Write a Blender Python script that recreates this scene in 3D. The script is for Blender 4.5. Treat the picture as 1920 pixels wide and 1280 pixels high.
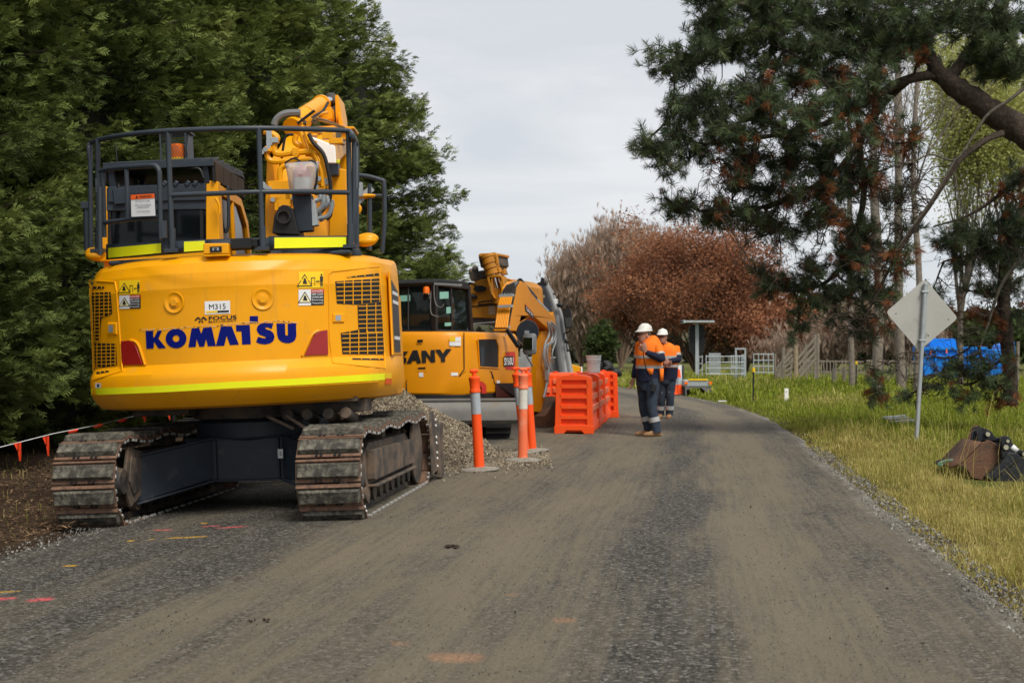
import bpy, bmesh, math, random
import numpy as np
from mathutils import Vector, Matrix
from mathutils.geometry import tessellate_polygon
R = math.radians
PI = math.pi
random.seed(7)
for o in list(bpy.data.objects): bpy.data.objects.remove(o)
SC = bpy.context.scene
COL = SC.collection

# ------------------------------------------------------------------ camera
F, EYE, HZ = 2667.0, 1.30, 666.0          # focal in photo pixels, eye height, horizon row
cam_d = bpy.data.cameras.new('camera'); cam = bpy.data.objects.new('camera', cam_d)
COL.objects.link(cam); SC.camera = cam
cam.location = (0, 0, EYE); cam.rotation_euler = (R(90), 0, 0)
cam_d.sensor_width = 36; cam_d.lens = F / 1920 * 36
cam_d.shift_y = (HZ - 640) / 1920
cam_d.clip_start = 0.1; cam_d.clip_end = 3000
cam_d.dof.use_dof = True; cam_d.dof.focus_distance = 12.3; cam_d.dof.aperture_fstop = 5.0
# ------------------------------------------------------------------ sky
W = bpy.data.worlds.new('World'); SC.world = W; W.use_nodes = True
nt = W.node_tree; N = nt.nodes; L = nt.links
for n in list(N): N.remove(n)
SUN_EL, SUN_AZ = 52, 150          # azimuth clockwise from +Y: behind the camera, to the right
out = N.new('ShaderNodeOutputWorld'); bg = N.new('ShaderNodeBackground')
sky = N.new('ShaderNodeTexSky'); sky.sky_type = 'NISHITA'; sky.sun_disc = False
sky.sun_elevation = R(SUN_EL); sky.sun_rotation = R(SUN_AZ)
tc = N.new('ShaderNodeTexCoord'); mp = N.new('ShaderNodeMapping'); mp.inputs['Scale'].default_value = (1.0, 1.0, 5.5)
mp.inputs['Rotation'].default_value = (R(6), R(-9), 0)
nz = N.new('ShaderNodeTexNoise'); nz.inputs['Scale'].default_value = 2.6; nz.inputs['Detail'].default_value = 7; nz.inputs['Roughness'].default_value = .55
nz.inputs['Distortion'].default_value = .5
cr = N.new('ShaderNodeValToRGB')
cr.color_ramp.elements[0].position = .40; cr.color_ramp.elements[0].color = (.64, .68, .73, 1)
cr.color_ramp.elements[1].position = .60; cr.color_ramp.elements[1].color = (.90, .90, .915, 1)
sep = N.new('ShaderNodeSeparateXYZ')
gr = N.new('ShaderNodeValToRGB')
gr.color_ramp.elements[0].position = 0.0; gr.color_ramp.elements[0].color = (.66, .745, .80, 1)
gr.color_ramp.elements[1].position = .22; gr.color_ramp.elements[1].color = (.86, .87, .90, 1)
mixc = N.new('ShaderNodeMix'); mixc.data_type = 'RGBA'; mixc.inputs['Factor'].default_value = .62
scl = N.new('ShaderNodeVectorMath'); scl.operation = 'SCALE'; scl.inputs['Scale'].default_value = .10
mixs = N.new('ShaderNodeMix'); mixs.data_type = 'RGBA'; mixs.inputs['Factor'].default_value = .93
L.new(tc.outputs['Generated'], mp.inputs['Vector']); L.new(mp.outputs[0], nz.inputs['Vector']); L.new(nz.outputs['Fac'], cr.inputs[0])
L.new(tc.outputs['Generated'], sep.inputs[0]); L.new(sep.outputs['Z'], gr.inputs[0])
L.new(gr.outputs[0], mixc.inputs[6]); L.new(cr.outputs[0], mixc.inputs[7])
L.new(sky.outputs[0], scl.inputs[0]); L.new(scl.outputs[0], mixs.inputs[6]); L.new(mixc.outputs[2], mixs.inputs[7])
L.new(mixs.outputs[2], bg.inputs['Color']); bg.inputs['Strength'].default_value = .80
L.new(bg.outputs[0], out.inputs['Surface'])
sd = bpy.data.lights.new('sun', 'SUN'); sun = bpy.data.objects.new('sun', sd); COL.objects.link(sun)
sd.energy = 2.7; sd.angle = R(22); sd.color = (1, .93, .82)
sun.rotation_euler = (R(90 - SUN_EL), 0, R(180 - SUN_AZ))
SC.view_settings.view_transform = 'Standard'; SC.view_settings.look = 'None'
SC.view_settings.exposure = 0.30; SC.view_settings.gamma = 1
SC.cycles.max_bounces = 8; SC.cycles.transparent_max_bounces = 12

# ------------------------------------------------------------------ helpers
def P(px, py, Y): return Vector(((px - 960) / F * Y, Y, EYE - (py - HZ) / F * Y))
def G(px, py, z=0.0):
    Y = (EYE - z) * F / (py - HZ); return Vector(((px - 960) / F * Y, Y, z))
class Frame:
    def __init__(s, loc, yaw=0, roll=0, pitch=0):
        s.loc = Vector(loc); s.rot = (Matrix.Rotation(R(-yaw), 4, 'Z') @ Matrix.Rotation(R(roll), 4, 'Y') @ Matrix.Rotation(R(pitch), 4, 'X'))
        s.M = Matrix.Translation(s.loc) @ s.rot; s.I = s.M.inverted(); s.o = s.I @ Vector((0, 0, EYE)); s.i3 = s.I.to_3x3()
    def ray(s, px, py): return s.o, s.i3 @ Vector(((px - 960) / F, 1, -(py - HZ) / F))
    def at(s, px, py, y):
        o, d = s.ray(px, py); t = (y - o.y) / d.y; return o + d * t
    def atx(s, px, py, x):
        o, d = s.ray(px, py); t = (x - o.x) / d.x; return o + d * t
    def root(s, name, label, cat, group=None):
        o = bpy.data.objects.new(name, None); COL.objects.link(o); o.empty_display_size = .2
        o.matrix_world = s.M; return tag(o, label, cat, group)
def tag(o, label=None, cat=None, group=None, kind=None):
    if label: o['label'] = label
    if cat: o['category'] = cat
    if group: o['group'] = group
    if kind: o['kind'] = kind
    return o
def smooth_pts(pts, n=4):
    pts = [Vector(p) for p in pts]
    if len(pts) < 3: return pts
    e = [pts[0] * 2 - pts[1]] + pts + [pts[-1] * 2 - pts[-2]]; r = []
    for i in range(1, len(e) - 2):
        a, b, c, d = e[i - 1], e[i], e[i + 1], e[i + 2]
        for k in range(n):
            t = k / n; r.append(.5 * ((2 * b) + (c - a) * t + (2 * a - 5 * b + 4 * c - d) * t * t + (3 * b - a - 3 * c + d) * t ** 3))
    r.append(pts[-1]); return r
class MB:
    def __init__(s): s.v = []; s.f = []; s.m = []; s.sm = []
    def add(s, vs, fs, mi=0, sm=True):
        b = len(s.v); s.v += [tuple(v) for v in vs]; s.f += [tuple(b + i for i in f) for f in fs]; s.m += [mi] * len(fs); s.sm += [sm] * len(fs); return s
    def box(s, c, size, rot=None, mi=0):
        c = Vector(c); h = [x / 2 for x in size]; vs = []
        for x in (-1, 1):
            for y in (-1, 1):
                for z in (-1, 1):
                    v = Vector((x * h[0], y * h[1], z * h[2]))
                    if rot is not None: v = rot @ v
                    vs.append(c + v)
        return s.add(vs, [(0, 1, 3, 2), (4, 6, 7, 5), (0, 4, 5, 1), (2, 3, 7, 6), (0, 2, 6, 4), (1, 5, 7, 3)], mi)
    def bx(s, x0, x1, y0, y1, z0, z1, mi=0): return s.box(((x0 + x1) / 2, (y0 + y1) / 2, (z0 + z1) / 2), (abs(x1 - x0), abs(y1 - y0), abs(z1 - z0)), None, mi)
    def bar(s, a, b, w, h=None, mi=0, up=(0, 0, 1)):
        a = Vector(a); b = Vector(b); h = h or w; d = (b - a); l = d.length; y = d.normalized(); u = Vector(up)
        x = y.cross(u)
        if x.length < 1e-3: x = y.cross(Vector((1, 0, 0)))
        x.normalize(); z = x.cross(y); m = Matrix((x, y, z)).transposed()
        return s.box((a + b) / 2, (w, l, h), m, mi)
    def prism(s, poly, axis, a, b, mi=0, poly2=None):
        def mk(p, t):
            if axis == 'x': return (t, p[0], p[1])
            if axis == 'y': return (p[0], t, p[1])
            return (p[0], p[1], t)
        n = len(poly); q = poly2 or poly
        vs = [mk(p, a) for p in poly] + [mk(p, b) for p in q]
        tr = tessellate_polygon([[Vector((p[0], p[1], 0)) for p in poly]])
        fs = [tuple(t) for t in tr] + [tuple(n + i for i in reversed(t)) for t in tr] + [(i, (i + 1) % n, n + (i + 1) % n, n + i) for i in range(n)]
        return s.add(vs, fs, mi)
    def hull(s, A, B, mi=0):          # two equal-length 3D rings joined and capped
        n = len(A); A = [Vector(p) for p in A]; B = [Vector(p) for p in B]
        return s.add(A + B, [tuple(range(n)), tuple(reversed(range(n, 2 * n)))] + [(i, (i + 1) % n, n + (i + 1) % n, n + i) for i in range(n)], mi)
    def tube(s, pts, r, n=8, sm=0, mi=0):
        pts = smooth_pts(pts, sm) if sm else [Vector(p) for p in pts]; k = len(pts)
        rs = r if isinstance(r, (list, tuple)) else None
        vs = []; fs = []; pu = None
        for i, p in enumerate(pts):
            t = (pts[min(i + 1, k - 1)] - pts[max(i - 1, 0)]).normalized()
            if pu is None:
                pu = t.orthogonal().normalized()
            pu = (pu - t * pu.dot(t)).normalized(); w = t.cross(pu)
            if rs:
                u = i / (k - 1) * (len(rs) - 1); j = min(int(u), len(rs) - 2); q = u - j
                ra, rb = rs[j], rs[j + 1]
                if isinstance(ra, tuple): rr = (ra[0] * (1 - q) + rb[0] * q, ra[1] * (1 - q) + rb[1] * q)
                else: rr = (ra * (1 - q) + rb * q,) * 2
            else: rr = (r, r)
            for a in range(n):
                an = 2 * PI * a / n; vs.append(p + pu * math.cos(an) * rr[0] + w * math.sin(an) * rr[1])
        for i in range(k - 1):
            for a in range(n): fs.append((i * n + a, i * n + (a + 1) % n, (i + 1) * n + (a + 1) % n, (i + 1) * n + a))
        fs.append(tuple(reversed(range(n)))); fs.append(tuple(range((k - 1) * n, k * n)))
        return s.add(vs, fs, mi)
    def cyl(s, a, b, r, r2=None, n=20, mi=0): return s.tube([a, b], [r, r if r2 is None else r2], n, 0, mi)
    def lathe(s, prof, c=(0, 0, 0), axis='z', n=24, mi=0, sc=(1, 1)):
        c = Vector(c); vs = []; fs = []
        for (r, h) in prof:
            for a in range(n):
                an = 2 * PI * a / n; x, y = r * math.cos(an) * sc[0], r * math.sin(an) * sc[1]
                vs.append(c + (Vector((x, y, h)) if axis == 'z' else Vector((x, h, y)) if axis == 'y' else Vector((h, x, y))))
        for i in range(len(prof) - 1):
            for a in range(n): fs.append((i * n + a, i * n + (a + 1) % n, (i + 1) * n + (a + 1) % n, (i + 1) * n + a))
        fs.append(tuple(reversed(range(n)))); fs.append(tuple(range((len(prof) - 1) * n, len(prof) * n)))
        return s.add(vs, fs, mi)
    def ell(s, c, r, rot=None, nu=12, nv=8, mi=0):
        c = Vector(c); vs = []; fs = []
        for i in range(nv + 1):
            th = PI * i / nv
            for a in range(nu):
                an = 2 * PI * a / nu; v = Vector((r[0] * math.sin(th) * math.cos(an), r[1] * math.sin(th) * math.sin(an), r[2] * math.cos(th)))
                vs.append(c + (rot @ v if rot is not None else v))
        for i in range(nv):
            for a in range(nu): fs.append((i * nu + a, (i + 1) * nu + a, (i + 1) * nu + (a + 1) % nu, i * nu + (a + 1) % nu))
        return s.add(vs, fs, mi)
    def loft(s, secs, mi=0, n=16):     # secs: (centre, rx, ry[, u, v[, power]])
        vs = []; fs = []
        for sec in secs:
            c, rx, ry = Vector(sec[0]), sec[1], sec[2]
            u = Vector(sec[3]) if len(sec) > 3 and sec[3] else Vector((1, 0, 0)); v = Vector(sec[4]) if len(sec) > 4 and sec[4] else Vector((0, 1, 0))
            p = sec[5] if len(sec) > 5 else 2.0
            for a in range(n):
                an = 2 * PI * a / n; ca, sa = math.cos(an), math.sin(an)
                ca = math.copysign(abs(ca) ** (2 / p), ca); sa = math.copysign(abs(sa) ** (2 / p), sa)
                vs.append(c + u * rx * ca + v * ry * sa)
        k = len(secs)
        for i in range(k - 1):
            for a in range(n): fs.append((i * n + a, i * n + (a + 1) % n, (i + 1) * n + (a + 1) % n, (i + 1) * n + a))
        fs.append(tuple(reversed(range(n)))); fs.append(tuple(range((k - 1) * n, k * n)))
        return s.add(vs, fs, mi)
    def sheet(s, rows, mi=0, closed=False):
        n = len(rows[0]); vs = [p for r in rows for p in r]; fs = []
        for i in range(len(rows) - 1):
            for a in range(n - 1): fs.append((i * n + a, i * n + a + 1, (i + 1) * n + a + 1, (i + 1) * n + a))
        return s.add(vs, fs, mi)
    def build(s, name, mats, parent=None, bevel=0, angle=38, solid=0, label=None, fixn=True):
        me = bpy.data.meshes.new(name); me.from_pydata(s.v, [], s.f)
        for m in (mats if isinstance(mats, (list, tuple)) else [mats]): me.materials.append(m)
        me.polygons.foreach_set('material_index', s.m)
        if fixn:
            bm = bmesh.new(); bm.from_mesh(me); bmesh.ops.recalc_face_normals(bm, faces=bm.faces); bm.to_mesh(me); bm.free()
        me.polygons.foreach_set('use_smooth', [True] * len(me.polygons)); me.set_sharp_from_angle(angle=R(angle)); me.update()
        o = bpy.data.objects.new(name, me); COL.objects.link(o)
        if parent: o.parent = parent
        if solid:
            md = o.modifiers.new('thick', 'SOLIDIFY'); md.thickness = solid; md.offset = 0
        if bevel:
            md = o.modifiers.new('bevel', 'BEVEL'); md.width = bevel; md.segments = 2; md.limit_method = 'ANGLE'; md.angle_limit = R(35); md.harden_normals = True
        if label: o['label'] = label
        return o
def npmesh(name, V, Fc, mats, parent=None, mi=None, tint=None, smooth=False, uv=None, extra=None):
    V = np.asarray(V, dtype=np.float32); Fc = np.asarray(Fc, dtype=np.int32); k = Fc.shape[1]
    me = bpy.data.meshes.new(name); me.vertices.add(len(V)); me.vertices.foreach_set('co', V.ravel())
    me.loops.add(Fc.size); me.loops.foreach_set('vertex_index', Fc.ravel())
    me.polygons.add(len(Fc)); me.polygons.foreach_set('loop_start', np.arange(0, Fc.size, k, dtype=np.int32))
    me.polygons.foreach_set('loop_total', np.full(len(Fc), k, dtype=np.int32))
    if mi is not None: me.polygons.foreach_set('material_index', np.asarray(mi, dtype=np.int32))
    me.polygons.foreach_set('use_smooth', np.full(len(Fc), smooth, dtype=bool))
    for m in (mats if isinstance(mats, (list, tuple)) else [mats]): me.materials.append(m)
    me.update(calc_edges=True)
    for nm, arr in ([('tint', tint)] if tint is not None else []) + list((extra or {}).items()):
        a = me.attributes.new(nm, 'FLOAT', 'POINT'); a.data.foreach_set('value', np.asarray(arr, dtype=np.float32))
    if uv is not None:
        l = me.uv_layers.new(name='UVMap'); l.data.foreach_set('uv', np.asarray(uv, dtype=np.float32)[Fc.ravel()].ravel())
    o = bpy.data.objects.new(name, me); COL.objects.link(o)
    if parent: o.parent = parent
    return o
def copy_tree(o, parent=None):
    c = o.copy(); COL.objects.link(c)
    if parent: c.parent = parent
    for ch in [x for x in o.children]: copy_tree(ch, c)
    return c

# ------------------------------------------------------------------ materials
def new_mat(name):
    m = bpy.data.materials.new(name); m.use_nodes = True; t = m.node_tree
    return m, t.nodes, t.links, t.nodes['Principled BSDF']
def mat(name, col, rough=.5, metal=0, var=.12, vscale=3, dirt=None, dscale=4, damt=.5, bump=0, bscale=40, coat=0, spec=None, emit=None, streak=None):
    m, N, L, b = new_mat(name)
    b.inputs['Roughness'].default_value = rough; b.inputs['Metallic'].default_value = metal
    if spec is None and not metal: spec = .32
    if spec is not None: b.inputs['Specular IOR Level'].default_value = spec
    if coat: b.inputs['Coat Weight'].default_value = coat; b.inputs['Coat Roughness'].default_value = .15
    tc = N.new('ShaderNodeTexCoord')
    nz = N.new('ShaderNodeTexNoise'); nz.inputs['Scale'].default_value = vscale; nz.inputs['Detail'].default_value = 6; nz.inputs['Roughness'].default_value = .65
    L.new(tc.outputs['Object'], nz.inputs['Vector'])
    r = N.new('ShaderNodeValToRGB'); c = col
    r.color_ramp.elements[0].position = .3; r.color_ramp.elements[0].color = tuple(x * (1 - var) for x in c) + (1,)
    r.color_ramp.elements[1].position = .7; r.color_ramp.elements[1].color = tuple(min(1, x * (1 + var)) for x in c) + (1,)
    L.new(nz.outputs['Fac'], r.inputs[0]); last = r.outputs[0]
    if dirt:
        n2 = N.new('ShaderNodeTexNoise'); n2.inputs['Scale'].default_value = dscale; n2.inputs['Detail'].default_value = 9; n2.inputs['Roughness'].default_value = .7
        L.new(tc.outputs['Object'], n2.inputs['Vector'])
        r2 = N.new('ShaderNodeValToRGB'); e = r2.color_ramp.elements
        e[0].position = max(0, .78 - damt * .5); e[0].color = (0, 0, 0, 1); e[1].position = min(1, .95 - damt * .45); e[1].color = (1, 1, 1, 1)
        L.new(n2.outputs['Fac'], r2.inputs[0]); mx = N.new('ShaderNodeMix'); mx.data_type = 'RGBA'
        L.new(r2.outputs[0], mx.inputs[0]); L.new(last, mx.inputs[6]); mx.inputs[7].default_value = tuple(dirt) + (1,); last = mx.outputs[2]
        ml = N.new('ShaderNodeMapRange'); ml.inputs[3].default_value = rough; ml.inputs[4].default_value = .85
        L.new(r2.outputs[0], ml.inputs[0]); L.new(ml.outputs[0], b.inputs['Roughness'])
    if streak:
        mp_ = N.new('ShaderNodeMapping'); mp_.inputs['Scale'].default_value = (9, 9, .8); L.new(tc.outputs['Object'], mp_.inputs[0]); n4 = N.new('ShaderNodeTexNoise'); n4.inputs['Scale'].default_value = 1.6; n4.inputs['Detail'].default_value = 8; n4.inputs['Roughness'].default_value = .75
        L.new(mp_.outputs[0], n4.inputs['Vector']); r4 = N.new('ShaderNodeValToRGB'); r4.color_ramp.elements[0].position = .56; r4.color_ramp.elements[0].color = (0, 0, 0, 1); r4.color_ramp.elements[1].position = .82; r4.color_ramp.elements[1].color = (.5, .5, .5, 1)
        L.new(n4.outputs['Fac'], r4.inputs[0]); m4 = N.new('ShaderNodeMix'); m4.data_type = 'RGBA'; L.new(r4.outputs[0], m4.inputs[0]); L.new(last, m4.inputs[6]); m4.inputs[7].default_value = tuple(streak) + (1,); last = m4.outputs[2]
    L.new(last, b.inputs['Base Color'])
    if bump:
        n3 = N.new('ShaderNodeTexNoise'); n3.inputs['Scale'].default_value = bscale; n3.inputs['Detail'].default_value = 5
        L.new(tc.outputs['Object'], n3.inputs['Vector']); bp = N.new('ShaderNodeBump'); bp.inputs['Strength'].default_value = bump; bp.inputs['Distance'].default_value = .02
        L.new(n3.outputs['Fac'], bp.inputs['Height']); L.new(bp.outputs[0], b.inputs['Normal'])
    if emit: b.inputs['Emission Color'].default_value = tuple(emit) + (1,); b.inputs['Emission Strength'].default_value = 1
    return m
def tint_mat(name, stops, rough=.6, trans=.25, spec=.25, attr='tint', dry=None):
    m, N, L, b = new_mat(name); b.inputs['Roughness'].default_value = rough; b.inputs['Specular IOR Level'].default_value = spec
    a = N.new('ShaderNodeAttribute'); a.attribute_name = attr; r = N.new('ShaderNodeValToRGB'); r.color_ramp.interpolation = 'LINEAR'
    e = r.color_ramp.elements
    while len(e) < len(stops): e.new(.5)
    for i, (p, c) in enumerate(stops): e[i].position = p; e[i].color = tuple(c) + (1,)
    L.new(a.outputs['Fac'], r.inputs[0]); col = r.outputs[0]
    if dry:
        a2 = N.new('ShaderNodeAttribute'); a2.attribute_name = 'dry'; r2 = N.new('ShaderNodeValToRGB'); e = r2.color_ramp.elements
        while len(e) < len(dry): e.new(.5)
        for i, (p, c) in enumerate(dry): e[i].position = p; e[i].color = tuple(c) + (1,)
        L.new(a.outputs['Fac'], r2.inputs[0]); mx = N.new('ShaderNodeMix'); mx.data_type = 'RGBA'
        L.new(a2.outputs['Fac'], mx.inputs[0]); L.new(col, mx.inputs[6]); L.new(r2.outputs[0], mx.inputs[7]); col = mx.outputs[2]
    L.new(col, b.inputs['Base Color'])
    if trans:
        t = N.new('ShaderNodeBsdfTranslucent'); L.new(col, t.inputs['Color']); mxs = N.new('ShaderNodeMixShader'); mxs.inputs[0].default_value = trans
        o = [n for n in N if n.type == 'OUTPUT_MATERIAL'][0]; L.new(b.outputs[0], mxs.inputs[1]); L.new(t.outputs[0], mxs.inputs[2]); L.new(mxs.outputs[0], o.inputs['Surface'])
    return m
DUST = (.20, .165, .12)
M = {}
M['yellow'] = mat('excavator_yellow_paint', (.80, .340, .001), .40, 0, .06, 1.5, dirt=(.52, .27, .05), dscale=5, damt=.34, coat=.06, spec=.28, streak=(.30, .17, .05))
M['yellow_worn'] = mat('worn_yellow_paint', (.50, .20, .012), .55, 0, .15, 2.0, dirt=(.20, .12, .045), dscale=4, damt=.55)
M['yellow_b'] = mat('orange_yellow_paint', (.72, .27, .003), .4, 0, .07, 1.5, dirt=(.40, .20, .03), dscale=6, damt=.2, coat=.05, spec=.28)
M['lime'] = mat('lime_reflective_tape', (.80, .82, .012), .35, 0, .04, 6)
M['navy'] = mat('navy_grey_paint', (.026, .035, .048), .42, 0, .15, 3, dirt=(.11, .10, .085), dscale=6, damt=.4)
M['rail'] = mat('blue_grey_tube_paint', (.034, .044, .056), .38, 0, .12, 5, dirt=(.14, .14, .13), dscale=12, damt=.25)
M['black'] = mat('black_plastic', (.012, .012, .013), .5, 0, .2, 5)
M['rubber'] = mat('black_rubber', (.02, .02, .02), .75, 0, .3, 8, dirt=(.09, .08, .065), damt=.4, bump=.3)
M['pad'] = mat('track_rubber_pad', (.048, .045, .038), .85, 0, .3, 12, dirt=(.17, .16, .125), dscale=16, damt=.66, bump=.6, bscale=30)
M['shoe'] = mat('rusty_track_steel', (.17, .095, .06), .75, .1, .35, 7, dirt=(.05, .035, .028), dscale=9, damt=.55, bump=.4)
M['frame'] = mat('dusty_dark_steel', (.05, .048, .047), .6, 0, .25, 4, dirt=(.16, .115, .08), dscale=4, damt=.72, bump=.2)
M['shiny'] = mat('bright_worn_steel', (.5, .5, .48), .4, .6, .2, 20)
M['chrome'] = mat('chrome_rod', (.75, .77, .8), .12, 1, .03, 5)
M['glassd'] = mat('dark_cab_glass', (.004, .006, .007), .10, 0, .1, 2, spec=.22)
M['red'] = mat('red_reflector', (.30, .012, .010), .25, 0, .1, 9, coat=.6)
M['blue'] = mat('blue_vinyl_letters', (.001, .006, .14), .5, 0, .08, 8, spec=.12)
M['white'] = mat('white_vinyl', (.72, .73, .74), .45, 0, .05, 5)
M['whitep'] = mat('white_plastic', (.92, .91, .88), .4, 0, .04, 5, dirt=(.5, .45, .36), damt=.2)
M['ink'] = mat('black_ink', (.015, .015, .016), .5, 0, .1, 5)
M['stick_y'] = mat('yellow_sticker', (.80, .52, .01), .4, 0, .04, 5)
M['stick_r'] = mat('red_sticker', (.55, .03, .02), .4, 0, .04, 5)
M['stick_o'] = mat('orange_sticker', (.85, .13, .02), .4, 0, .04, 5)
M['cream'] = mat('cream_sticker', (.75, .68, .40), .5, 0, .04, 5)
M['amber'] = mat('amber_lens', (.85, .17, .01), .2, 0, .1, 9, coat=.5)
M['orange'] = mat('orange_plastic', (.90, .085, .008), .5, 0, .05, 3, dirt=(.50, .17, .09), dscale=5, damt=.4, streak=(.45, .22, .14))
M['orange_s'] = mat('sun_faded_orange_plastic', (.82, .17, .07), .5, 0, .08, 4, dirt=(.66, .38, .27), dscale=5, damt=.55)
M['refl'] = mat('silver_reflective_band', (.40, .44, .48), .35, .2, .1, 12)
M['reflw'] = mat('pale_reflective_band', (.62, .60, .54), .4, 0, .12, 9)
M['concrete'] = mat('recycled_base_rubber', (.27, .25, .21), .85, 0, .3, 9, dirt=(.10, .09, .08), damt=.5, bump=.5)
M['galv'] = mat('galvanised_steel', (.38, .42, .44), .45, .35, .15, 10)
M['galv2'] = mat('pale_galvanised_steel', (.36, .40, .42), .5, .15, .12, 8)
M['alu'] = mat('bare_aluminium_sign_back', (.40, .40, .375), .5, .12, .10, 2.5, dirt=(.22, .21, .19), dscale=2.0, damt=.42)
M['rust'] = mat('rusty_bucket_steel', (.13, .062, .032), .7, .1, .35, 5, dirt=(.045, .038, .034), dscale=4, damt=.6, bump=.4)
M['blk_steel'] = mat('black_painted_steel', (.018, .020, .025), .45, 0, .3, 5, dirt=(.10, .085, .07), dscale=5, damt=.4, bump=.15)
M['bin'] = mat('blue_bin_paint', (.005, .20, .70), .45, 0, .1, 2, dirt=(.02, .09, .25), dscale=3, damt=.35)
M['wood'] = mat('grey_weathered_wood', (.20, .175, .14), .85, 0, .3, 8, bump=.3)
M['woodp'] = mat('pale_weathered_post', (.30, .235, .16), .85, 0, .25, 8, bump=.3)
M['bark'] = mat('dark_pine_bark', (.045, .033, .025), .9, 0, .45, 9, dirt=(.10, .075, .055), dscale=14, damt=.6, bump=1, bscale=18)
M['barkg'] = mat('grey_bark', (.20, .17, .14), .9, 0, .35, 7, dirt=(.10, .085, .07), dscale=8, damt=.5, bump=.7, bscale=18)
M['barkt'] = mat('brown_twig_bark', (.13, .085, .06), .9, 0, .3, 5)
M['greyp'] = mat('grey_truck_paint', (.30, .31, .31), .45, 0, .12, 3, dirt=(.18, .165, .14), damt=.35)
M['greyd'] = mat('dark_grey_rubber_hose', (.16, .165, .17), .5, 0, .15, 4)
M['bag'] = None
def glass_mat(name, col, fac, rough=.05):
    m, N, L, b = new_mat(name); b.inputs['Base Color'].default_value = tuple(col) + (1,); b.inputs['Roughness'].default_value = rough
    t = N.new('ShaderNodeBsdfTransparent'); t.inputs[0].default_value = (.8, .85, .85, 1); mx = N.new('ShaderNodeMixShader'); mx.inputs[0].default_value = fac
    o = [n for n in N if n.type == 'OUTPUT_MATERIAL'][0]; L.new(b.outputs[0], mx.inputs[1]); L.new(t.outputs[0], mx.inputs[2]); L.new(mx.outputs[0], o.inputs['Surface']); return m
M['glass'] = glass_mat('tinted_window_glass', (.012, .018, .018), .55)
M['bag'] = glass_mat('cloudy_plastic_bag', (.62, .60, .60), .52, .3)
M['wrap'] = glass_mat('clear_plastic_wrap', (.35, .42, .42), .72, .2)

# text as flat triangles inside the unit square
_tx = {}
def text2d(sx, bold=0.0, sp=1.0):
    k = (sx, bold, sp)
    if k not in _tx:
        c = bpy.data.curves.new('t', 'FONT'); c.body = sx; c.offset = bold; c.space_character = sp; c.resolution_u = 4
        o = bpy.data.objects.new('t', c); COL.objects.link(o); dg = bpy.context.evaluated_depsgraph_get(); dg.update()
        me = bpy.data.meshes.new_from_object(o.evaluated_get(dg)); vs = [(v.co.x, v.co.y) for v in me.vertices]; fs = [tuple(p.vertices) for p in me.polygons]
        bpy.data.objects.remove(o); bpy.data.meshes.remove(me)
        xs = [v[0] for v in vs]; ys = [v[1] for v in vs]; x0, x1, y0, y1 = min(xs), max(xs), min(ys), max(ys)
        _tx[k] = ([((x - x0) / (x1 - x0), (y - y0) / (y1 - y0)) for x, y in vs], fs)
    return _tx[k]
def quad_map(tl, tr, br, bl):
    def f(u, v):   # v up
        return ((tl[0] * (1 - u) + tr[0] * u) * v + (bl[0] * (1 - u) + br[0] * u) * (1 - v), (tl[1] * (1 - u) + tr[1] * u) * v + (bl[1] * (1 - u) + br[1] * u) * (1 - v))
    return f
def rect(x0, y0, x1, y1, sl=0):    # pixel rect with slope sl (rise of y per x)
    d = (x1 - x0) * sl; return ((x0, y0), (x1, y0 + d), (x1, y1 + d), (x0, y1))
def decal_text(mb, sx, quad, proj, bold=0.0, mi=0, sp=1.0):
    vs, fs = text2d(sx, bold, sp); q = quad_map(*quad); mb.add([proj(*q(u, v)) for u, v in vs], fs, mi); return mb
def decal_poly(mb, poly, proj, mi=0):
    tr = tessellate_polygon([[Vector((p[0], p[1], 0)) for p in poly]]); mb.add([proj(*p) for p in poly], [tuple(t) for t in tr], mi); return mb
def decal_quad(mb, quad, proj, nx=4, ny=2, mi=0):
    q = quad_map(*quad); mb.sheet([[proj(*q(i / nx, j / ny)) for i in range(nx + 1)] for j in range(ny + 1)], mi); return mb
# ------------------------------------------------------------------ ground and road (the setting)
def sstep(a, b, x): t = np.clip((x - a) / (b - a), 0, 1); return t * t * (3 - 2 * t)
def gz(x, y):       # ground height: the shoulder falls away to the left under the large excavator
    x = np.asarray(x, float); y = np.asarray(y, float)
    d = np.clip(-1.15 - x, 0, 2.6) * sstep(26, 18, y)
    return -0.040 * d
RE = [(-20, .6), (0, 2.0), (5, 2.30), (7.3, 2.62), (11, 3.06), (13.1, 3.36), (17, 3.85), (23.3, 4.70), (30.4, 5.45), (36.9, 5.75), (43.9, 5.65), (51.7, 5.2), (58.8, 4.3), (69, 2.2), (80, -1.2), (100, -9)]
LE = [(-20, -6.0), (0, -4.5), (9.4, -3.62), (14, -3.08), (22, -2.6), (30, -2.2), (40, -2.0), (51.7, -2.4), (58.8, -3.3), (69, -5.6), (80, -9.0), (100, -17)]
def road_r(y): return np.interp(y, [a for a, b in RE], [b for a, b in RE])
def road_l(y): return np.interp(y, [a for a, b in LE], [b for a, b in LE])
def fnoise(x, y, s=1.0, seed=0):
    v = 0
    rr = np.random.RandomState(seed)
    for k in range(7):
        a = rr.uniform(0, 2 * PI); fq = s * (1.35 ** k) * rr.uniform(.8, 1.2); ph = rr.uniform(0, 6.28)
        v = v + np.sin((x * math.cos(a) + y * math.sin(a)) * fq + ph + 1.3 * np.sin((x * math.sin(a) - y * math.cos(a)) * fq * .7 + ph * 2)) / (1 + .35 * k)
    return v / 3.2
ys = np.concatenate([np.arange(-20, 45, .5), np.arange(45, 130, 2.5), np.arange(130, 1500, 60)])
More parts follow.
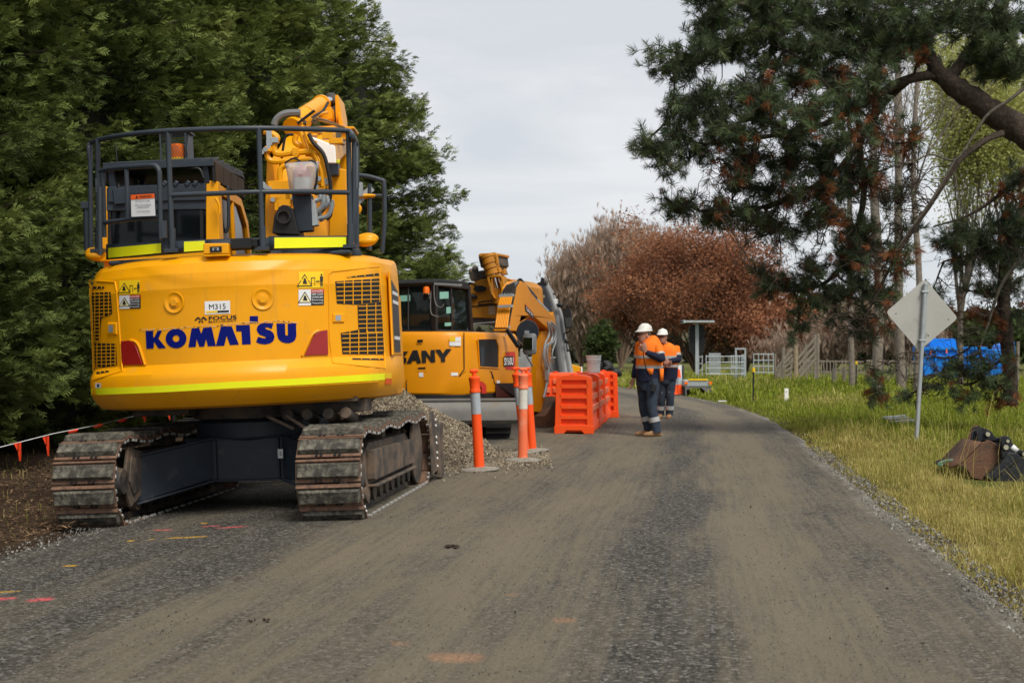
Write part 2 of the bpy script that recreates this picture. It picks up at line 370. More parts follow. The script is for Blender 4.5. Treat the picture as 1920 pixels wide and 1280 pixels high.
xs = np.concatenate([np.arange(-900, -60, 60), np.arange(-60, -16, 4), np.arange(-16, 20, .5), np.arange(20, 60, 4), np.arange(60, 960, 60)])
X, Yg = np.meshgrid(xs, ys); Z = gz(X, Yg) - .03
side = (X > road_r(Yg)) * 1.0
Z = Z + side * (.02 + .05 * fnoise(X, Yg, .9, 3)) * sstep(0, .6, X - road_r(Yg)) + (X < road_l(Yg)) * sstep(0, .8, road_l(Yg) - X) * (.06 + .04 * fnoise(X, Yg, 1.6, 5))
nx = len(xs); ny = len(ys); idx = np.arange(nx * ny).reshape(ny, nx)
Fq = np.stack([idx[:-1, :-1].ravel(), idx[:-1, 1:].ravel(), idx[1:, 1:].ravel(), idx[1:, :-1].ravel()], 1)
m, N_, L_, b_ = new_mat('field_soil_and_grass'); b_.inputs['Roughness'].default_value = .95; b_.inputs['Specular IOR Level'].default_value = .1
tc_ = N_.new('ShaderNodeTexCoord'); n1 = N_.new('ShaderNodeTexNoise'); n1.inputs['Scale'].default_value = .35; n1.inputs['Detail'].default_value = 6
n2 = N_.new('ShaderNodeTexNoise'); n2.inputs['Scale'].default_value = 14; n2.inputs['Detail'].default_value = 8; n2.inputs['Roughness'].default_value = .75
L_.new(tc_.outputs['Object'], n1.inputs['Vector']); L_.new(tc_.outputs['Object'], n2.inputs['Vector'])
r1 = N_.new('ShaderNodeValToRGB'); r1.color_ramp.elements[0].color = (.060, .085, .012, 1); r1.color_ramp.elements[1].color = (.135, .12, .04, 1); r1.color_ramp.elements[0].position = .38; r1.color_ramp.elements[1].position = .62
L_.new(n1.outputs['Fac'], r1.inputs[0])
r2 = N_.new('ShaderNodeValToRGB'); r2.color_ramp.elements[0].color = (.022, .014, .009, 1); r2.color_ramp.elements[1].color = (.115, .075, .048, 1); r2.color_ramp.elements[0].position = .3; r2.color_ramp.elements[1].position = .72
L_.new(n2.outputs['Fac'], r2.inputs[0])
a_ = N_.new('ShaderNodeAttribute'); a_.attribute_name = 'grassy'; mx_ = N_.new('ShaderNodeMix'); mx_.data_type = 'RGBA'
L_.new(a_.outputs['Fac'], mx_.inputs[0]); L_.new(r2.outputs[0], mx_.inputs[6]); L_.new(r1.outputs[0], mx_.inputs[7])
mu_ = N_.new('ShaderNodeMix'); mu_.data_type = 'RGBA'; mu_.blend_type = 'MULTIPLY'; mu_.inputs[0].default_value = .5
L_.new(mx_.outputs[2], mu_.inputs[6]); L_.new(n2.outputs['Color'], mu_.inputs[7]); L_.new(mx_.outputs[2], b_.inputs['Base Color'])
bp_ = N_.new('ShaderNodeBump'); bp_.inputs['Strength'].default_value = .8; bp_.inputs['Distance'].default_value = .05; L_.new(n2.outputs['Fac'], bp_.inputs['Height']); L_.new(bp_.outputs[0], b_.inputs['Normal'])
grassy = np.where(X > road_r(Yg), sstep(.0, .7, X - road_r(Yg)), sstep(60, 75, Yg))
ground = npmesh('ground', np.stack([X, Yg, Z], -1).reshape(-1, 3), Fq, m, smooth=True, extra={'grassy': grassy.ravel()}); tag(ground, kind='structure')

# the unsealed road: a dense strip; UV.x = metres from its right edge, UV.y = metres along
yy = np.concatenate([np.arange(-4, 30, .25), np.arange(30, 100, 1.0)]); nu = 70
rows = []; uvs = []
for y in yy:
    l, r = float(road_l(y)), float(road_r(y)); w = r - l
    u = np.linspace(0, 1, nu); x = r - w * u
    wob = .10 * fnoise(u * 0 + 0, np.full(nu, y), 2.2, 11) * (u < .01) + .16 * fnoise(u * 0, np.full(nu, y), 1.7, 12) * (u > .99)
    x = x + wob
    d = r - x                       # metres from the right edge
    rut = -.012 * np.exp(-((d - 1.0) / .22) ** 2) - .014 * np.exp(-((d - 2.65) / .25) ** 2) - .010 * np.exp(-((d - 3.6) / .2) ** 2) + .012 * np.exp(-((d - 1.75) / .3) ** 2)
    z = gz(x, np.full(nu, y)) + .012 + rut * (y < 60) + .006 * fnoise(x, np.full(nu, y), 3.0, 4)
    z = np.where((u < .01) | (u > .99), z - .055, z)
    rows.append(np.stack([x, np.full(nu, y), z], -1)); uvs.append(np.stack([d, np.full(nu, y)], -1))
V = np.concatenate(rows); idx = np.arange(len(V)).reshape(len(yy), nu)
Fq = np.stack([idx[:-1, :-1].ravel(), idx[1:, :-1].ravel(), idx[1:, 1:].ravel(), idx[:-1, 1:].ravel()], 1)
def road_mat():
    m, N, L, b = new_mat('unsealed_gravel_road'); b.inputs['Specular IOR Level'].default_value = .10
    uv = N.new('ShaderNodeUVMap'); uv.uv_map = 'UVMap'; tc = N.new('ShaderNodeTexCoord')
    sp = N.new('ShaderNodeSeparateXYZ'); L.new(uv.outputs[0], sp.inputs[0])
    def noise(scale, det=8, ro=.65, vec=None, sc=None):
        n = N.new('ShaderNodeTexNoise'); n.inputs['Scale'].default_value = scale; n.inputs['Detail'].default_value = det; n.inputs['Roughness'].default_value = ro
        src = vec or tc.outputs['Object']
        if sc: mm = N.new('ShaderNodeMapping'); mm.inputs['Scale'].default_value = sc; L.new(src, mm.inputs[0]); src = mm.outputs[0]
        L.new(src, n.inputs['Vector']); return n.outputs['Fac']
    def ma(op, a, b=None, cl=False):
        n = N.new('ShaderNodeMath'); n.operation = op; n.use_clamp = cl
        for i, q in enumerate((a, b)):
            if q is None: continue
            if isinstance(q, (int, float)): n.inputs[i].default_value = q
            else: L.new(q, n.inputs[i])
        return n.outputs[0]
    def mix(f, a, bb):
        n = N.new('ShaderNodeMix'); n.data_type = 'RGBA'
        if isinstance(f, float): n.inputs[0].default_value = f
        else: L.new(f, n.inputs[0])
        for i, q in ((6, a), (7, bb)):
            if isinstance(q, tuple): n.inputs[i].default_value = q + (1,)
            else: L.new(q, n.inputs[i])
        return n.outputs[2]
    def ramp(f, st, const=False):
        n = N.new('ShaderNodeValToRGB'); e = n.color_ramp.elements
        while len(e) < len(st): e.new(.5)
        for i, (p, c) in enumerate(st): e[i].position = p; e[i].color = (c, c, c, 1) if not isinstance(c, tuple) else c + (1,)
        L.new(f, n.inputs[0]); return n.outputs[0]
    wob = ma('MULTIPLY', ma('SUBTRACT', noise(.5, 4, .6, uv.outputs[0], (1, .35, 1)), .5), 1.1)
    fine_w = ma('MULTIPLY', ma('SUBTRACT', noise(6, 4, .6, uv.outputs[0], (1, .3, 1)), .5), .25)
    d = ma('ADD', ma('ADD', sp.outputs[0], wob), fine_w); dn = ma('DIVIDE', d, 8.0)
    # 1 = loose dark stone, 0 = compacted tan wheel path
    s = lambda m_: m_ / 8.0
    band = ramp(dn, [(0, .35), (s(.30), .55), (s(.55), .62), (s(.80), .15), (s(1.30), .10), (s(1.62), .85), (s(1.95), .84), (s(2.35), .25), (s(2.9), .14), (s(3.3), .42), (s(3.6), .18), (s(4.2), .30), (s(4.6), .75), (s(5.2), .9), (s(6.5), .8)])
    n1 = noise(1.3, 7, .62, uv.outputs[0], (1.4, .28, 1)); n2 = noise(7, 7, .7, uv.outputs[0], (1, .25, 1)); st = noise(3.2, 6, .7, uv.outputs[0], (6, .12, 1))
    k = ma('ADD', ma('MULTIPLY', ma('SUBTRACT', n1, .5), 1.9), ma('MULTIPLY', ma('SUBTRACT', n2, .5), .8)); k = ma('ADD', k, ma('MULTIPLY', ma('SUBTRACT', st, .5), 1.7))
    loose = ma('ADD', band, k, True)
    g1 = noise(75, 6, .8); g2 = noise(260, 3, .7)
    tan = mix(ramp(g1, [(.32, 0.), (.68, 1.)]), (.066, .057, .040), (.250, .220, .165)); tan = mix(ramp(g2, [(.55, 0.), (.75, .55)]), tan, (.045, .037, .029)); tan = mix(ramp(noise(32, 5, .75), [(.58, 0.), (.72, .45)]), tan, (.26, .235, .19)); tan = mix(ma('MULTIPLY', noise(.9, 5, .6), .6), tan, (.155, .125, .082))
    vo = N.new('ShaderNodeTexVoronoi'); vo.inputs['Scale'].default_value = 62; L.new(tc.outputs['Object'], vo.inputs['Vector'])
    vr = N.new('ShaderNodeSeparateColor'); L.new(vo.outputs['Color'], vr.inputs[0])
    stone = ramp(vr.outputs[0], [(0, (.022, .021, .018)), (.45, (.066, .063, .056)), (.8, (.105, .100, .090)), (1, (.25, .24, .215))])
    col = mix(loose, tan, stone)
    dk = ramp(noise(11, 6, .75, uv.outputs[0], (1, .6, 1)), [(.60, 0.), (.74, 1.)]); col = mix(ma('MULTIPLY', dk, .55), col, (.035, .027, .02))
    edge = ramp(dn, [(0, .8), (s(.10), .75), (s(.26), .0)]); ek = ramp(noise(2.1, 6, .7, uv.outputs[0], (1, .4, 1)), [(.42, 0.), (.60, 1.)])
    v2 = N.new('ShaderNodeTexVoronoi'); v2.inputs['Scale'].default_value = 45; L.new(tc.outputs['Object'], v2.inputs['Vector']); v2c = N.new('ShaderNodeSeparateColor'); L.new(v2.outputs['Color'], v2c.inputs[0])
    pale = ramp(v2c.outputs[1], [(0, (.08, .078, .07)), (.4, (.20, .195, .18)), (1, (.40, .39, .36))])
    col = mix(ma('MULTIPLY', edge, ek), col, pale)
    # sprayed survey marks, real paint on the road: positions in world metres
    px = N.new('ShaderNodeSeparateXYZ'); L.new(tc.outputs['Object'], px.inputs[0])
    def spray(col, p, a, bl, wd, soft, colr, strength=1.0):
        dx = ma('SUBTRACT', px.outputs[0], p[0]); dy = ma('SUBTRACT', px.outputs[1], p[1]); ca, sa = math.cos(a), math.sin(a)
        u = ma('DIVIDE', ma('ADD', ma('MULTIPLY', dx, ca), ma('MULTIPLY', dy, sa)), bl); v = ma('DIVIDE', ma('SUBTRACT', ma('MULTIPLY', dy, ca), ma('MULTIPLY', dx, sa)), wd)
        q = ma('ADD', ma('POWER', ma('ABSOLUTE', u), 4.0), ma('POWER', ma('ABSOLUTE', v), 2.0)); q = ma('SUBTRACT', 1.0, q, True)
        gr_ = ma('MULTIPLY', q, ramp(noise(38, 4, .8), [(.5 - soft, 0.), (.5 + soft * .4, 1.)])); return mix(ma('MULTIPLY', gr_, strength), col, colr)
    pink = (.75, .12, .14); ye = (.72, .42, .02); orr = (.50, .24, .12)
    for (qx, qy, half, hw, c, so, stg) in [(305, 993, 20, .045, pink, .06, 1), (435, 992, 34, .05, pink, .10, 1), (395, 988, 20, .04, pink, .08, .9), (350, 1010, 45, .045, ye, .05, .9), (285, 1011, 7, .02, ye, .1, .9), (245, 1013, 8, .05, ye, .1, .9), (383, 982, 8, .04, ye, .1, 1),
                                          (132, 1058, 15, .035, ye, .14, 1), (15, 1106, 26, .03, ye, .06, .9), (5, 1120, 28, .05, pink, .07, .9), (76, 1125, 28, .06, pink, .08, .9),
                                          (855, 1233, 60, .10, orr, .10, .5), (1058, 1166, 26, .07, orr, .08, .4), (960, 1115, 16, .05, orr, .08, .3), (750, 1210, 22, .06, orr, .06, .3)]:
        g = G(qx, qy, -.05 if qx < 500 else 0); col = spray(col, (g.x, g.y), .08, half / F * g.y, hw * 1.25, so + .04, c, stg)
    L.new(col, b.inputs['Base Color'])
    ro = N.new('ShaderNodeMapRange'); ro.inputs[3].default_value = .62; ro.inputs[4].default_value = .9; L.new(g1, ro.inputs[0]); L.new(ro.outputs[0], b.inputs['Roughness'])
    hgt = ma('ADD', ma('MULTIPLY', vo.outputs['Distance'], ma('MULTIPLY', loose, -1.1)), ma('ADD', ma('MULTIPLY', g1, .5), ma('MULTIPLY', n2, .8)))
    bp = N.new('ShaderNodeBump'); bp.inputs['Strength'].default_value = .85; bp.inputs['Distance'].default_value = .016; L.new(hgt, bp.inputs['Height']); L.new(bp.outputs[0], b.inputs['Normal'])
    return m
road = npmesh('road', V, Fq, road_mat(), smooth=True, uv=np.concatenate(uvs)); tag(road, kind='structure')

# loose stones: small faceted solids lying on the road and along its edges
def scatter(tv, tf, pos, rot, scl):   # template verts (n,3), faces, positions (k,3), rotations (k,3,3), scales (k,) or (k,3)
    k = len(pos); n = len(tv); sc = scl if np.ndim(scl) == 2 else np.repeat(np.asarray(scl)[:, None], 3, 1)
    V = np.einsum('kij,knj->kni', rot, tv[None] * sc[:, None, :]) + pos[:, None, :]
    Fx = (tf[None] + (np.arange(k) * n)[:, None, None]).reshape(-1, tf.shape[1]); return V.reshape(-1, 3), Fx
def rand_rot(k, rs, full=True):
    a = rs.uniform(0, 2 * PI, k); b = rs.uniform(-1, 1, k) * (PI if full else .3); c = rs.uniform(-1, 1, k) * (PI if full else .3)
    ca, sa, cb, sb, cc, s2 = np.cos(a), np.sin(a), np.cos(b), np.sin(b), np.cos(c), np.sin(c); z = np.zeros(k); o = np.ones(k)
    Rz = np.stack([ca, -sa, z, sa, ca, z, z, z, o], -1).reshape(-1, 3, 3); Ry = np.stack([cb, z, sb, z, o, z, -sb, z, cb], -1).reshape(-1, 3, 3); Rx = np.stack([o, z, z, z, cc, -s2, z, s2, cc], -1).reshape(-1, 3, 3)
    return Rz @ Ry @ Rx
rs = np.random.RandomState(5)
octv = np.array([(1, 0, 0), (-.9, .1, 0), (0, 1, .1), (.1, -.9, 0), (0, .1, .7), (0, 0, -.6)], float)
octf = np.array([(0, 2, 4), (2, 1, 4), (1, 3, 4), (3, 0, 4), (2, 0, 5), (1, 2, 5), (3, 1, 5), (0, 3, 5)])
pos = []; sc = []; tn = []
def stones(n, y0, y1, dlo, dhi, s0, s1, t0, t1, side='r', pw=1.0):
    y = y0 + (y1 - y0) * rs.rand(n) ** pw; d = rs.uniform(dlo, dhi, n)
    x = (road_r(y) - d) if side == 'r' else (road_l(y) + d)
    ok = (x > -.72 * y * .5 - .4) & (x < .40 * y + .3)
    x = x[ok]; y = y[ok]; z = gz(x, y) + .012; s = s0 + (s1 - s0) * rs.rand(len(x)) ** 2.5
    pos.append(np.stack([x, y, z + s * .2], -1)); sc.append(s); tn.append(rs.uniform(t0, t1, len(x)))
stones(5000, 5, 20, -.12, .20, .006, .017, .35, 1.0, 'r', 1.5)
stones(16000, 5, 20, .2, 6.3, .003, .0075, .30, .72, 'r', 1.6)
stones(7000, 5, 17, 1.4, 2.15, .003, .008, .15, .55, 'r', 1.5)
stones(6000, 5, 16, 0, 2.3, .004, .010, .1, .7, 'l', 1.3)
stones(900, 8, 12.5, -.15, .25, .006, .017, .4, .95, 'l')
stones(60, 5, 22, .3, 6, .008, .015, .0, .6, 'r', 1.3)
pos = np.concatenate(pos); sc = np.concatenate(sc); tn = np.concatenate(tn)
Vs, Fs = scatter(octv, octf, pos, rand_rot(len(pos), rs), np.stack([sc, sc * .8, sc * .7], -1))
mstone = tint_mat('road_stones', [(0, (.03, .028, .024)), (.4, (.09, .085, .075)), (.75, (.19, .18, .155)), (1, (.36, .35, .32))], .8, 0)
tag(npmesh('gravel', Vs, Fs, mstone, tint=np.repeat(tn, 6)), 'loose grey stones scattered over the unsealed road and along its edges', 'gravel', kind='stuff')
# ------------------------------------------------------------------ the large excavator, seen from behind
KF = Frame((-2.225, 12.93, -.078), 5.45, -2.3)
KU = Frame((-2.295, 12.86, -.078), .4, -2.6)      # the slewed upper structure
big = KF.root('tracked_excavator', 'large yellow excavator with blue lettering across its rear and a tubular guard rail on top', 'excavator')
PR_Z = [.955, .975, 1.03, 1.10, 1.20, 1.25, 1.30, 1.325, 1.65, 1.86, 1.93, 2.05, 2.13, 2.175, 2.20, 2.205]
PR_R = [1.28, 1.37, 1.435, 1.485, 1.492, 1.478, 1.437, 1.42, 1.42, 1.42, 1.425, 1.405, 1.37, 1.32, 1.24, 1.10]
def prof(z): return float(np.interp(z, PR_Z, PR_R))
HW = 1.325
def crease(x, z):                     # the upper part of the counterweight bulges above a smile-shaped crease
    zc = 1.905 + .40 * x * x; t = min(max((z - zc) / .10, 0), 1); return .012 * t * t * (3 - 2 * t) * (1 if abs(x) < .86 else max(0, 1 - (abs(x) - .86) / .08)) * min(1, max(0, (2.19 - z) / .05))
def plan_y(x, r, z=None):
    w = HW - (1.49 - r) * .16; q = min(abs(x) / w, 1.0) ; xx = q * HW
    y = -math.sqrt(max(r * r - xx * xx, 0))
    if q > .86: y += .36 * ((q - .86) / .14) ** 2.6
    if z is not None: y -= crease(x, z)
    return y
def shell_pt(u, z, off=0):            # u in [-1,1] across
    r = prof(z); w = HW - (1.49 - r) * .16; x = u * w; return Vector((x * (1 + off / 1.4), plan_y(x, r, z) - off, z))
def ks(px, py, off=.004):             # photo pixel -> point on the counterweight's surface
    o, d = KU.ray(px, py); f = lambda y: (lambda p: y - plan_y(p.x, prof(p.z), p.z))(o + d * ((y - o.y) / d.y))
    lo = -1.6; hi = -1.6
    while hi < .5 and f(hi) < 0: lo = hi; hi += .04
    for _ in range(14):
        md = (lo + hi) / 2
        if f(md) < 0: lo = md
        else: hi = md
    y = hi; p = o + d * ((y - o.y) / d.y)
    e = .004; n = Vector(((plan_y(p.x + e, prof(p.z), p.z) - plan_y(p.x - e, prof(p.z), p.z)) / (2 * e), -1, 0)).normalized()
    return Vector((p.x, y, p.z)) + n * off
def kr(px, py, r=1.30):               # photo pixel -> point on an upright cylinder round the swing centre (rear half)
    o, d = KU.ray(px, py); a = d.x ** 2 + d.y ** 2; b = 2 * (o.x * d.x + o.y * d.y); c = o.x ** 2 + o.y ** 2 - r * r; q = b * b - 4 * a * c
    if q < 0: t = -b / (2 * a)
    else: t = (-b - math.sqrt(q)) / (2 * a)
    return o + d * t
# counterweight shell
us = [-1 + 2 * i / 160 for i in range(161)]
mb = MB(); rows = []
zz = sorted(set(PR_Z + [1.4, 1.5, 1.75] + [1.88 + .012 * k for k in range(26)]))
for z in zz:
    r = prof(z); w = HW - (1.49 - r) * .16; row = [Vector((-w + .0, .55, z))]
    row += [shell_pt(math.sin(u * PI / 2) if abs(u) < 2 else u, z) for u in us]; row += [Vector((w, .55, z))]; rows.append(row)
mb.sheet(rows)
top = rows[-1]; mid = [Vector((p.x * .2, .3, 2.208)) for p in top]; mb.sheet([top, mid]); bot = rows[0]; mb.sheet([bot, [Vector((p.x * .2, .3, .95)) for p in bot]])
cw = mb.build('counterweight', M['yellow'], big, angle=24)
# shallow round bolt recesses with hexagon bolts
for bx_, by_ in ((327, 567), (492.5, 561)):
    c = ks(bx_, by_, 0); fr = MB(); n = Vector((c.x, c.y, 0)).normalized(); a = Vector((-n.y, n.x, 0)); up = Vector((0, 0, 1))
    prof_ = [(.088, .000), (.085, .007), (.074, .006), (.062, -.004), (.048, -.006)]
    rings = [[c + (a * math.cos(t) + up * math.sin(t)) * r + n * (h + .004) for t in [2 * PI * k / 32 for k in range(33)]] for r, h in prof_]
    fr.sheet(rings); fr.add(rings[-1][:32], [tuple(range(32))])
    b = fr.build('bolt_recess', M['yellow'], cw)
    hx = MB(); A = [c + (a * math.cos(t) + up * math.sin(t)) * .036 + n * .002 for t in [2 * PI * k / 6 for k in range(6)]]; B = [c + (p - c) * .93 + n * .016 for p in A]; hx.hull(A, B)
    A = [c + (a * math.cos(t) + up * math.sin(t)) * .045 + n * .001 for t in [2 * PI * k / 24 for k in range(24)]]; hx.hull(A, [p + n * .006 for p in A]); hx.build('bolt', M['yellow'], big, bevel=.003)
# reflective stripe, maker letters, stickers
st = MB(); segs = 40
ed = [(172, 728), (300, 723), (440, 715), (580, 708), (728, 699)]
def ey(x): return float(np.interp(x, [e[0] for e in ed], [e[1] for e in ed]))
st.sheet([[ks(172 + 556 * i / segs, ey(172 + 556 * i / segs) + dy, .005) for i in range(segs + 1)] for dy in (0, 12.5)]); st.build('reflective_stripe', M['lime'], big)
kl = MB(); K = lambda p: ks(p[0], p[1], .0045)
letters = [
 [(273.6, 620.3), (287.8, 619.8), (288, 632.5), (290, 632), (296, 619.8), (304.3, 619.4), (297.5, 634.3), (312, 652.2), (297.8, 652.8), (289.3, 640), (288.6, 653), (275.2, 653.4)],
 [(359.6, 615.3), (373.5, 614.6), (377.6, 625.5), (381.5, 614.1), (397.2, 613.3), (404.9, 648.2), (390, 648.8), (386.8, 635), (383.2, 649.2), (374.2, 649.6), (369, 635), (367.4, 650), (353.6, 650.6)],
 [(414.4, 611.8), (434.5, 611.4), (448, 645.7), (431.3, 646.5), (425.2, 629), (420.7, 647.7), (405, 648.3)],
 [(442.5, 609.6), (468.3, 608.6), (470.3, 645), (454.2, 645.7), (452.8, 620.9), (443.1, 620.9)],
 [(468.3, 592.6), (483.8, 592.1), (483.9, 602.2), (468.4, 602.9)], [(468.4, 604), (483.9, 603.6), (483.9, 605), (468.4, 605.6)]]
for l in letters: decal_poly(kl, l, lambda x, y: ks(x, y, .0045))
S8 = [(1330, 402), (1180, 396), (1110, 412), (1070, 450), (1058, 500), (1075, 550), (1115, 590), (1195, 618), (1213, 632), (1200, 646), (1150, 640), (1080, 620), (1048, 705), (1110, 735), (1200, 745), (1285, 725), (1335, 680), (1350, 615), (1330, 560), (1285, 520), (1212, 497), (1196, 478), (1212, 464), (1245, 468), (1305, 492)]
U8 = [(1380, 402), (1520, 402), (1526, 590), (1547, 603), (1569, 590), (1563, 406), (1700, 400), (1706, 600), (1692, 660), (1655, 700), (1595, 724), (1530, 724), (1462, 702), (1412, 655), (1392, 585)]
for l8 in (S8, U8): decal_poly(kl, [(360 + x / 8.727, 560 + y / 8.727) for x, y in l8], lambda x, y: ks(x, y, .0045))
orow = [[ks(330.6 + rx * math.cos(t), 634.3 + ry * math.sin(t), .0045) for t in [2 * PI * k / 28 for k in range(29)]] for rx, ry in ((19.6, 18.2), (6.2, 6.4))]; kl.sheet(orow)
kl.build('maker_lettering', M['blue'], big)
# a long pale scrape across the top of the letters
scx = MB()
rs2 = random.Random(3); pts = [(262, 617.5), (300, 616), (340, 613.5), (355, 612), (400, 610), (440, 606.5), (468, 604), (500, 602), (530, 600.5), (560, 604)]
for i in range(len(pts) - 1):
    for k in range(6):
        t0 = k / 6; t1 = t0 + rs2.uniform(.08, .17); a = pts[i]; b = pts[i + 1]; j = rs2.uniform(-1.2, 1.2); h = rs2.uniform(.9, 2.3)
        q = lambda t, dy: ks(a[0] + (b[0] - a[0]) * t, a[1] + (b[1] - a[1]) * t + dy + j, .006)
        scx.sheet([[q(t0, 0), q(t1, .1)], [q(t0, h), q(t1, h)]], rs2.choice((0, 0, 0, 0, 1)))
for sx0, sy0, sx1 in ((452, 576, 570), (160, 625, 175), (540, 574, 572)): pass
scx.build('paint_scrape', [mat('scraped_pale_paint', (.62, .42, .22), .7), M['shoe']], big)
tx = MB()
decal_quad(tx, ((383.8, 565), (431.4, 563.5), (431.8, 587.5), (384.6, 589.6)), lambda x, y: ks(x, y, .004), 3, 1, 0)
for q, c in ((((386.5, 583), (408, 582.3), (408, 586), (386.7, 586.8)), 1), (((408, 582.3), (429.3, 581.5), (429.3, 585.2), (408, 586)), 2)): decal_quad(tx, q, lambda x, y: ks(x, y, .006), 2, 1, c)
decal_text(tx, 'M315', ((392, 570.3), (423, 569), (423.4, 579), (392.6, 580.3)), lambda x, y: ks(x, y, .006), .0, 2)
tx.build('fleet_number_plate', [M['white'], M['stick_y'], M['ink']], big)
fo = MB(); F8 = lambda x, y: ks(360 + x / 8.727, 560 + y / 8.727, .005)
for poly in ([(45, 345), (100, 292), (142, 325), (124, 345), (100, 322), (62, 362)], [(150, 325), (192, 286), (252, 340), (232, 358), (190, 318), (166, 342)], [(105, 375), (128, 357), (148, 375), (126, 395)], [(155, 372), (175, 355), (195, 372), (176, 392)], [(132, 345), (150, 333), (165, 347), (150, 360)]): decal_poly(fo, poly, F8)
decal_text(fo, 'FOCUS', ((275, 285), (730, 265), (732, 332), (278, 350)), F8, .022)
decal_text(fo, 'MACHINERY', ((275, 362), (730, 340), (730, 372), (275, 394)), F8, .004); fo.build('owner_lettering', M['ink'], big)
def warn_stickers(x0, y0, w, sl, s):
    mbk = MB(); pj = lambda x, y, o=.004: ks(x, y, o)
    A = lambda u, v: (x0 + u * w, y0 + u * w * sl + v * w)     # u,v in sticker widths
    qd = lambda u0, v0, u1, v1: (A(u0, v0), A(u1, v0), A(u1, v1), A(u0, v1))
    decal_quad(mbk, qd(0, 0, 1, .66), pj, 3, 2, 0)
    def tri(cu, cv, h, mi, mo):
        decal_poly(mbk, [A(cu - h * .62, cv + h * .5), A(cu, cv - h * .5), A(cu + h * .62, cv + h * .5)], lambda x, y: ks(x, y, .006), mo)
        decal_poly(mbk, [A(cu - h * .50, cv + h * .43), A(cu, cv - h * .36), A(cu + h * .50, cv + h * .43)], lambda x, y: ks(x, y, .0075), mi)
        decal_poly(mbk, [A(cu - .03, cv - h * .15), A(cu + .03, cv - h * .15), A(cu + .10, cv + h * .3), A(cu - .08, cv + h * .28)], lambda x, y: ks(x, y, .009), mo)
    tri(.24, .34, .50, 0, 3)
    for q in (qd(.50, .24, .53, .56), qd(.50, .24, .66, .27), qd(.64, .24, .66, .56), qd(.70, .38, .84, .42)): decal_quad(mbk, q, lambda x, y: ks(x, y, .006), 1, 1, 3)
    for q in (qd(.86, .2, .98, .4), qd(.875, .38, .915, .6), qd(.93, .38, .97, .6), qd(.89, .1, .95, .18)): decal_quad(mbk, q, lambda x, y: ks(x, y, .006), 1, 1, 3)
    decal_quad(mbk, qd(.0, .72, .5, 1.36), pj, 2, 2, 1); decal_quad(mbk, qd(.5, .72, 1.02, 1.36), pj, 2, 2, 3); decal_quad(mbk, qd(.5, .72, 1.02, .86), lambda x, y: ks(x, y, .006), 2, 1, 2)
    tri(.25, 1.03, .46, 4, 3)
    for k, tt in enumerate(('DANGER', 'KEEP CLEAR', 'OF SWING AREA', 'Reversing', 'Frequently')): decal_text(mbk, tt, qd(.53, .75 + k * .122, .98, .83 + k * .122), lambda x, y: ks(x, y, .0075), .01, 1)
    mbk.build('warning_sticker', [M['stick_y'], M['white'], M['stick_r'], M['ink'], M['cream']], big)
warn_stickers(224.5, 526, 39, -.03, 1); warn_stickers(559.5, 509.5, 46.5, -.02, 1)
ts = MB(); decal_quad(ts, rect(179.5, 718, 190, 727), lambda x, y: ks(x, y, .004), 1, 1); decal_quad(ts, rect(183, 720, 187, 725), lambda x, y: ks(x, y, .006), 1, 1, 1); ts.build('fuel_sticker', [M['white'], M['ink']], big)
# tail reflectors in shallow housings
for poly in ([(228.8, 639), (244, 637.8), (252, 642), (258, 650), (269.5, 684), (231, 684.5)], [(613, 618), (598, 620.5), (590, 626), (584, 636), (570, 666.7), (614.5, 664.8)]):
    m1 = MB(); cx_ = sum(p[0] for p in poly) / len(poly); cy_ = sum(p[1] for p in poly) / len(poly)
    A = [ks(cx_ + (x - cx_) * 1.0, cy_ + (y - cy_) * 1.0, .001) for x, y in poly]; B = [ks(cx_ + (x - cx_) * .97, cy_ + (y - cy_) * .98, .016) for x, y in poly]; m1.hull(A, B); m1.build('tail_reflector', M['red'], big, bevel=.002)
    m1 = MB(); s_ = 1 if cx_ < 400 else -1
    edge = [(245, 637.5), (254, 640), (262, 650), (273, 684)] if s_ > 0 else [(597, 619.5), (588, 624.5), (580, 636), (566, 667)]
    m1.tube([ks(x, y, .006) for x, y in edge], .010, 8, 3); m1.build('reflector_rim', M['yellow'], big)
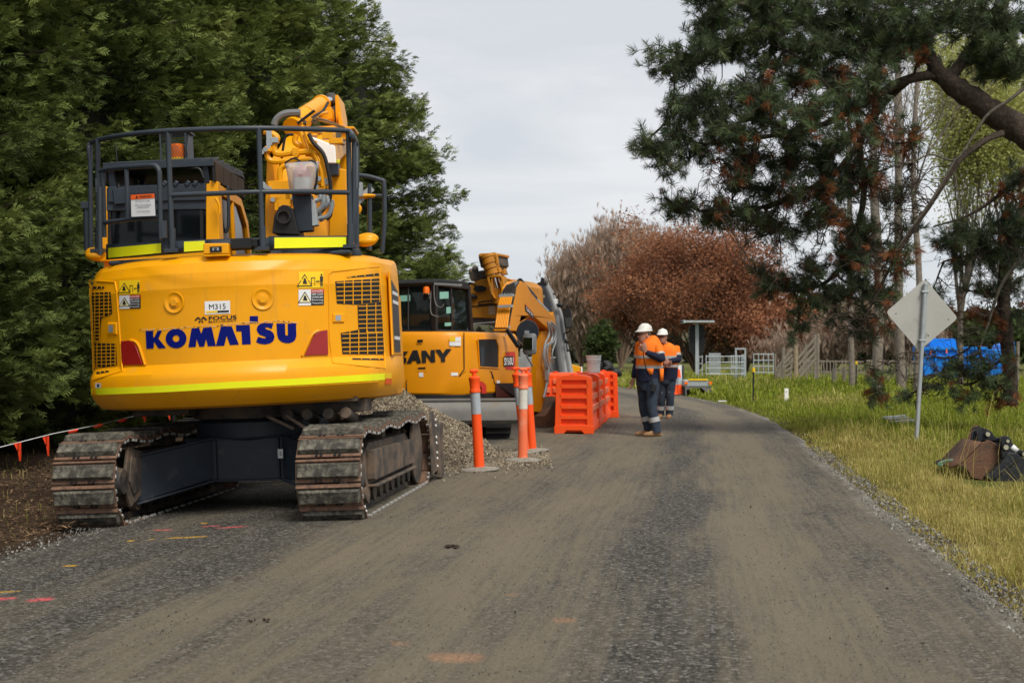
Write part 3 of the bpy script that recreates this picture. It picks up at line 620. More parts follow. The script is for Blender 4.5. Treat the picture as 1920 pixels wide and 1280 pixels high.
# grille doors at both corners
def door(outl, bars_h, bars_v, holes, handle, name='grille_door'):
    d = MB(); rim = outl; n = len(rim)
    cx_ = sum(p[0] for p in rim) / n; cy_ = sum(p[1] for p in rim) / n
    # raised door skin with slots: dark mesh lies below, yellow skin drawn as strips
    for i in range(n):
        a, b = rim[i], rim[(i + 1) % n]; d.tube([ks(a[0] + (b[0] - a[0]) * k / 6, a[1] + (b[1] - a[1]) * k / 6, .002) for k in range(7)], .007, 6, 0, 2)
    for hole in holes:
        xs_ = [p[0] for p in hole]; x0, x1 = min(xs_), max(xs_)
        def yr(x):           # vertical extent of the hole at x
            hits = []
            for i in range(len(hole)):
                a, b = hole[i], hole[(i + 1) % len(hole)]
                if (a[0] - x) * (b[0] - x) <= 0 and a[0] != b[0]: hits.append(a[1] + (b[1] - a[1]) * (x - a[0]) / (b[0] - a[0]))
            return min(hits), max(hits)
        cols = 26; r0 = []; r1 = []
        for k in range(cols + 1):
            x = x0 + .05 + (x1 - x0 - .1) * k / cols; lo, hi = yr(x); r0.append((x, lo)); r1.append((x, hi))
        nr = 8; d.sheet([[ks(r0[k][0], r0[k][1] + (r1[k][1] - r0[k][1]) * j / nr, .004) for k in range(cols + 1)] for j in range(nr + 1)], 1)
        # horizontal bars
        ylo = min(p[1] for p in hole); yhi = max(p[1] for p in hole); nb = max(1, int((yhi - ylo) / bars_h)); sl = holes_slope
        for j in range(1, nb + 1):
            yb = ylo + bars_h * j; run = []
            for k in range(41):
                x = x0 + (x1 - x0) * k / 40; lo, hi = yr(min(max(x, x0 + .05), x1 - .05)); y = yb + sl * (x - x0)
                if lo + .4 < y < hi - .4: run.append((x, y))
                else:
                    if len(run) > 2: d.sheet([[ks(p[0], p[1] - .75, .007) for p in run], [ks(p[0], p[1] + .75, .007) for p in run]], 2)
                    run = []
            if len(run) > 2: d.sheet([[ks(p[0], p[1] - .75, .007) for p in run], [ks(p[0], p[1] + .75, .007) for p in run]], 2)
        x = x0 + bars_v
        while x < x1 - 2:
            lo, hi = yr(x); d.sheet([[ks(x - .8, lo + (hi - lo) * j / 6, .008), ks(x + .8, lo + (hi - lo) * j / 6, .008)] for j in range(7)], 2); x += bars_v
    o = d.build(name, [M['yellow'], M['black'], M['yellow']], big)
    h = MB(); hx, hy, hw, hh = handle
    A = [ks(hx - hw, hy - hh, .002), ks(hx + hw, hy - hh, .002), ks(hx + hw, hy + hh, .002), ks(hx - hw, hy + hh, .002)]; B = [ks(hx - hw * .85, hy - hh * .8, .014), ks(hx + hw * .85, hy - hh * .8, .014), ks(hx + hw * .85, hy + hh * .8, .014), ks(hx - hw * .85, hy + hh * .8, .014)]
    h.hull(A, B, 0); decal_quad(h, ((hx - hw * .6, hy - hh * .55), (hx + hw * .3, hy - hh * .55), (hx + hw * .3, hy + hh * .55), (hx - hw * .6, hy + hh * .55)), lambda x, y: ks(x, y, .016), 1, 1, 1); h.build('latch', [M['yellow'], M['galv']], o, bevel=.002)
holes_slope = -.03
door([(616, 514), (622, 509), (711, 499.5), (722, 690), (624, 680), (618, 640)], 8.2, 16.5,
     [[(650, 519), (710, 512), (711, 516.5), (650, 521)], [(628, 527.5), (712, 522), (714.5, 565), (668, 571), (630, 569)], [(670, 572), (714, 566), (717.5, 626), (671, 622)], [(638.5, 624), (672, 618), (718, 622), (720, 664), (641, 663.5)], [(660, 671), (719, 672), (719, 675), (660, 674)]], (634, 596, 11, 9))
holes_slope = -.03
door([(168, 526), (216, 529), (219, 545), (230, 695), (176, 712), (172, 620)], 6.6, 8.5,
     [[(166.5, 537), (196, 537), (196, 541), (167, 542)], [(171, 549), (208, 547), (211, 588), (190, 596), (188, 640), (174, 640)], [(175, 643), (219, 644), (220, 684), (180, 691)], [(181, 697), (204, 694), (205, 697), (182, 701)]], (212, 616, 9, 12))
# side panels in front of the counterweight
for s_ in (-1, 1):
    sp_ = MB()
    sp_.prism([(-.38, 1.32), (.58, 1.32), (.62, 1.86), (.30, 1.93), (-.38, 2.06)], 'x', s_ * 1.30, s_ * 1.322)
    sp_.prism([(.60, 1.05), (1.25, 1.05), (1.25, 1.58), (1.1, 1.80), (.60, 1.88)], 'x', s_ * 1.0, s_ * 1.27); sp_.bx(s_ * .2, s_ * 1.23, .5, 1.0, .98, 1.8); o = sp_.build('side_panel', M['yellow'], big, bevel=.02)
    dk = MB(); dk.prism([(-.30, 1.35), (.30, 1.35), (.30, 1.90), (-.30, 1.98)], 'x', s_ * 1.323, s_ * 1.327)
    for z_ in (1.46, 1.78, 1.86): dk.prism([(-.28, z_), (.25, z_), (.25, z_ + .03), (-.28, z_ + .03)], 'x', s_ * 1.327, s_ * 1.330, 1)
    dk.build('side_decal', [M['navy'], M['white']], o)
sr = MB(); pj = lambda x, y, o=.006: ks(x, y, o)

sr = MB(); sr.sheet([[ks(721 + 3 * k, y_, .007) for k in range(5)] for y_ in (699, 709)], 0); sr.sheet([[ks(721 + 3 * k, y_, .007) for k in range(5)] for y_ in (709, 720)], 1); sr.build('side_reflector', [M['stick_y'], M['stick_o']], big)
# ------------------------------------------------------------------ deck on top
KR = 1.27
def kband(x0, x1, yt0, yt1, yb0, yb1, r, n=8): return [[kr(x0 + (x1 - x0) * k / n, a0 + (a1 - a0) * k / n, r) for k in range(n + 1)] for a0, a1 in ((yt0, yt1), (yb0, yb1))]
pl = MB()
for x0, x1, a, b, c, d in ((200, 386, 458, 449, 487, 472), (386, 506, 449, 445, 472, 467), (504, 656, 443, 442, 470, 465)): pl.sheet(kband(x0, x1, a, b, c, d, KR))
pl.build('kick_plate', M['navy'], big, solid=.012)
for x0, x1, a, b, c, d in ((203, 302, 465, 456, 483.5, 474), (345, 383.5, 453, 451.5, 472, 469.5), (514.5, 649, 445.5, 444.5, 465.5, 463)):
    t_ = MB(); t_.sheet(kband(x0, x1, a, b, c, d, KR + .012)); t_.build('reflective_tape', M['lime'], big)
dk = MB(); dk.bx(-1.0, 1.05, -.90, .45, 2.18, 2.222); dk.build('engine_hood', M['navy'], big, bevel=.02)
rail = MB(); RR = .0215
rail.tube([kr(169, 300, 1.24), kr(167, 276, 1.245), kr(172, 267.5, 1.26), kr(200, 259, 1.29), kr(260, 250, 1.30), kr(350, 244, 1.30), kr(480, 240.5, 1.30), kr(600, 243, 1.30), kr(644, 245, 1.30), kr(656, 247, 1.30), KU.at(661, 256, -.9), KU.at(667, 266, -.55), KU.at(669, 285, -.5), KU.at(669, 352, -.5)], RR, 10, 4)
for (xa, ya), (xb, yb) in (((183, 262), (184, 470)), ((315, 247), (323, 470)), ((485, 241), (492, 466)), ((653, 247), (657, 462))): rail.tube([kr(xa, ya, 1.30), kr(xb, yb, 1.30)], RR, 10); rail.box(kr(xb, yb, 1.30), (.11, .10, .03)); rail.tube([kr(xb - .3, yb - 42, 1.30), kr(xb, yb, 1.30)], .028, 10)
rail.tube([kr(169, 270, 1.24), kr(170, 380, 1.24), kr(171, 470, 1.24)], RR, 10); rail.tube([kr(318, 366.5, 1.30), kr(400, 363, 1.30), kr(486, 360, 1.30), kr(560, 359.5, 1.30), kr(655, 361, 1.30)], RR, 10, 3)
rail.tube([KU.at(664, 262, -.75), KU.at(664, 360, -.75), KU.at(661, 455, -.75)], RR, 10)
rail.tube([kr(655, 361, 1.30), KU.at(668, 352, -.6), KU.at(669, 270, -.5)], RR * .8, 8)
rail.build('guard_rail', M['rail'], big)
gt = MB(); g = lambda x, y: kr(x, y, 1.335)
gt.tube([g(188, 321), g(205, 317), g(240, 313.5), g(284, 310.5), g(293, 313), g(298.5, 322), g(299.5, 345), g(302, 448)], RR, 10, 3); gt.tube([g(193, 318), g(196, 445)], RR * .9, 10); gt.tube([g(237, 318), g(240, 410)], RR * .9, 8); gt.tube([g(194, 418), g(245, 411), g(299, 407)], RR * .9, 10)
gt.box(g(186, 348), (.05, .05, .12)); gt.box(g(187, 404), (.05, .05, .10)); gt.box(g(308, 430), (.04, .03, .14)); gt.build('gate', M['rail'], big)
ws = MB(); q = ((245, 365.5), (289.5, 363), (291.5, 404.5), (246.5, 406.5)); w_ = lambda x, y, r=1.372: kr(x, y, r)
decal_quad(ws, q, w_, 2, 1, 0); ws.sheet([[kr(243, 362.5, 1.367), kr(291.5, 360, 1.367)], [kr(244.5, 409, 1.367), kr(293.5, 407, 1.367)]], 3); decal_quad(ws, ((245, 365.5), (289.5, 363), (289.9, 371.5), (245.3, 374.5)), lambda x, y: kr(x, y, 1.375), 2, 1, 1)
decal_text(ws, 'WARNING', ((261, 366.8), (284, 365.2), (284, 369.8), (261, 371.4)), lambda x, y: kr(x, y, 1.378), .01, 2); decal_poly(ws, [(254, 371.5), (256.5, 366.5), (259, 371.3)], lambda x, y: kr(x, y, 1.378), 2)
for k, (t_, a, b) in enumerate((('KEEP THE GATE CLOSED', 254, 281), ('OPEN THIS GATE BEFORE', 253, 283), ('OPENING THE HOOD', 257, 279), ('DO NOT USE HARNESS', 256, 281))):
    y_ = (376.5, 384, 387.8, 396)[k]; decal_text(ws, t_, ((a, y_), (b, y_ - 1.2), (b, y_ + 1.4), (a, y_ + 2.6)), lambda x, y: kr(x, y, 1.378), .004, 2)
ws.build('warning_sign', [M['white'], M['stick_o'], M['ink'], M['rail']], big)
# right-hand access rail further forward
r2 = MB(); a_ = lambda x, y, d=-.1: KU.at(x, y, d)
r2.tube([a_(664, 328), a_(690, 331), a_(714, 338), a_(720, 346), a_(720.5, 420), a_(716, 474)], RR, 10, 3); r2.tube([a_(693, 345), a_(693, 468)], RR, 8); r2.tube([a_(672, 366), a_(716, 367)], RR * .7, 8); r2.tube([KU.at(668, 328, -.5), KU.at(669, 465, -.5)], RR, 8)
r2.tube([a_(664, 384), a_(672, 386), a_(675, 392), a_(670, 400), a_(662, 400)], .018, 8, 3, 1); r2.bar(a_(698, 352), a_(664, 384), .02, .06, 2); r2.box(a_(668, 356, -.35), (.11, .1, .12), None, 2); r2.ell(a_(686, 368), (.10, .05, .022), None, 12, 6, 1)
r2.build('access_rail', [M['rail'], M['yellow'], M['galv']], big)
# mirrors / lamp covers
for (x, y, rx, d, tilt) in ((178, 476, .085, -.5, 8), (687, 449, .108, -.35, -4)):
    m1 = MB(); m1.ell(KU.at(x, y, d), (rx, .07, .058), Matrix.Rotation(R(tilt), 3, 'Y'), 20, 12); m1.ell(KU.at(x, y, d) + Vector((0, -.02, -.02)), (rx * .9, .07, .045), Matrix.Rotation(R(tilt), 3, 'Y'), 16, 8); m1.tube([KU.at(x, y, d), KU.at(x + (12 if x < 400 else -22), y + 8, d)], .015, 8); m1.build('mirror', M['yellow'], big)
m1 = MB(); c = kr(408.5, 467.5, 1.33); m1.box(c, (.205, .15, .088), Matrix.Rotation(R(2), 3, 'Y')); m1.box(c + Vector((0, .0, -.052)), (.20, .14, .02), None, 0); o = m1.build('rear_camera_housing', M['yellow'], big, bevel=.012)
m1 = MB(); m1.box(c + Vector((.0, -.075, -.005)), (.095, .012, .045), None, 0); m1.box(c + Vector((0, -.083, -.005)), (.05, .01, .022), None, 1); m1.box(c + Vector((0, -.09, -.005)), (.022, .01, .014), None, 0); m1.build('camera_lens', [M['black'], M['galv']], o)
m1 = MB(); m1.box(kr(454, 457, 1.31), (.165, .12, .082), None); m1.box(kr(478, 456, 1.30), (.05, .10, .06)); m1.tube([kr(498, 452, 1.28), kr(486, 448, 1.3), kr(470, 452, 1.3)], .012, 8, 3); m1.build('battery_box', M['black'], big, bevel=.006)
# ------------------------------------------------------------------ cab
YB = -.32; ca = lambda x, y, d=YB: KU.at(x, y, d)
def kpoly(pts, d0, d1, mi=0, mb_=None, sc=1.0, KF=None):
    A = [KU.at(x, y, d0) for x, y in pts]; B = [Vector((p.x, d1, p.z)) for p in A]; (mb_ or MB()).hull(A, B, mi); return mb_
cab = MB()
kpoly([(386, 338), (409, 340), (412, 470), (386, 474)], YB, YB + .10, 0, cab); kpoly([(182, 360), (188, 345), (201, 350), (201, 482), (184, 484)], YB, YB + .12, 0, cab)
kpoly([(182, 462), (412, 455), (412, 490), (182, 490)], YB, YB + .1, 0, cab)
xr = ca(409, 400).x; xl = ca(184, 400).x; zt = ca(300, 347).z; zb = 1.25
prs = MB()
# right-hand side of the cab: frame with curved front pillar, doors and window openings
def side_frame(mbx, x0, x1):
    mbx.prism([(-.24, 1.9), (-.24, zt), (-.12, zt), (-.12, 1.9)], 'x', x0, x1)
    mbx.prism([(-.12, zt - .09), (-.12, zt), (.80, zt - .02), (1.10, zt - .22), (1.24, zt - .62), (1.30, 1.8), (1.22, 1.8), (1.16, zt - .62), (1.02, zt - .27), (.76, zt - .10)], 'x', x0, x1)
    mbx.prism([(.38, 1.8), (.38, zt - .1), (.44, zt - .1), (.44, 1.8)], 'x', x0, x1); mbx.prism([(-.12, 1.3), (-.12, 1.9), (1.3, 1.9), (1.3, 1.3)], 'x', x0, x1)
side_frame(cab, xr - .06, xr - .004); side_frame(cab, xl + .004, xl + .06)
cab.build('cab', M['yellow'], big, bevel=.008)
wn = MB(); kpoly([(197, 392), (386, 388), (386, 470), (197, 478)], YB + .03, YB + .045, 0, wn); o = wn.build('rear_window', M['glassd'], big)
m1 = MB()
for a, b in (((199, 394), (385, 390)), ((378, 390), (379, 466)), ((205, 394), (207, 474)), ((302, 391), (303, 470))): m1.bar(ca(*a, YB + .02), ca(*b, YB + .02), .02, .03)
m1.build('window_seal', M['black'], o)
m1 = MB(); kpoly([(202, 350), (386, 343), (386, 376), (202, 380)], YB - .02, YB + .1, 0, m1); kpoly([(198, 352), (386, 346), (386, 393), (198, 396)], YB + .0, YB + .1, 0, m1); kpoly([(210, 354), (236, 352), (238, 382), (213, 384)], YB - .035, YB, 0, m1)
for x in (309, 330, 352, 366): m1.box(ca(x, 344, YB - .02), (.04, .03, .05), Matrix.Rotation(R(35), 3, 'Y'))
m1.build('rear_upper_panel', M['navy'], big, bevel=.01)
m1 = MB(); m1.bx(xl + .02, xr - .02, YB + .05, .85, zt - .03, zt + .02); m1.build('cab_roof', M['navy'], big, bevel=.02)
m1 = MB()
for x in (xr - .035, xl + .03):
    m1.prism([(-.12, 1.9), (-.12, zt - .09), (.76, zt - .10), (1.02, zt - .27), (1.16, zt - .62), (1.22, 1.9)], 'x', x - .004, x + .004)
m1.prism([(1.24, 1.85), (1.17, zt - .6), (1.04, zt - .26), (1.03, zt - .26), (1.16, zt - .6), (1.23, 1.85)], 'x', xl + .06, xr - .06); m1.build('side_window', M['glassd'], big)
m1 = MB(); m1.tube([ca(420, 352, .12), ca(427, 356, .12), ca(428, 425, .12), ca(417, 437, .12), ca(411, 437, .12)], .016, 8, 3); m1.tube([ca(404, 372, -.4), ca(411, 384, -.4), ca(411, 402, -.4)], .012, 8, 2, 1); m1.build('grab_handle', [M['rail'], M['yellow']], big)
# louvred roof guard
rg = MB(); z0 = ca(300, 322, -.3).z; z1 = ca(300, 304, -.3).z
X0 = ca(195, 310, -.34).x; X1 = ca(402, 305, -.34).x
rg.prism([(-.36, z1 - .06), (-.36, z1), (.95, z1 + .06), (1.05, z1 - .02), (.95, z1 + .0)], 'x', X0, X1)
for k in range(6): rg.box(((X0 + X1) / 2, -.2 + k * .22, z1 + .02), (X1 - X0, .16, .02), Matrix.Rotation(R(12), 3, 'X'))
rg.box(((X0 + X1) / 2, -.36, z1 - .03), (X1 - X0, .04, .07)); rg.bx(X1 - .02, X1, -.36, 1.0, z1 - .20, z1 - .02, 1); rg.bx(X0, X0 + .02, -.36, 1.0, z1 - .16, z1 - .02, 1)
for x in (X0 + .06, X1 - .08): rg.bar((x, -.3, zt), (x, -.34, z1 - .02), .05, .05); rg.bar((x, .7, zt), (x, .7, z1), .05, .05)
rg.build('roof_guard', [M['navy'], M['black']], big, bevel=.004)
for k in range(5):
    pass
sl_ = MB()
for k in range(4): sl_.prism([(-.34 + k * .33, z1 - .19), (-.34 + k * .33 + .30, z1 - .19), (-.34 + k * .33 + .30, z1 - .03), (-.34 + k * .33, z1 - .03)], 'x', X1 + .002, X1 + .010)
sl_.build('guard_side_plate', mat('brown_black_plate', (.035, .026, .018), .55, 0, .2, 4), big)
bc = MB(); c = ca(333, 296, -.05); bc.lathe([(.075, 0), (.075, .05), (.078, .06), (.078, .14), (.06, .16), (0.01, .163)], c + Vector((0, 0, -.04)), 'z', 20, 0); bc.lathe([(.08, -.045), (.08, -.005)], c, 'z', 20, 1); bc.build('beacon', [M['amber'], M['stick_y']], big)
cg = MB(); cx0 = ca(302, 250, -.1).x; cx1 = ca(349, 250, -.1).x; cz0 = z1; cz1 = ca(320, 250, -.1).z; wr = .0022
for s_ in range(2):
    yy_ = -.14 if s_ == 0 else .10
    for k in range(-9, 12):
        for dr in (1, -1):
            x_a = cx0 + k * .024; a = Vector((x_a, yy_, cz0)); b = Vector((x_a + dr * (cz1 - cz0) * .6, yy_, cz1))
            t0, t1 = 0., 1.
            dx = b.x - a.x
            for lim in (cx0, cx1):
                pass
            if dx > 0: t0 = max(0, (cx0 - a.x) / dx); t1 = min(1, (cx1 - a.x) / dx)
            else: t0 = max(0, (cx1 - a.x) / dx); t1 = min(1, (cx0 - a.x) / dx)
            if t1 - t0 > .02: cg.bar(a.lerp(b, t0), a.lerp(b, t1), wr * 1.6, wr)
for x in (cx0, cx1):
    for y in (-.14, .10): cg.bar((x, y, cz0 - .03), (x, y, cz1), .012)
for z in (cz1,): cg.bx(cx0, cx1 + .03, -.15, .12, z, z + .012)
cg.bx(cx1 + .0, cx1 + .01, -.14, .12, cz0, cz1); cg.build('beacon_cage', M['rail'], big)
m1 = MB(); m1.tube([ca(217, 272, -.2), ca(223, 352, -.3)], .006, 6); m1.lathe([(.02, 0), (.012, .05)], ca(223, 356, -.33)); m1.tube([ca(350, 318, -.33), ca(362, 315, -.36), ca(375, 318, -.36), ca(382, 335, -.36)], .014, 8, 3); m1.tube([ca(352, 250, -.1), ca(349, 280, -.14), ca(351, 292, -.14)], .008, 6, 3); m1.build('antenna', M['black'], big)
# dark door edge / exhaust stack at far left
m1 = MB(); m1.tube([ca(163, 388, -.1), ca(165, 470, -.1)], .035, 10); m1.box(ca(163, 385, -.1), (.08, .1, .06)); m1.build('door_strut', M['rail'], big); m1 = MB(); m1.tube([ca(187, 350, -.9), ca(188, 478, -.9)], .02, 8); m1.build('gate_strut', M['rail'], big)
# ------------------------------------------------------------------ boom, arm, pipes
DBO = .35
bo = MB(); c0 = KU.at(572, 455, .25)
secs = []
for (px, py, d, w, h) in ((571, 470, .25, .66, .5), (571, 400, .40, .66, .5), (573, 335, .60, .62, .5), (582, 292, .95, .46, .40), (604, 270, 1.40, .36, .34), (624, 262, 2.1, .30, .30), (630, 262, 3.0, .26, .28)):
    secs.append((KU.at(px, py, d), w / 2, h / 2))
tang = []
for i in range(len(secs)):
    a = secs[max(i - 1, 0)][0]; b = secs[min(i + 1, len(secs) - 1)][0]; t = (b - a).normalized(); x = Vector((1, 0, 0)); n = t.cross(x).normalized(); tang.append((x, n))
bo.loft([(s_[0], s_[1] * 1.0, s_[2], tuple(t_[0]), tuple(t_[1]), 14) for s_, t_ in zip(secs, tang)], 0, 28)
bo.build('boom', M['yellow'], big, bevel=.01, angle=30)
# two side plates of the boom foot standing on the deck
m1 = MB()
kpoly([(497, 462), (497, 380), (500, 300), (512, 300), (516, 380), (520, 462)], -.05, .55, 0, m1); m1.build('boom_foot_plate', M['yellow'], big, bevel=.01); m1 = MB(); kpoly([(616, 455), (622, 330), (632, 315), (649, 318), (650, 462)], .0, .6, 0, m1)
m1.build('boom_foot_plate', M['yellow'], big, bevel=.01)
# arm hanging beyond the boom
m1 = MB(); kpoly([(590, 262), (632, 236), (654, 250), (654, 470), (610, 470), (605, 330)], 2.6, 3.0, 0, m1); m1.build('arm', M['yellow'], big, bevel=.02)
m1 = MB(); kpoly([(580, 255), (600, 262), (628, 274), (630, 306), (603, 306), (592, 285)], .12, .16, 0, m1); kpoly([(614, 306), (634, 306), (634, 328), (614, 330)], -.1, .05, 1, m1); kpoly([(630, 299), (637, 299), (637, 306), (630, 306)], -.12, -.1, 2, m1); m1.build('lit_boom_plate', [M['whitep'], M['navy'], M['lime']], big, bevel=.008)  # white plate: light falling on the arm's face painted as its colour
# bucket-end brackets at the top
m1 = MB()
kpoly([(600, 186), (605, 179), (609, 179), (608, 200), (600, 200)], 2.0, 2.3, 0, m1); kpoly([(628, 179), (634, 178), (640, 212), (641, 232), (631, 235), (629, 215)], 1.9, 2.4, 0, m1); kpoly([(607, 182), (629, 180), (629, 225), (607, 225)], 2.3, 2.5, 1, m1); kpoly([(632, 212), (639, 212), (644, 236), (636, 238)], 1.8, 2.0, 0, m1); kpoly([(640, 237), (664, 237), (664, 241), (655, 243), (640, 242)], 1.5, 1.9, 0, m1)
kpoly([(644, 243), (664, 242), (663, 262), (648, 262)], 1.6, 1.8, 1, m1); kpoly([(600, 205), (621, 200), (622, 222), (608, 228), (600, 222)], 1.7, 1.95, 0, m1); kpoly([(602, 240), (655, 238), (655, 262), (602, 256)], 1.55, 1.7, 0, m1)
m1.build('boom_head', [M['yellow'], M['frame']], big, bevel=.006)
m1 = MB(); a, b = KU.at(572, 216, 1.2), KU.at(601, 197, 1.9); m1.cyl(a, b, .088, .088, 20, 0); m1.cyl(b, b + (b - a).normalized() * .05, .10, .10, 20, 0); a2 = KU.at(621, 187, 2.15); m1.cyl(b, a2, .045, .045, 16, 1); m1.ell(a2, (.075, .06, .075), None, 14, 8, 2); m1.cyl(KU.at(548, 240, .9), a, .10, .09, 16, 0); m1.build('hydraulic_cylinder', [M['yellow'], M['chrome'], M['frame']], big)
PX = lambda pts, d: [KU.at(440 + x / 4, 160 + y / 4, ((d - .17 if d < .5 else d) if not isinstance(d, (list, tuple)) else d[0] + (d[1] - d[0]) * i / max(1, len(pts) - 1))) for i, (x, y) in enumerate(pts)]
PM = [M['yellow'], M['black'], M['greyd'], M['galv'], mat('bronze_pipe', (.38, .22, .09), .35, .5)]
for pts, d, r, mi in (([(220, 345), (290, 370), (318, 400), (295, 440), (302, 500), (345, 518), (450, 505), (610, 500), (660, 540), (682, 640), (686, 790)], -.02, .030, 0), ([(240, 480), (250, 545), (300, 572), (450, 562), (560, 555), (615, 585)], -.02, .026, 0),
                     ([(462, 370), (455, 430), (530, 480), (570, 575)], .05, .026, 0), ([(495, 350), (540, 480), (612, 580)], .0, .020, 0), ([(530, 350), (585, 500), (622, 590), (635, 770)], -.03, .020, 0), ([(340, 745), (342, 640), (370, 606), (408, 604)], -.03, .026, 0), ([(600, 520), (650, 640), (660, 760)], -.06, .017, 0), ([(560, 440), (640, 500), (670, 700), (668, 780)], -.05, .017, 0),
                     ([(555, 365), (590, 430), (665, 515), (700, 640), (718, 760), (708, 870), (640, 960)], -.1, .018, 1), ([(440, 370), (385, 380), (365, 460), (352, 560)], .0, .012, 1), ([(345, 580), (340, 640), (335, 700)], 0, .012, 1),
                     ([(296, 300), (310, 262), (345, 228), (400, 210), (492, 206)], .9, .035, 2),
                     ([(610, 960), (640, 930), (695, 890), (690, 830)], -.12, .022, 3), ([(625, 1000), (690, 985), (722, 940), (728, 880)], -.14, .020, 3), ([(620, 950), (660, 900), (665, 820)], -.15, .022, 3), ([(690, 1010), (720, 980), (728, 930)], -.1, .012, 1), ([(600, 870), (640, 850), (640, 820)], -.15, .022, 3), ([(655, 1020), (640, 960), (700, 880)], -.1, .02, 3),
                     ([(610, 242), (700, 268), (825, 318)], [.9, 1.4], .010, 4), ([(600, 255), (700, 282), (820, 326)], [.9, 1.4], .010, 4), ([(560, 372), (690, 408), (825, 442)], [.7, 1.3], .010, 4), ([(560, 384), (690, 418), (815, 448)], [.7, 1.3], .010, 4), ([(600, 345), (700, 378), (820, 410)], [.8, 1.3], .016, 4),
                     ([(520, 300), (600, 230), (660, 195), (700, 130)], [.9, 1.6], .014, 1), ([(500, 320), (560, 270), (640, 215), (690, 205)], [.85, 1.5], .018, 0), ([(470, 290), (520, 250), (600, 190)], .85, .014, 1)):
    pp = MB(); pp.tube(PX(pts, d), r, 8, 4); pp.build('hydraulic_hose' if mi in (1, 2, 3) else 'hydraulic_pipe', PM[mi], big)
FM = [M['yellow'], M['galv'], M['black'], M['frame']]
for x, y, w, h, mi in ((300, 415, .07, .05, 1), (262, 400, .05, .13, 1), (255, 480, .06, .05, 0), (258, 450, .04, .08, 1), (460, 500, .06, .07, 0), (462, 528, .035, .035, 0), (340, 760, .20, .10, 0), (360, 840, .22, .06, 0), (310, 860, .10, .05, 0), (405, 860, .05, .12, 0), (350, 890, .05, .12, 0), (684, 725, .04, .06, 1), (650, 730, .09, .03, 0), (728, 885, .04, .06, 1), (650, 800, .12, .05, 3), (545, 275, .08, .10, 0), (500, 290, .10, .10, 3), (600, 440, .04, .05, 0), (600, 270, .05, .05, 3), (780, 380, .04, .05, 3), (700, 380, .1, .06, 0), (760, 420, .12, .05, 0), (430, 280, .09, .12, 3), (315, 900, .03, .1, 0), (380, 900, .03, .1, 0)):
    ft = MB(); ft.box(KU.at(440 + x / 4, 160 + y / 4, -.20 if y > 350 else .95), (w, .07, h), None if y > 350 else Matrix.Rotation(R(30), 3, 'Y')); ft.build('pipe_fitting', FM[mi], big, bevel=.005)
for x, y in ((285, 858), (440, 845), (455, 870), (230, 480), (205, 500), (612, 760), (630, 700), (215, 740), (230, 760), (260, 775)): ft = MB(); ft.cyl(KU.at(440 + x / 4, 160 + y / 4, -.26), KU.at(440 + x / 4, 160 + y / 4, -.16), .022, .022, 8); ft.build('pipe_fitting', FM[1], big)
# air intake, column, hood bulge
m1 = MB(); kpoly([(510, 437), (514, 405), (523, 388), (530, 384), (540, 385), (548, 392), (560, 440)], -.72, -.35, 0, m1); m1.prism([(0, 0)] * 0 or [(-.8, 2.22), (-.3, 2.22), (-.3, 2.33), (-.72, 2.29)], 'x', KU.at(508, 440, -.7).x, KU.at(558, 440, -.7).x, 1); o = m1.build('intake_cover', [M['black'], M['navy']], big, bevel=.006)
m1 = MB(); c = KU.at(532.5, 407, -.73); m1.lathe([(.060, 0), (.060, -.03), (.048, -.03), (.046, .02)], c, 'y', 20); m1.build('intake_pipe', M['rubber'], o)
m1 = MB(); kpoly([(547, 362), (583, 364), (585, 432), (560, 434), (548, 380)], -.60, -.45, 0, m1); kpoly([(583, 372), (590, 380), (596, 422), (585, 424)], -.60, -.5, 1, m1); m1.build('mounting_column', [M['navy'], M['galv']], big, bevel=.006)
m1 = MB(); c = KU.at(590, 440, -.6); m1.ell((c.x + .02, c.y, 2.20), (.38, .30, .155), None, 20, 12); m1.build('hood_bulge', M['navy'], big)
fe = MB(); c = KU.at(566, 334, -.64); fe.lathe([(.07, -.14), (.078, -.13), (.078, .05), (.06, .085), (.02, .10), (.02, .13)], c, 'z', 20, 0); fe.lathe([(.0795, -.10), (.0795, .0)], c, 'z', 20, 1); fe.box(c + Vector((0, 0, .13)), (.09, .03, .03), None, 2); fe.tube([c + Vector((0, 0, .14)), c + Vector((-.06, -.02, .17)), c + Vector((-.14, -.02, .13))], .008, 6, 3, 2); fe.tube([c + Vector((.03, 0, .13)), c + Vector((.12, -.02, .13)), c + Vector((.13, -.02, -.02)), c + Vector((.10, -.02, -.12))], .011, 8, 3, 2)
fe.build('fire_extinguisher', [M['stick_r'], M['white'], M['black']], big)
bg_ = MB(); rws = []
for (yy_, xa, xb, dd) in ((304.5, 533, 599, .03), (315, 536, 598, .09), (330, 539, 595, .11), (345, 541, 592, .11), (358, 543, 589, .10), (364, 545, 586, .09)):
    A = KU.at(xa, yy_, -.64); B = KU.at(xb, yy_, -.64); w = (B.x - A.x) / 2; cc = (A + B) / 2; rws.append([cc + Vector((w * math.cos(t), dd * math.sin(t) * (1 + .15 * math.sin(5 * t + yy_)), 0)) for t in [2 * PI * k / 28 for k in range(29)]])
bg_.sheet(rws); bg_.build('plastic_bag', M['bag'], big)
XU = KF.I @ KU.M
for o in big.children: o.matrix_basis = XU @ o.matrix_basis
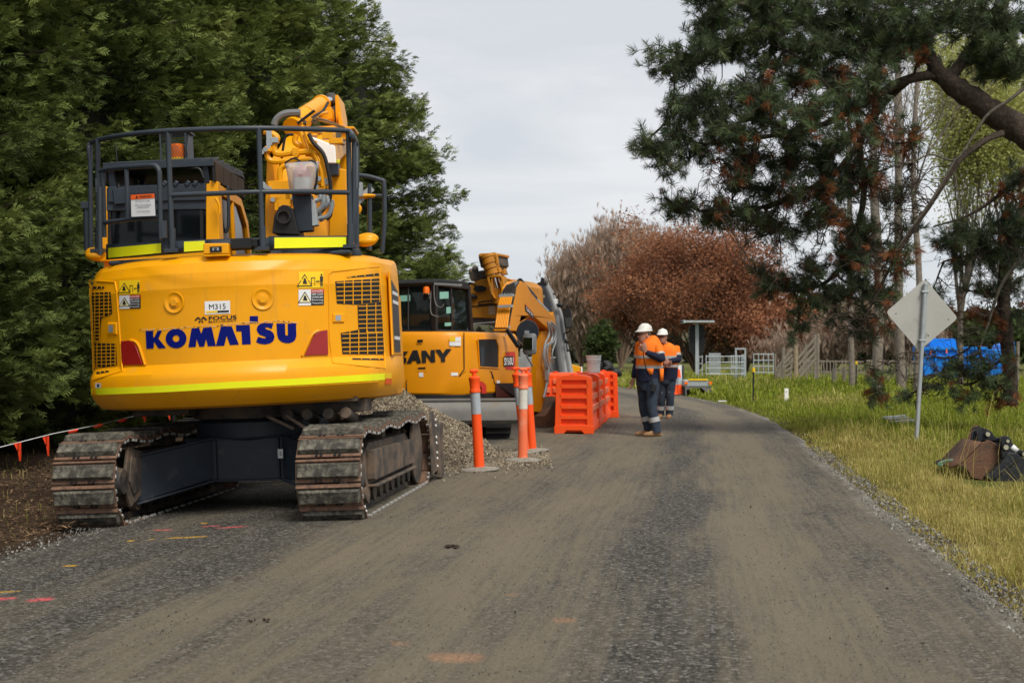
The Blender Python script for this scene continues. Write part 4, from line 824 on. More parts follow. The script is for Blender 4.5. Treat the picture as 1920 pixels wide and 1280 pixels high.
# ------------------------------------------------------------------ undercarriage
TZ = .385; TR = .355; TL = 1.43
def track_path(nn=720):
    pts = []; sag = lambda y: -.035 * math.sin(3 * PI * (y + TL) / (2 * TL)) ** 2
    for i in range(200): y = TL - 2 * TL * i / 199; pts.append((y, TZ + TR + sag(y)))
    for i in range(1, 100): a = PI / 2 + PI * i / 100; pts.append((-TL + TR * math.cos(a), TZ + TR * math.sin(a)))
    for i in range(200): pts.append((-TL + 2 * TL * i / 199, TZ - TR))
    for i in range(1, 100): a = -PI / 2 + PI * i / 100; pts.append((TL + TR * math.cos(a), TZ + TR * math.sin(a)))
    pts.append(pts[0]); d = [0]
    for a, b in zip(pts, pts[1:]): d.append(d[-1] + math.hypot(b[0] - a[0], b[1] - a[1]))
    def at(s):
        s %= d[-1]; j = min(max(int(np.searchsorted(d, s)) - 1, 0), len(pts) - 2); t = (s - d[j]) / max(1e-9, d[j + 1] - d[j]); a, b = pts[j], pts[j + 1]
        tx, ty = b[0] - a[0], b[1] - a[1]; l = math.hypot(tx, ty) or 1; return (a[0] + tx * t, a[1] + ty * t), (tx / l, ty / l)
    return at, d[-1]
tp, TLEN = track_path(); NS = 41; PITCH = TLEN / NS; SW = .515
sh = MB()   # one shoe: local x across, y along travel, z outwards
sh.bx(-SW / 2, SW / 2, -PITCH * .47, PITCH * .47, -.012, .006, 0)
sh.prism([(-PITCH * .47, 0), (-PITCH * .40, .026), (-PITCH * .36, .026), (-PITCH * .33, 0)], 'x', -SW / 2, SW / 2, 0)
A = [Vector((sx * SW * .485, sy, .006)) for sx, sy in ((-1, -PITCH * .30), (1, -PITCH * .30), (1, PITCH * .34), (-1, PITCH * .34))]; Bq = [Vector((sx * SW * .455, sy, .050)) for sx, sy in ((-1, -PITCH * .24), (1, -PITCH * .24), (1, PITCH * .27), (-1, PITCH * .27))]; sh.hull(A, Bq, 1)
for sx in (-.09, -.055, .055, .09): sh.bx(sx - .012, sx + .012, PITCH * .36, PITCH * .46, .006, .016, 2)
for sx in (-1, 1):
    for k in (-.15, .18): sh.bx(sx * SW * .485 - .012, sx * SW * .485 + .012, PITCH * k - .016, PITCH * k + .016, -.034, -.012, 3)
shoe_me = None
for s_ in (-1, 1):
    cx_ = s_ * .985
    lk = MB()
    for dx in (-.075, .075):
        lp = [tp(TLEN * k / 160) for k in range(161)]
        lk.sheet([[Vector((cx_ + dx - .018, p[0] - t[1] * .0, p[1])) for p, t in lp], [Vector((cx_ + dx - .018, p[0] + (-t[1]) * .07, p[1] + t[0] * .07)) for p, t in lp], [Vector((cx_ + dx + .018, p[0] + (-t[1]) * .07, p[1] + t[0] * .07)) for p, t in lp], [Vector((cx_ + dx + .018, p[0], p[1])) for p, t in lp]])
    trk = lk.build('track', M['frame'], big)
    for k in range(NS):
        (py_, pz_), (ty_, tz_) = tp((k + (.35 if s_ > 0 else .1)) * PITCH)
        if shoe_me is None:
            o = sh.build('track_shoe', [M['shoe'], M['pad'], M['black'], M['shiny']], trk, bevel=.004); shoe_me = o
        else:
            o = shoe_me.copy(); COL.objects.link(o); o.parent = trk
        X_ = Vector((1, 0, 0)); Y_ = Vector((0, ty_, tz_)); Z_ = X_.cross(Y_)
        if True:  # outward normal: path runs rear over the top, down, forward along the ground
            Zo = Vector((0, tz_, -ty_)); 
        Xo = Y_.cross(Zo)
        m4 = Matrix((Xo, Y_, Zo)).transposed().to_4x4(); m4.translation = Vector((cx_, py_, pz_)); o.matrix_basis = m4
    fr = MB(); xo = .14
    fr.prism([(-1.15, .33), (-1.05, .24), (1.05, .24), (1.15, .33), (1.12, .50), (.9, .585), (-.9, .60), (-1.1, .52)], 'x', cx_ - .15, cx_ + .155)
    fr.prism([(-1.02, .30), (1.02, .30), (1.02, .52), (-1.02, .55)], 'x', cx_ + s_ * .15, cx_ + s_ * .225); fr.bx(cx_ + s_ * .14, cx_ + s_ * .24, -1.0, 1.0, .235, .262)
    fr.build('track_frame', M['frame'], trk, bevel=.012)
    for yy_, rr_ in ((-TL, .30), (TL, .30)):
        wl = MB(); wl.lathe([(.06, -.10), (.20, -.09), (.24, -.05), (rr_ - .02, -.05), (rr_, -.03), (rr_, .03), (rr_ - .02, .05), (.24, .05), (.20, .09), (.06, .10)], (cx_, yy_, TZ), 'x', 32)
        wl.lathe([(.10, -.2), (.12, -.14), (.12, .14), (.10, .2)], (cx_, yy_, TZ), 'x', 20)
        if yy_ > 0: wl.lathe([(.30, .135 * s_), (.33, .155 * s_), (.33, .175 * s_), (.18, .20 * s_), (.05, .215 * s_)], (cx_, yy_, TZ), 'x', 28)
        wl.build('drive_wheel', M['frame'], trk)
    for k in range(8): ro = MB(); ro.lathe([(.05, -.16), (.085, -.155), (.085, -.09), (.06, -.085), (.06, .085), (.085, .09), (.085, .155), (.05, .16)], (cx_, -1.0 + k * .286, TZ - TR + .16), 'x', 14); ro.build('track_roller', M['frame'], trk)
    ro = MB(); ro.lathe([(.05, -.10), (.075, -.095), (.075, .095), (.05, .10)], (cx_, .1, TZ + TR - .11), 'x', 14); ro.build('top_roller', M['frame'], trk)
    # inner face plate of the motor guard and the bolted plate
    gp = MB(); gp.prism([(-1.42, .36), (-1.30, .16), (-1.05, .24), (-1.0, .60), (-1.30, .66)], 'x', cx_ - s_ * .17, cx_ - s_ * .20); gp.prism([(-1.34, .38), (-1.26, .26), (-1.12, .30), (-1.10, .54), (-1.28, .58)], 'x', cx_ - s_ * .20, cx_ - s_ * .215); gp.build('motor_guard', M['frame'], trk, bevel=.01)
# centre frame: two arms falling to each track frame from a central box
cf = MB()
cf.lathe([(.55, .62), (.60, .66), (.60, .80), (.52, .84), (.50, .92)], (0, 0, 0), 'z', 32)
for s_ in (-1, 1):
    for yy_, sg in ((-.72, -1), (.72, 1)):
        A = [(.30 * s_, yy_ * .78, .32), (.30 * s_, yy_ * .78, .66), (.30 * s_, yy_ * .60, .66), (.30 * s_, yy_ * .60, .32)]
        B = [(.84 * s_, yy_ * 1.45, .17), (.84 * s_, yy_ * 1.45, .55), (.84 * s_, yy_ * 1.1, .55), (.84 * s_, yy_ * 1.1, .17)]; cf.hull(A, B)
        cf.bar((.30 * s_, yy_ * .80, .30), (.84 * s_, yy_ * 1.47, .16), .05, .02); cf.bar((.30 * s_, yy_ * .80, .67), (.84 * s_, yy_ * 1.47, .56), .05, .02)
cf.bx(-.55, .55, -.57, .57, .30, .66); cf.bx(-.57, .57, -.60, .60, .655, .672); cf.bx(-.57, .57, -.60, .60, .288, .305)
for x in (-.28, .28): cf.bx(x - .01, x + .01, -.60, -.56, .31, .655)
o = cf.build('centre_frame', M['navy'], big, bevel=.01)
for x, y, w in ((374, 858, 15), (526, 850, 10)):
    m1 = MB(); p = KF.at(x, y, -.62); m1.bx(p.x - w / F * 12.3 / 2, p.x + w / F * 12.3 / 2, -.626, -.622, p.z - .04, p.z + .04, 0); m1.lathe([(.02, 0), (.012, .001)], (p.x, -.628, p.z), 'y', 12, 1); decal_text(m1, 'S', ((x - 2, y - 3), (x + 2, y - 3), (x + 2, y + 3), (x - 2, y + 3)), lambda a, b: Vector((KF.at(a, b, -.63).x, -.630, KF.at(a, b, -.63).z)), 0, 2); m1.build('lifting_sticker', [M['white'], M['white'], M['ink']], o)
sw = MB(); sw.lathe([(.62, .83), (.62, .97)], (0, 0, 0), 'z', 36); sw.bx(-1.05, 1.05, -.9, 1.3, .95, 1.06); sw.bx(.35, 1.1, -.75, -.5, .86, .97); sw.bx(-1.0, -.5, -.6, .2, .88, .97)
for x in (.45, .62, .80, .95): sw.cyl((x, -.9, .86), (x, -.6, .80), .05, .05, 12)
sw.bar((.30, -1.0, .86), (.52, -.95, .74), .03, .03); sw.bar((.46, -1.0, .86), (.62, -.95, .74), .05, .03); sw.build('swing_platform', M['frame'], big, bevel=.01)
# dozer blade at the front
bl = MB(); sec = [(2.05, .10), (2.14, .08), (2.10, .22), (2.08, .38), (2.12, .52), (2.18, .60), (2.13, .60), (2.04, .50), (2.0, .36)]
bl.prism([(y, z) for y, z in sec], 'x', -1.28, 1.28)
for s_ in (-1, 1): bl.prism([(1.96, .06), (2.24, .06), (2.24, .62), (2.05, .62), (1.96, .4)], 'x', s_ * 1.27, s_ * 1.31); bl.bar((s_ * .6, .7, .35), (s_ * .7, 2.02, .30), .12, .14)
bl.build('dozer_blade', M['frame'], big, bevel=.006)
pl = MB(); pl.prism([(1.62, .12), (1.98, .14), (2.02, .66), (1.72, .76), (1.60, .6)], 'x', 1.262, 1.285)
for k, (y_, z_) in enumerate(((1.88, .66), (1.89, .60), (1.89, .48), (1.89, .42), (1.90, .32), (1.90, .26), (1.90, .18))): pl.ell((1.288, y_, z_), (.016, .02, .02), None, 8, 6, 1)
pl.build('bolted_guard_plate', [M['frame'], M['shiny']], big, bevel=.004)
# ------------------------------------------------------------------ the compact excavator behind it
SF = Frame((-1.235, 23.0, 0), 26, 0)
sm = SF.root('compact_excavator', 'new compact yellow excavator with black cab parked beyond the gravel pile', 'excavator')
YR = -1.02; XR = .95
yA = SF.at(800, 622, YR).z
b_ = MB(); zt_, zb_ = 1.66, .68
# body: rear counterweight panel, right side panel, with rounded plan corner
def plan(o=0):
    pts = []
    for i in range(9): x = -.95 + 1.75 * i / 8; pts.append((x, -math.sqrt(max(0, 1.30 ** 2 - (x * .9) ** 2)) + .20 - o))
    pts += [(.93 + o, -.72), (.965 + o, -.6), (.98 + o, -.3), (.98 + o, 1.02), (.90 + o, 1.2), (.62, 1.28), (-.95 - o, 1.28)]; return pts
rows = []
for z, s_ in ((zb_, -.03), (zb_ + .04, 0), (1.0, .015), (1.45, .0), (1.60, -.02), (1.655, -.06), (1.67, -.16)): pp_ = plan(s_); rows.append([Vector((x, y, z)) for x, y in pp_ + [pp_[0]]])
rows.append([Vector((x * .3, y * .3, 1.672)) for x, y in plan(-.2) + [plan(-.2)[0]]]); rows.insert(0, [Vector((x * .4, y * .4, zb_)) for x, y in plan(-.2) + [plan(-.2)[0]]])
b_.sheet(rows); body = b_.build('body', M['yellow_b'], sm, bevel=.006, angle=30)
def ray_plan(px, py, off=.004):     # rear panel or right side panel, whichever the ray meets first
    o, d = SF.ray(px, py); best = None; pts = plan(0)
    for i in range(len(pts) - 2):
        a, b = pts[i], pts[i + 1]; ex, ey_ = b[0] - a[0], b[1] - a[1]; den = d.x * ey_ - d.y * ex
        if abs(den) < 1e-9: continue
        t = ((a[0] - o.x) * ey_ - (a[1] - o.y) * ex) / den; u = ((a[0] - o.x) * d.y - (a[1] - o.y) * d.x) / den
        if -.001 <= u <= 1.001 and t > 0 and (best is None or t < best[0]): n = Vector((ey_, -ex, 0)).normalized(); best = (t, n)
    if best is None:
        return SF.at(px, py, YR - .02)
    p = o + d * best[0]; return p + best[1] * (off + .016)
sy = MB(); Z4 = lambda x, y: (730 + x / 3.368, 460 + y / 3.368)
for poly in ([(70, 672), (125, 668), (105, 690), (95, 702), (112, 712), (112, 735), (92, 752), (40, 755), (40, 732), (85, 730), (85, 722), (60, 712), (60, 690)],
             [(112, 745), (150, 662), (180, 660), (205, 742), (178, 744), (172, 725), (148, 727), (142, 745)], [(205, 664), (232, 662), (262, 705), (262, 660), (288, 658), (292, 736), (266, 738), (234, 694), (234, 740), (210, 742)],
             [(290, 658), (322, 656), (338, 682), (358, 654), (394, 652), (352, 708), (354, 733), (328, 735), (326, 710)]): decal_poly(sy, [Z4(*p) for p in poly], ray_plan)
sy.build('maker_lettering', M['ink'], body)
m1 = MB(); decal_poly(m1, [Z4(*p) for p in ((152, 706), (165, 688), (170, 706))], lambda x, y: ray_plan(x, y, .008)); 
m1 = MB()
for a, b in (((869, 623), (869.5, 692)), ((869.5, 692), (860, 705))): m1.bar(ray_plan(*a, .002), ray_plan(*b, .002), .012, .012)
m1.build('panel_gap', M['black'], body)
m1 = MB(); decal_poly(m1, [Z4(*p) for p in ((556, 596), (662, 592), (680, 640), (680, 772), (566, 764))], lambda x, y: ray_plan(x, y, .004)); v = m1.build('side_vent', M['black'], sm)
m1 = MB(); q = [Z4(*p) for p in ((552, 592), (664, 588), (683, 640), (683, 775), (562, 767))]; m1.tube([ray_plan(*p, .004) for p in q + [q[0]]], .012, 6); m1.build('vent_rim', M['yellow_b'], v)
for k in range(3): m1 = MB(); 
m1 = MB(); decal_poly(m1, [Z4(*p) for p in ((566, 640), (590, 640), (592, 760), (570, 758))], lambda x, y: ray_plan(x, y, .008)); m1.build('vent_frame', M['navy'], v)
m1 = MB(); decal_poly(m1, [Z4(*p) for p in ((735, 672), (785, 670), (790, 690), (788, 770), (778, 785), (728, 782), (727, 690))], lambda x, y: ray_plan(x, y, .003), 0); decal_poly(m1, [Z4(*p) for p in ((714, 702), (776, 698), (776, 762), (716, 764))], lambda x, y: ray_plan(x, y, .007), 1); decal_text(m1, 'SY60U', (Z4(716, 708), Z4(774, 704), Z4(774, 754), Z4(717, 757)), lambda x, y: ray_plan(x, y, .011), .03, 2)
m1.build('model_badge', [M['stick_r'], M['ink'], M['white']], sm)
def tiny_sticker(zx0, zy0, zx1, zy1, cols, nm='warning_sticker'):
    m1 = MB(); n = len(cols)
    for k, c in enumerate(cols): x0 = zx0 + (zx1 - zx0) * k / n; x1 = zx0 + (zx1 - zx0) * (k + 1) / n; decal_quad(m1, (Z4(x0, zy0), Z4(x1, zy0), Z4(x1, zy1), Z4(x0, zy1)), lambda x, y: ray_plan(x, y, .003), 1, 1, c)
    m1.build(nm, [M['stick_y'], M['white'], M['stick_r'], M['ink']], sm)
tiny_sticker(380, 578, 449, 606, (0, 1)); tiny_sticker(380, 608, 449, 634, (1, 1)); tiny_sticker(190, 802, 216, 830, (1,)); tiny_sticker(390, 802, 430, 822, (1, 1)); tiny_sticker(672, 852, 692, 870, (1,)); tiny_sticker(722, 556, 734, 568, (1,))
m1 = MB(); decal_quad(m1, (Z4(178, 764), Z4(236, 762), Z4(236, 795), Z4(179, 797)), lambda x, y: ray_plan(x, y, .003), 1, 1, 0); decal_quad(m1, (Z4(184, 770), Z4(230, 768), Z4(230, 780), Z4(184, 782)), lambda x, y: ray_plan(x, y, .006), 1, 1, 1); decal_quad(m1, (Z4(178, 596), Z4(214, 594), Z4(214, 612), Z4(178, 614)), lambda x, y: ray_plan(x, y, .005), 1, 1, 1); m1.build('panel_latch', [M['yellow_b'], M['black']], sm)
# black skirt, swing bearing
b_ = MB(); rows = [[Vector((x, y, z)) for x, y in plan(o) + [plan(o)[0]]] for z, o in ((.47, -.12), (.52, -.02), (.66, -.015), (.70, -.02))]; b_.sheet(rows); rows = [[Vector((x * k, y * k, .47)) for x, y in plan(-.12) + [plan(-.12)[0]]] for k in (1, .2)]; b_.sheet(rows)
b_.build('lower_skirt', M['black'], sm, bevel=.01)
m1 = MB(); decal_poly(m1, [Z4(*p) for p in ((110, 848), (440, 826), (480, 792), (640, 794), (655, 840), (660, 870), (800, 868), (800, 960), (110, 990))], lambda x, y: ray_plan(x, y, .004), 0)
decal_poly(m1, [Z4(*p) for p in ((664, 876), (812, 872), (812, 952), (664, 958))], lambda x, y: ray_plan(x, y, .008), 1); decal_poly(m1, [Z4(*p) for p in ((545, 856), (580, 858), (602, 880), (606, 932), (574, 934), (574, 900))], lambda x, y: ray_plan(x, y, .010), 2)
m1.build('side_skirt_panel', [M['black'], mat('maroon_black_panel', (.05, .018, .014), .4), M['stick_r']], sm)
b_ = MB(); b_.lathe([(.42, .36), (.45, .38), (.45, .5)], (0, 0, 0), 'z', 28); b_.build('swing_bearing', M['black'], sm)
# cab with glass, roof, posts, seat under a plastic wrap
YC, XCb = -.10, .05
cb = MB(); zc0, zc1 = 1.64, 2.50; XL = -.93
for x, y in ((XCb, YC), (XL, YC), (XL, 1.15), (XCb, 1.15)): cb.bar((x - math.copysign(.03, x), y + .03, zc0), (x - math.copysign(.03, x), y + .03 - (.0 if y < 1 else .12), zc1 - .03), .09, .09)
cb.bar((XCb - .03, .50, zc0), (XCb - .03, .46, zc1 - .03), .05, .05)
for y in (YC + .03, 1.12): cb.bar((XL, y, zc0 + .03), (XCb, y, zc0 + .03), .08, .10); 
cb.bar((XCb - .03, YC, zc0 + .03), (XCb - .03, 1.15, zc0 + .03), .08, .10); cb.bar((XL + .03, YC, zc0 + .03), (XL + .03, 1.15, zc0 + .03), .08, .10)
cb.prism([(YC - .02, zc1 - .08), (YC - .04, zc1 - .03), (YC + .04, zc1 + .03), (.9, zc1 + .035), (1.13, zc1 - .06), (1.1, zc1 - .10)], 'x', XL - .01, XCb + .02)
cb.bar((-.46, YC + .02, zc0), (-.46, YC + .02, zc1), .03, .03)
cb.build('cab', M['black'], sm, bevel=.02)
for nm, A in (('rear_window', [(XL + .05, YC + .03, zc0), (XCb - .05, YC + .03, zc0), (XCb - .05, YC + .03, zc1 - .05), (XL + .05, YC + .03, zc1 - .05)]), ('side_window', [(XCb - .03, YC + .06, zc0), (XCb - .03, 1.1, zc0), (XCb - .03, 1.02, zc1 - .06), (XCb - .03, YC + .06, zc1 - .06)]), ('left_side_window', [(XL + .03, YC + .06, zc0), (XL + .03, 1.1, zc0), (XL + .03, 1.02, zc1 - .06), (XL + .03, YC + .06, zc1 - .06)]), ('windscreen', [(XL + .05, 1.13, zc0), (XCb - .05, 1.13, zc0), (XCb - .05, 1.03, zc1 - .06), (XL + .05, 1.03, zc1 - .06)])):
    m1 = MB(); m1.add(A, [(0, 1, 2, 3)]); m1.build('side_window' if 'left' in nm else nm, M['glass'], sm, solid=.008)
for quad, par in (((68, 316, 132, 354), 0), ((318, 294, 374, 338), 1), ((360, 390, 394, 430), 1), ((350, 488, 398, 510), 1)):
    m1 = MB(); pr = (lambda x, y: SF.at(x, y, YC + .018)) if par == 0 else (lambda x, y: SF.atx(x, y, XCb - .018)); decal_quad(m1, (Z4(quad[0], quad[1]), Z4(quad[2], quad[1] - 3), Z4(quad[2], quad[3] - 3), Z4(quad[0], quad[3])), pr, 1, 1); m1.build('window_sticker', mat('pale_green_film', (.22, .50, .44), .5) if 'pgf' not in M else M['pgf'], sm); M['pgf'] = bpy.data.materials['pale_green_film']
m1 = MB(); m1.loft([((-.5, .35, 1.55), .24, .22), ((-.5, .33, 1.72), .25, .22), ((-.5, .25, 1.75), .23, .10), ((-.5, .20, 2.05), .22, .08), ((-.5, .18, 2.15), .12, .06), ((-.5, .17, 2.28), .13, .06)]); m1.build('seat', M['black'], sm)
m1 = MB(); rws = []
rr = random.Random(4)
for k in range(7):
    z = 1.62 + k * .11; rws.append([Vector((-.5 + (.32 - .02 * k) * (1 + .12 * rr.uniform(-1, 1)) * math.cos(t), .24 + (.28 - .02 * k) * (1 + .15 * rr.uniform(-1, 1)) * math.sin(t), z)) for t in [2 * PI * q / 18 for q in range(18)]]); rws[-1].append(rws[-1][0])
m1.sheet(rws); m1.build('seat_wrap', M['wrap'], sm)
m1 = MB(); c = SF.at(799.5, 543, YC - .04); m1.lathe([(.055, -.06), (.055, .0), (.045, .045), (.01, .055)], c, 'z', 16, 0); m1.tube([c + Vector((0, .02, -.06)), c + Vector((0, .06, -.10))], .02, 6, 0, 1); m1.build('beacon', [M['amber'], M['black']], sm)
m1 = MB(); 
for pts in ([(262, 290), (262, 420), (290, 445), (312, 450)], [(282, 250), (284, 330), (300, 380), (330, 390), (345, 370)], [(285, 248), (380, 252), (450, 258)]): m1 = MB(); m1.tube([SF.at(*Z4(*p), YC - .06) for p in pts], .008, 6, 3); m1.build('cable', M['greyd'], sm)
m1 = MB(); m1.bar(SF.at(*Z4(285, 242), YC - .04), SF.at(*Z4(455, 250), YC - .04), .03, .03); m1.build('roof_rail', M['galv'], sm)
# boom: swings out to the right of the body; side plates drawn in the boom's own plane (x = const)
XB = .42
def sp(zx, zy, x=XB): return SF.atx(*Z4(zx, zy), x)
def boomprism(pts, x0, x1, mb_, mi=0):
    A = [sp(zx, zy, (x0 + x1) / 2) for zx, zy in pts]; mb_.prism([(p.y, p.z) for p in A], 'x', x0, x1, mi)
m1 = MB(); boomprism([(700, 540), (722, 440), (745, 340), (752, 268), (785, 226), (820, 240), (850, 300), (895, 352), (950, 408), (1000, 455), (1008, 520), (985, 545), (930, 505), (880, 462), (845, 448), (815, 470), (790, 545)], XB - .14, XB + .14, m1); m1.build('boom', M['yellow_b'], sm, bevel=.02)
m1 = MB(); boomprism([(855, 372), (908, 430), (914, 466), (858, 414)], XB + .141, XB + .144, m1, 0); boomprism([(855, 368), (908, 426), (908, 431), (855, 373)], XB + .142, XB + .146, m1, 2)
q = [sp(861, 385, XB + .14), sp(905, 432, XB + .14), sp(908, 458, XB + .14), sp(863, 408, XB + .14)]
vs, fs = text2d('SANY', .02); m1.add([(q[0] * (1 - u) + q[1] * u) * v + (q[3] * (1 - u) + q[2] * u) * (1 - v) + Vector((.009, 0, 0)) for u, v in vs], fs, 1); m1.build('boom_badge', [M['black'], M['white'], M['stick_r']], sm)
m1 = MB(); A = [SF.at(*Z4(*p), .12) for p in ((664, 530), (752, 530), (776, 400), (800, 280), (790, 236), (740, 250), (700, 320))]; m1.prism([(p.x, p.z) for p in A], 'y', .10, .13); m1.build('pipe_gap_shade', M['frame'], sm)  # added dark sheet: the shade between the pipes as a colour
for k in range(8):      # bundle of parallel pipes climbing the back of the boom
    m1 = MB(); x = XB - .30 + k * .068; sh_ = -k * 0
    P_ = [SF.at(*Z4(672 + k * 10, 520), -.30 + .0 * k), SF.at(*Z4(688 + k * 10, 400), -.12), SF.at(*Z4(704 + k * 10, 322), .05), SF.at(*Z4(736 + k * 9, 262), .25), SF.at(*Z4(790 + k * 4, 232), .45)]
    m1.tube(P_[:3], .0145, 8, 3); m1.build('hydraulic_pipe', M['yellow_b'], sm); m1 = MB(); m1.tube(P_[2:], .014, 8, 3); m1.build('hydraulic_hose', M['black'] if k % 2 else M['greyd'], sm)
for y0 in (386, 518, 318):
    m1 = MB(); m1.bar(SF.at(*Z4(672 + (520 - y0) * .12, y0), -.2), SF.at(*Z4(760 + (520 - y0) * .12, y0 - 4), -.2), .05, .04); m1.build('pipe_clamp', M['galv2'], sm)
m1 = MB(); a = sp(835, 262, XB + .05); b = sp(930, 372, XB + .05); c = sp(1004, 432, XB + .05); up = Vector((0, -.08, .10)); m1.cyl(a + up, b + up, .055, .055, 14, 0); m1.cyl(b + up, c + up * .4, .03, .03, 12, 1); m1.build('boom_cylinder', [M['black'], M['chrome']], sm)
m1 = MB(); m1.cyl(sp(842, 250, XB), sp(900, 318, XB) , .05, .05, 12); m1.tube([sp(815, 235, XB + .1), sp(860, 262, XB + .1), sp(950, 365, XB + .1)], .012, 6, 3); m1.build('hydraulic_hose', M['greyd'], sm)
m1 = MB(); boomprism([(1005, 455), (1018, 420), (1030, 470), (1030, 520), (1008, 525), (1000, 700), (990, 860), (962, 960), (938, 1050), (902, 1048), (905, 850), (925, 640), (940, 545), (985, 530)], XB - .06, XB + .06, m1); m1.build('arm', M['yellow_b'], sm, bevel=.015)
for pts, r in (([(1008, 490), (1030, 560), (1020, 610), (985, 640), (980, 700), (1000, 780)], .022), ([(1015, 490), (1045, 540), (1040, 600), (1000, 640), (1000, 720), (1020, 790)], .018), ([(1000, 480), (1010, 560), (985, 620), (975, 700), (985, 770)], .018), ([(860, 640), (870, 700), (905, 760)], .015), ([(1022, 480), (1050, 520), (1052, 600), (1028, 680), (1035, 740)], .016)):
    m1 = MB(); m1.tube([sp(x, y, XB + .15) for x, y in pts], r, 8, 4); m1.build('hydraulic_hose', M['galv'], sm)
m1 = MB(); m1.box(sp(998, 790, XB + .13), (.06, .10, .16)); m1.box(sp(995, 830, XB + .13), (.05, .06, .12)); m1.tube([sp(1000, 830, XB + .12), sp(990, 900, XB + .12), sp(975, 960, XB + .1)], .025, 8); m1.build('hose_manifold', M['galv'], sm)
m1 = MB(); c = SF.at(*Z4(873, 548), .1); m1.lathe([(.19, -.01), (.195, 0), (.19, .012)], c, 'y', 28, 0); m1.box(c + Vector((0, -.03, .0)), (.06, .04, .05), None, 1); m1.build('boom_lamp_guard', [M['navy'], M['galv']], sm)
m1 = MB(); c = SF.at(*Z4(886, 620), -.0); m1.loft([(c + Vector((0, 0, -.17)), .09, .04), (c + Vector((0, 0, -.13)), .12, .06), (c + Vector((0, 0, .12)), .12, .06), (c + Vector((0, 0, .16)), .09, .04)]); m1.box(c + Vector((0, -.065, 0)), (.17, .01, .2), None, 1); m1.build('mirror', [M['greyd'], M['chrome']], sm, bevel=.01)
m1 = MB(); boomprism([(800, 540), (812, 480), (830, 470), (860, 500), (840, 560), (830, 640), (790, 600)], XB - .05, XB + .05, m1); m1.build('boom_foot', M['frame'], sm, bevel=.02)
m1 = MB(); c = SF.at(*Z4(778, 580), .35); m1.bar(SF.at(*Z4(742, 532), .5), SF.at(*Z4(815, 640), .5), .05, .06); m1.build('hood_edge', M['black'], sm)
# small bucket curled at the arm's end
m1 = MB(); bs = [(938, 1040), (985, 950), (1005, 985), (1008, 1060), (990, 1120), (955, 1160), (915, 1150), (912, 1075)]; boomprism(bs, XB - .22, XB + .22, m1)
for k in range(4): m1.bar(sp(915, 1140, XB - .18 + k * .12), sp(900, 1168, XB - .18 + k * .12), .05, .03)
m1.build('digging_bucket', M['rust'], sm, bevel=.01)
# undercarriage: turned so the grey blade faces the camera
UF = Frame((-1.235, 23.0, 0), -13, 0); xu = SF.I @ UF.M
before = set(sm.children)
def tz(mbx, x, mi): pass
for s_ in (-1, 1):
    m1 = MB(); cxx = s_ * .78; ring = []
    for k in range(64):
        u = k / 64
        pth = [(y, .51) for y in np.linspace(.95, -.95, 16)] + [(-.95 + .25 * math.cos(a), .26 + .25 * math.sin(a)) for a in np.linspace(PI / 2, 1.5 * PI, 16)] + [(y, .01) for y in np.linspace(-.95, .95, 16)] + [(.95 + .25 * math.cos(a), .26 + .25 * math.sin(a)) for a in np.linspace(-PI / 2, PI / 2, 16)]
    m1.prism(pth, 'x', cxx - .2, cxx + .2)
    for k in range(0, 64, 1):
        a = pth[k]; b = pth[(k + 1) % 64]; 
        if k % 2 == 0: m1.bar((cxx - .2, (a[0] + b[0]) / 2, (a[1] + b[1]) / 2), (cxx + .2, (a[0] + b[0]) / 2, (a[1] + b[1]) / 2), .05, .05)
    o = m1.build('track', M['rubber'], sm, bevel=.004)
m1 = MB(); m1.bx(-.6, .6, -.6, .6, .22, .42); m1.build('track_frame', M['frame'], sm)
m1 = MB(); m1.prism([(-1.72, .32), (-1.66, .26), (-1.64, .34), (-1.66, .46), (-1.63, .56), (-1.56, .64), (-1.60, .64), (-1.68, .56), (-1.71, .44)], 'x', -.98, 1.06); m1.bx(-.98, 1.06, -1.66, -1.58, .61, .65); m1.bar((-.45, -1.6, .28), (-.45, -.5, .34), .1, .12); m1.bar((.45, -1.6, .28), (.45, -.5, .34), .1, .12); m1.bx(1.045, 1.065, -1.75, -1.50, .28, .67)
m1.build('dozer_blade', mat('dusty_grey_blade', (.13, .125, .115), .6, .1, .2, 3, dirt=(.20, .15, .10), dscale=3, damt=.5), sm, bevel=.008)
for o in set(sm.children) - before: o.matrix_basis = xu @ o.matrix_basis
# ------------------------------------------------------------------ older big excavator beyond
OF = Frame((-1.6, 30.0, 0), 20, 0)
old = OF.root('weathered_excavator', 'weathered dull yellow excavator with a raised boom cylinder, behind the compact one', 'excavator')
O4 = lambda x, y: (860 + x / 8, 460 + y / 8)
def oprism(pts, d0, d1, mb_, mi=0):
    A = [OF.at(*O4(x, y), d0) for x, y in pts]; mb_.prism([(p.x, p.z) for p in A], 'y', d0, d1, mi)
m1 = MB(); oprism([(120, 640), (170, 590), (240, 545), (330, 510), (440, 490), (560, 485), (680, 488), (760, 505), (830, 545), (880, 600), (900, 900), (900, 1100), (190, 1080), (150, 900)], -.1, 1.5, m1); bd = m1.build('body', M['yellow_worn'], old, bevel=.06)
m1 = MB(); oprism([(190, 1080), (900, 1060), (900, 1180), (200, 1180)], -.05, 1.5, m1); m1.build('engine_bay', M['frame'], old, bevel=.02)
m1 = MB()
for a, b in (((160, 915), (560, 895)), ((300, 850), (560, 820)), ((300, 850), (305, 890)), ((305, 890), (560, 872))): m1.bar(OF.at(*O4(*a), -.105), OF.at(*O4(*b), -.105), .02, .02)
m1.build('panel_seam', M['black'], bd)
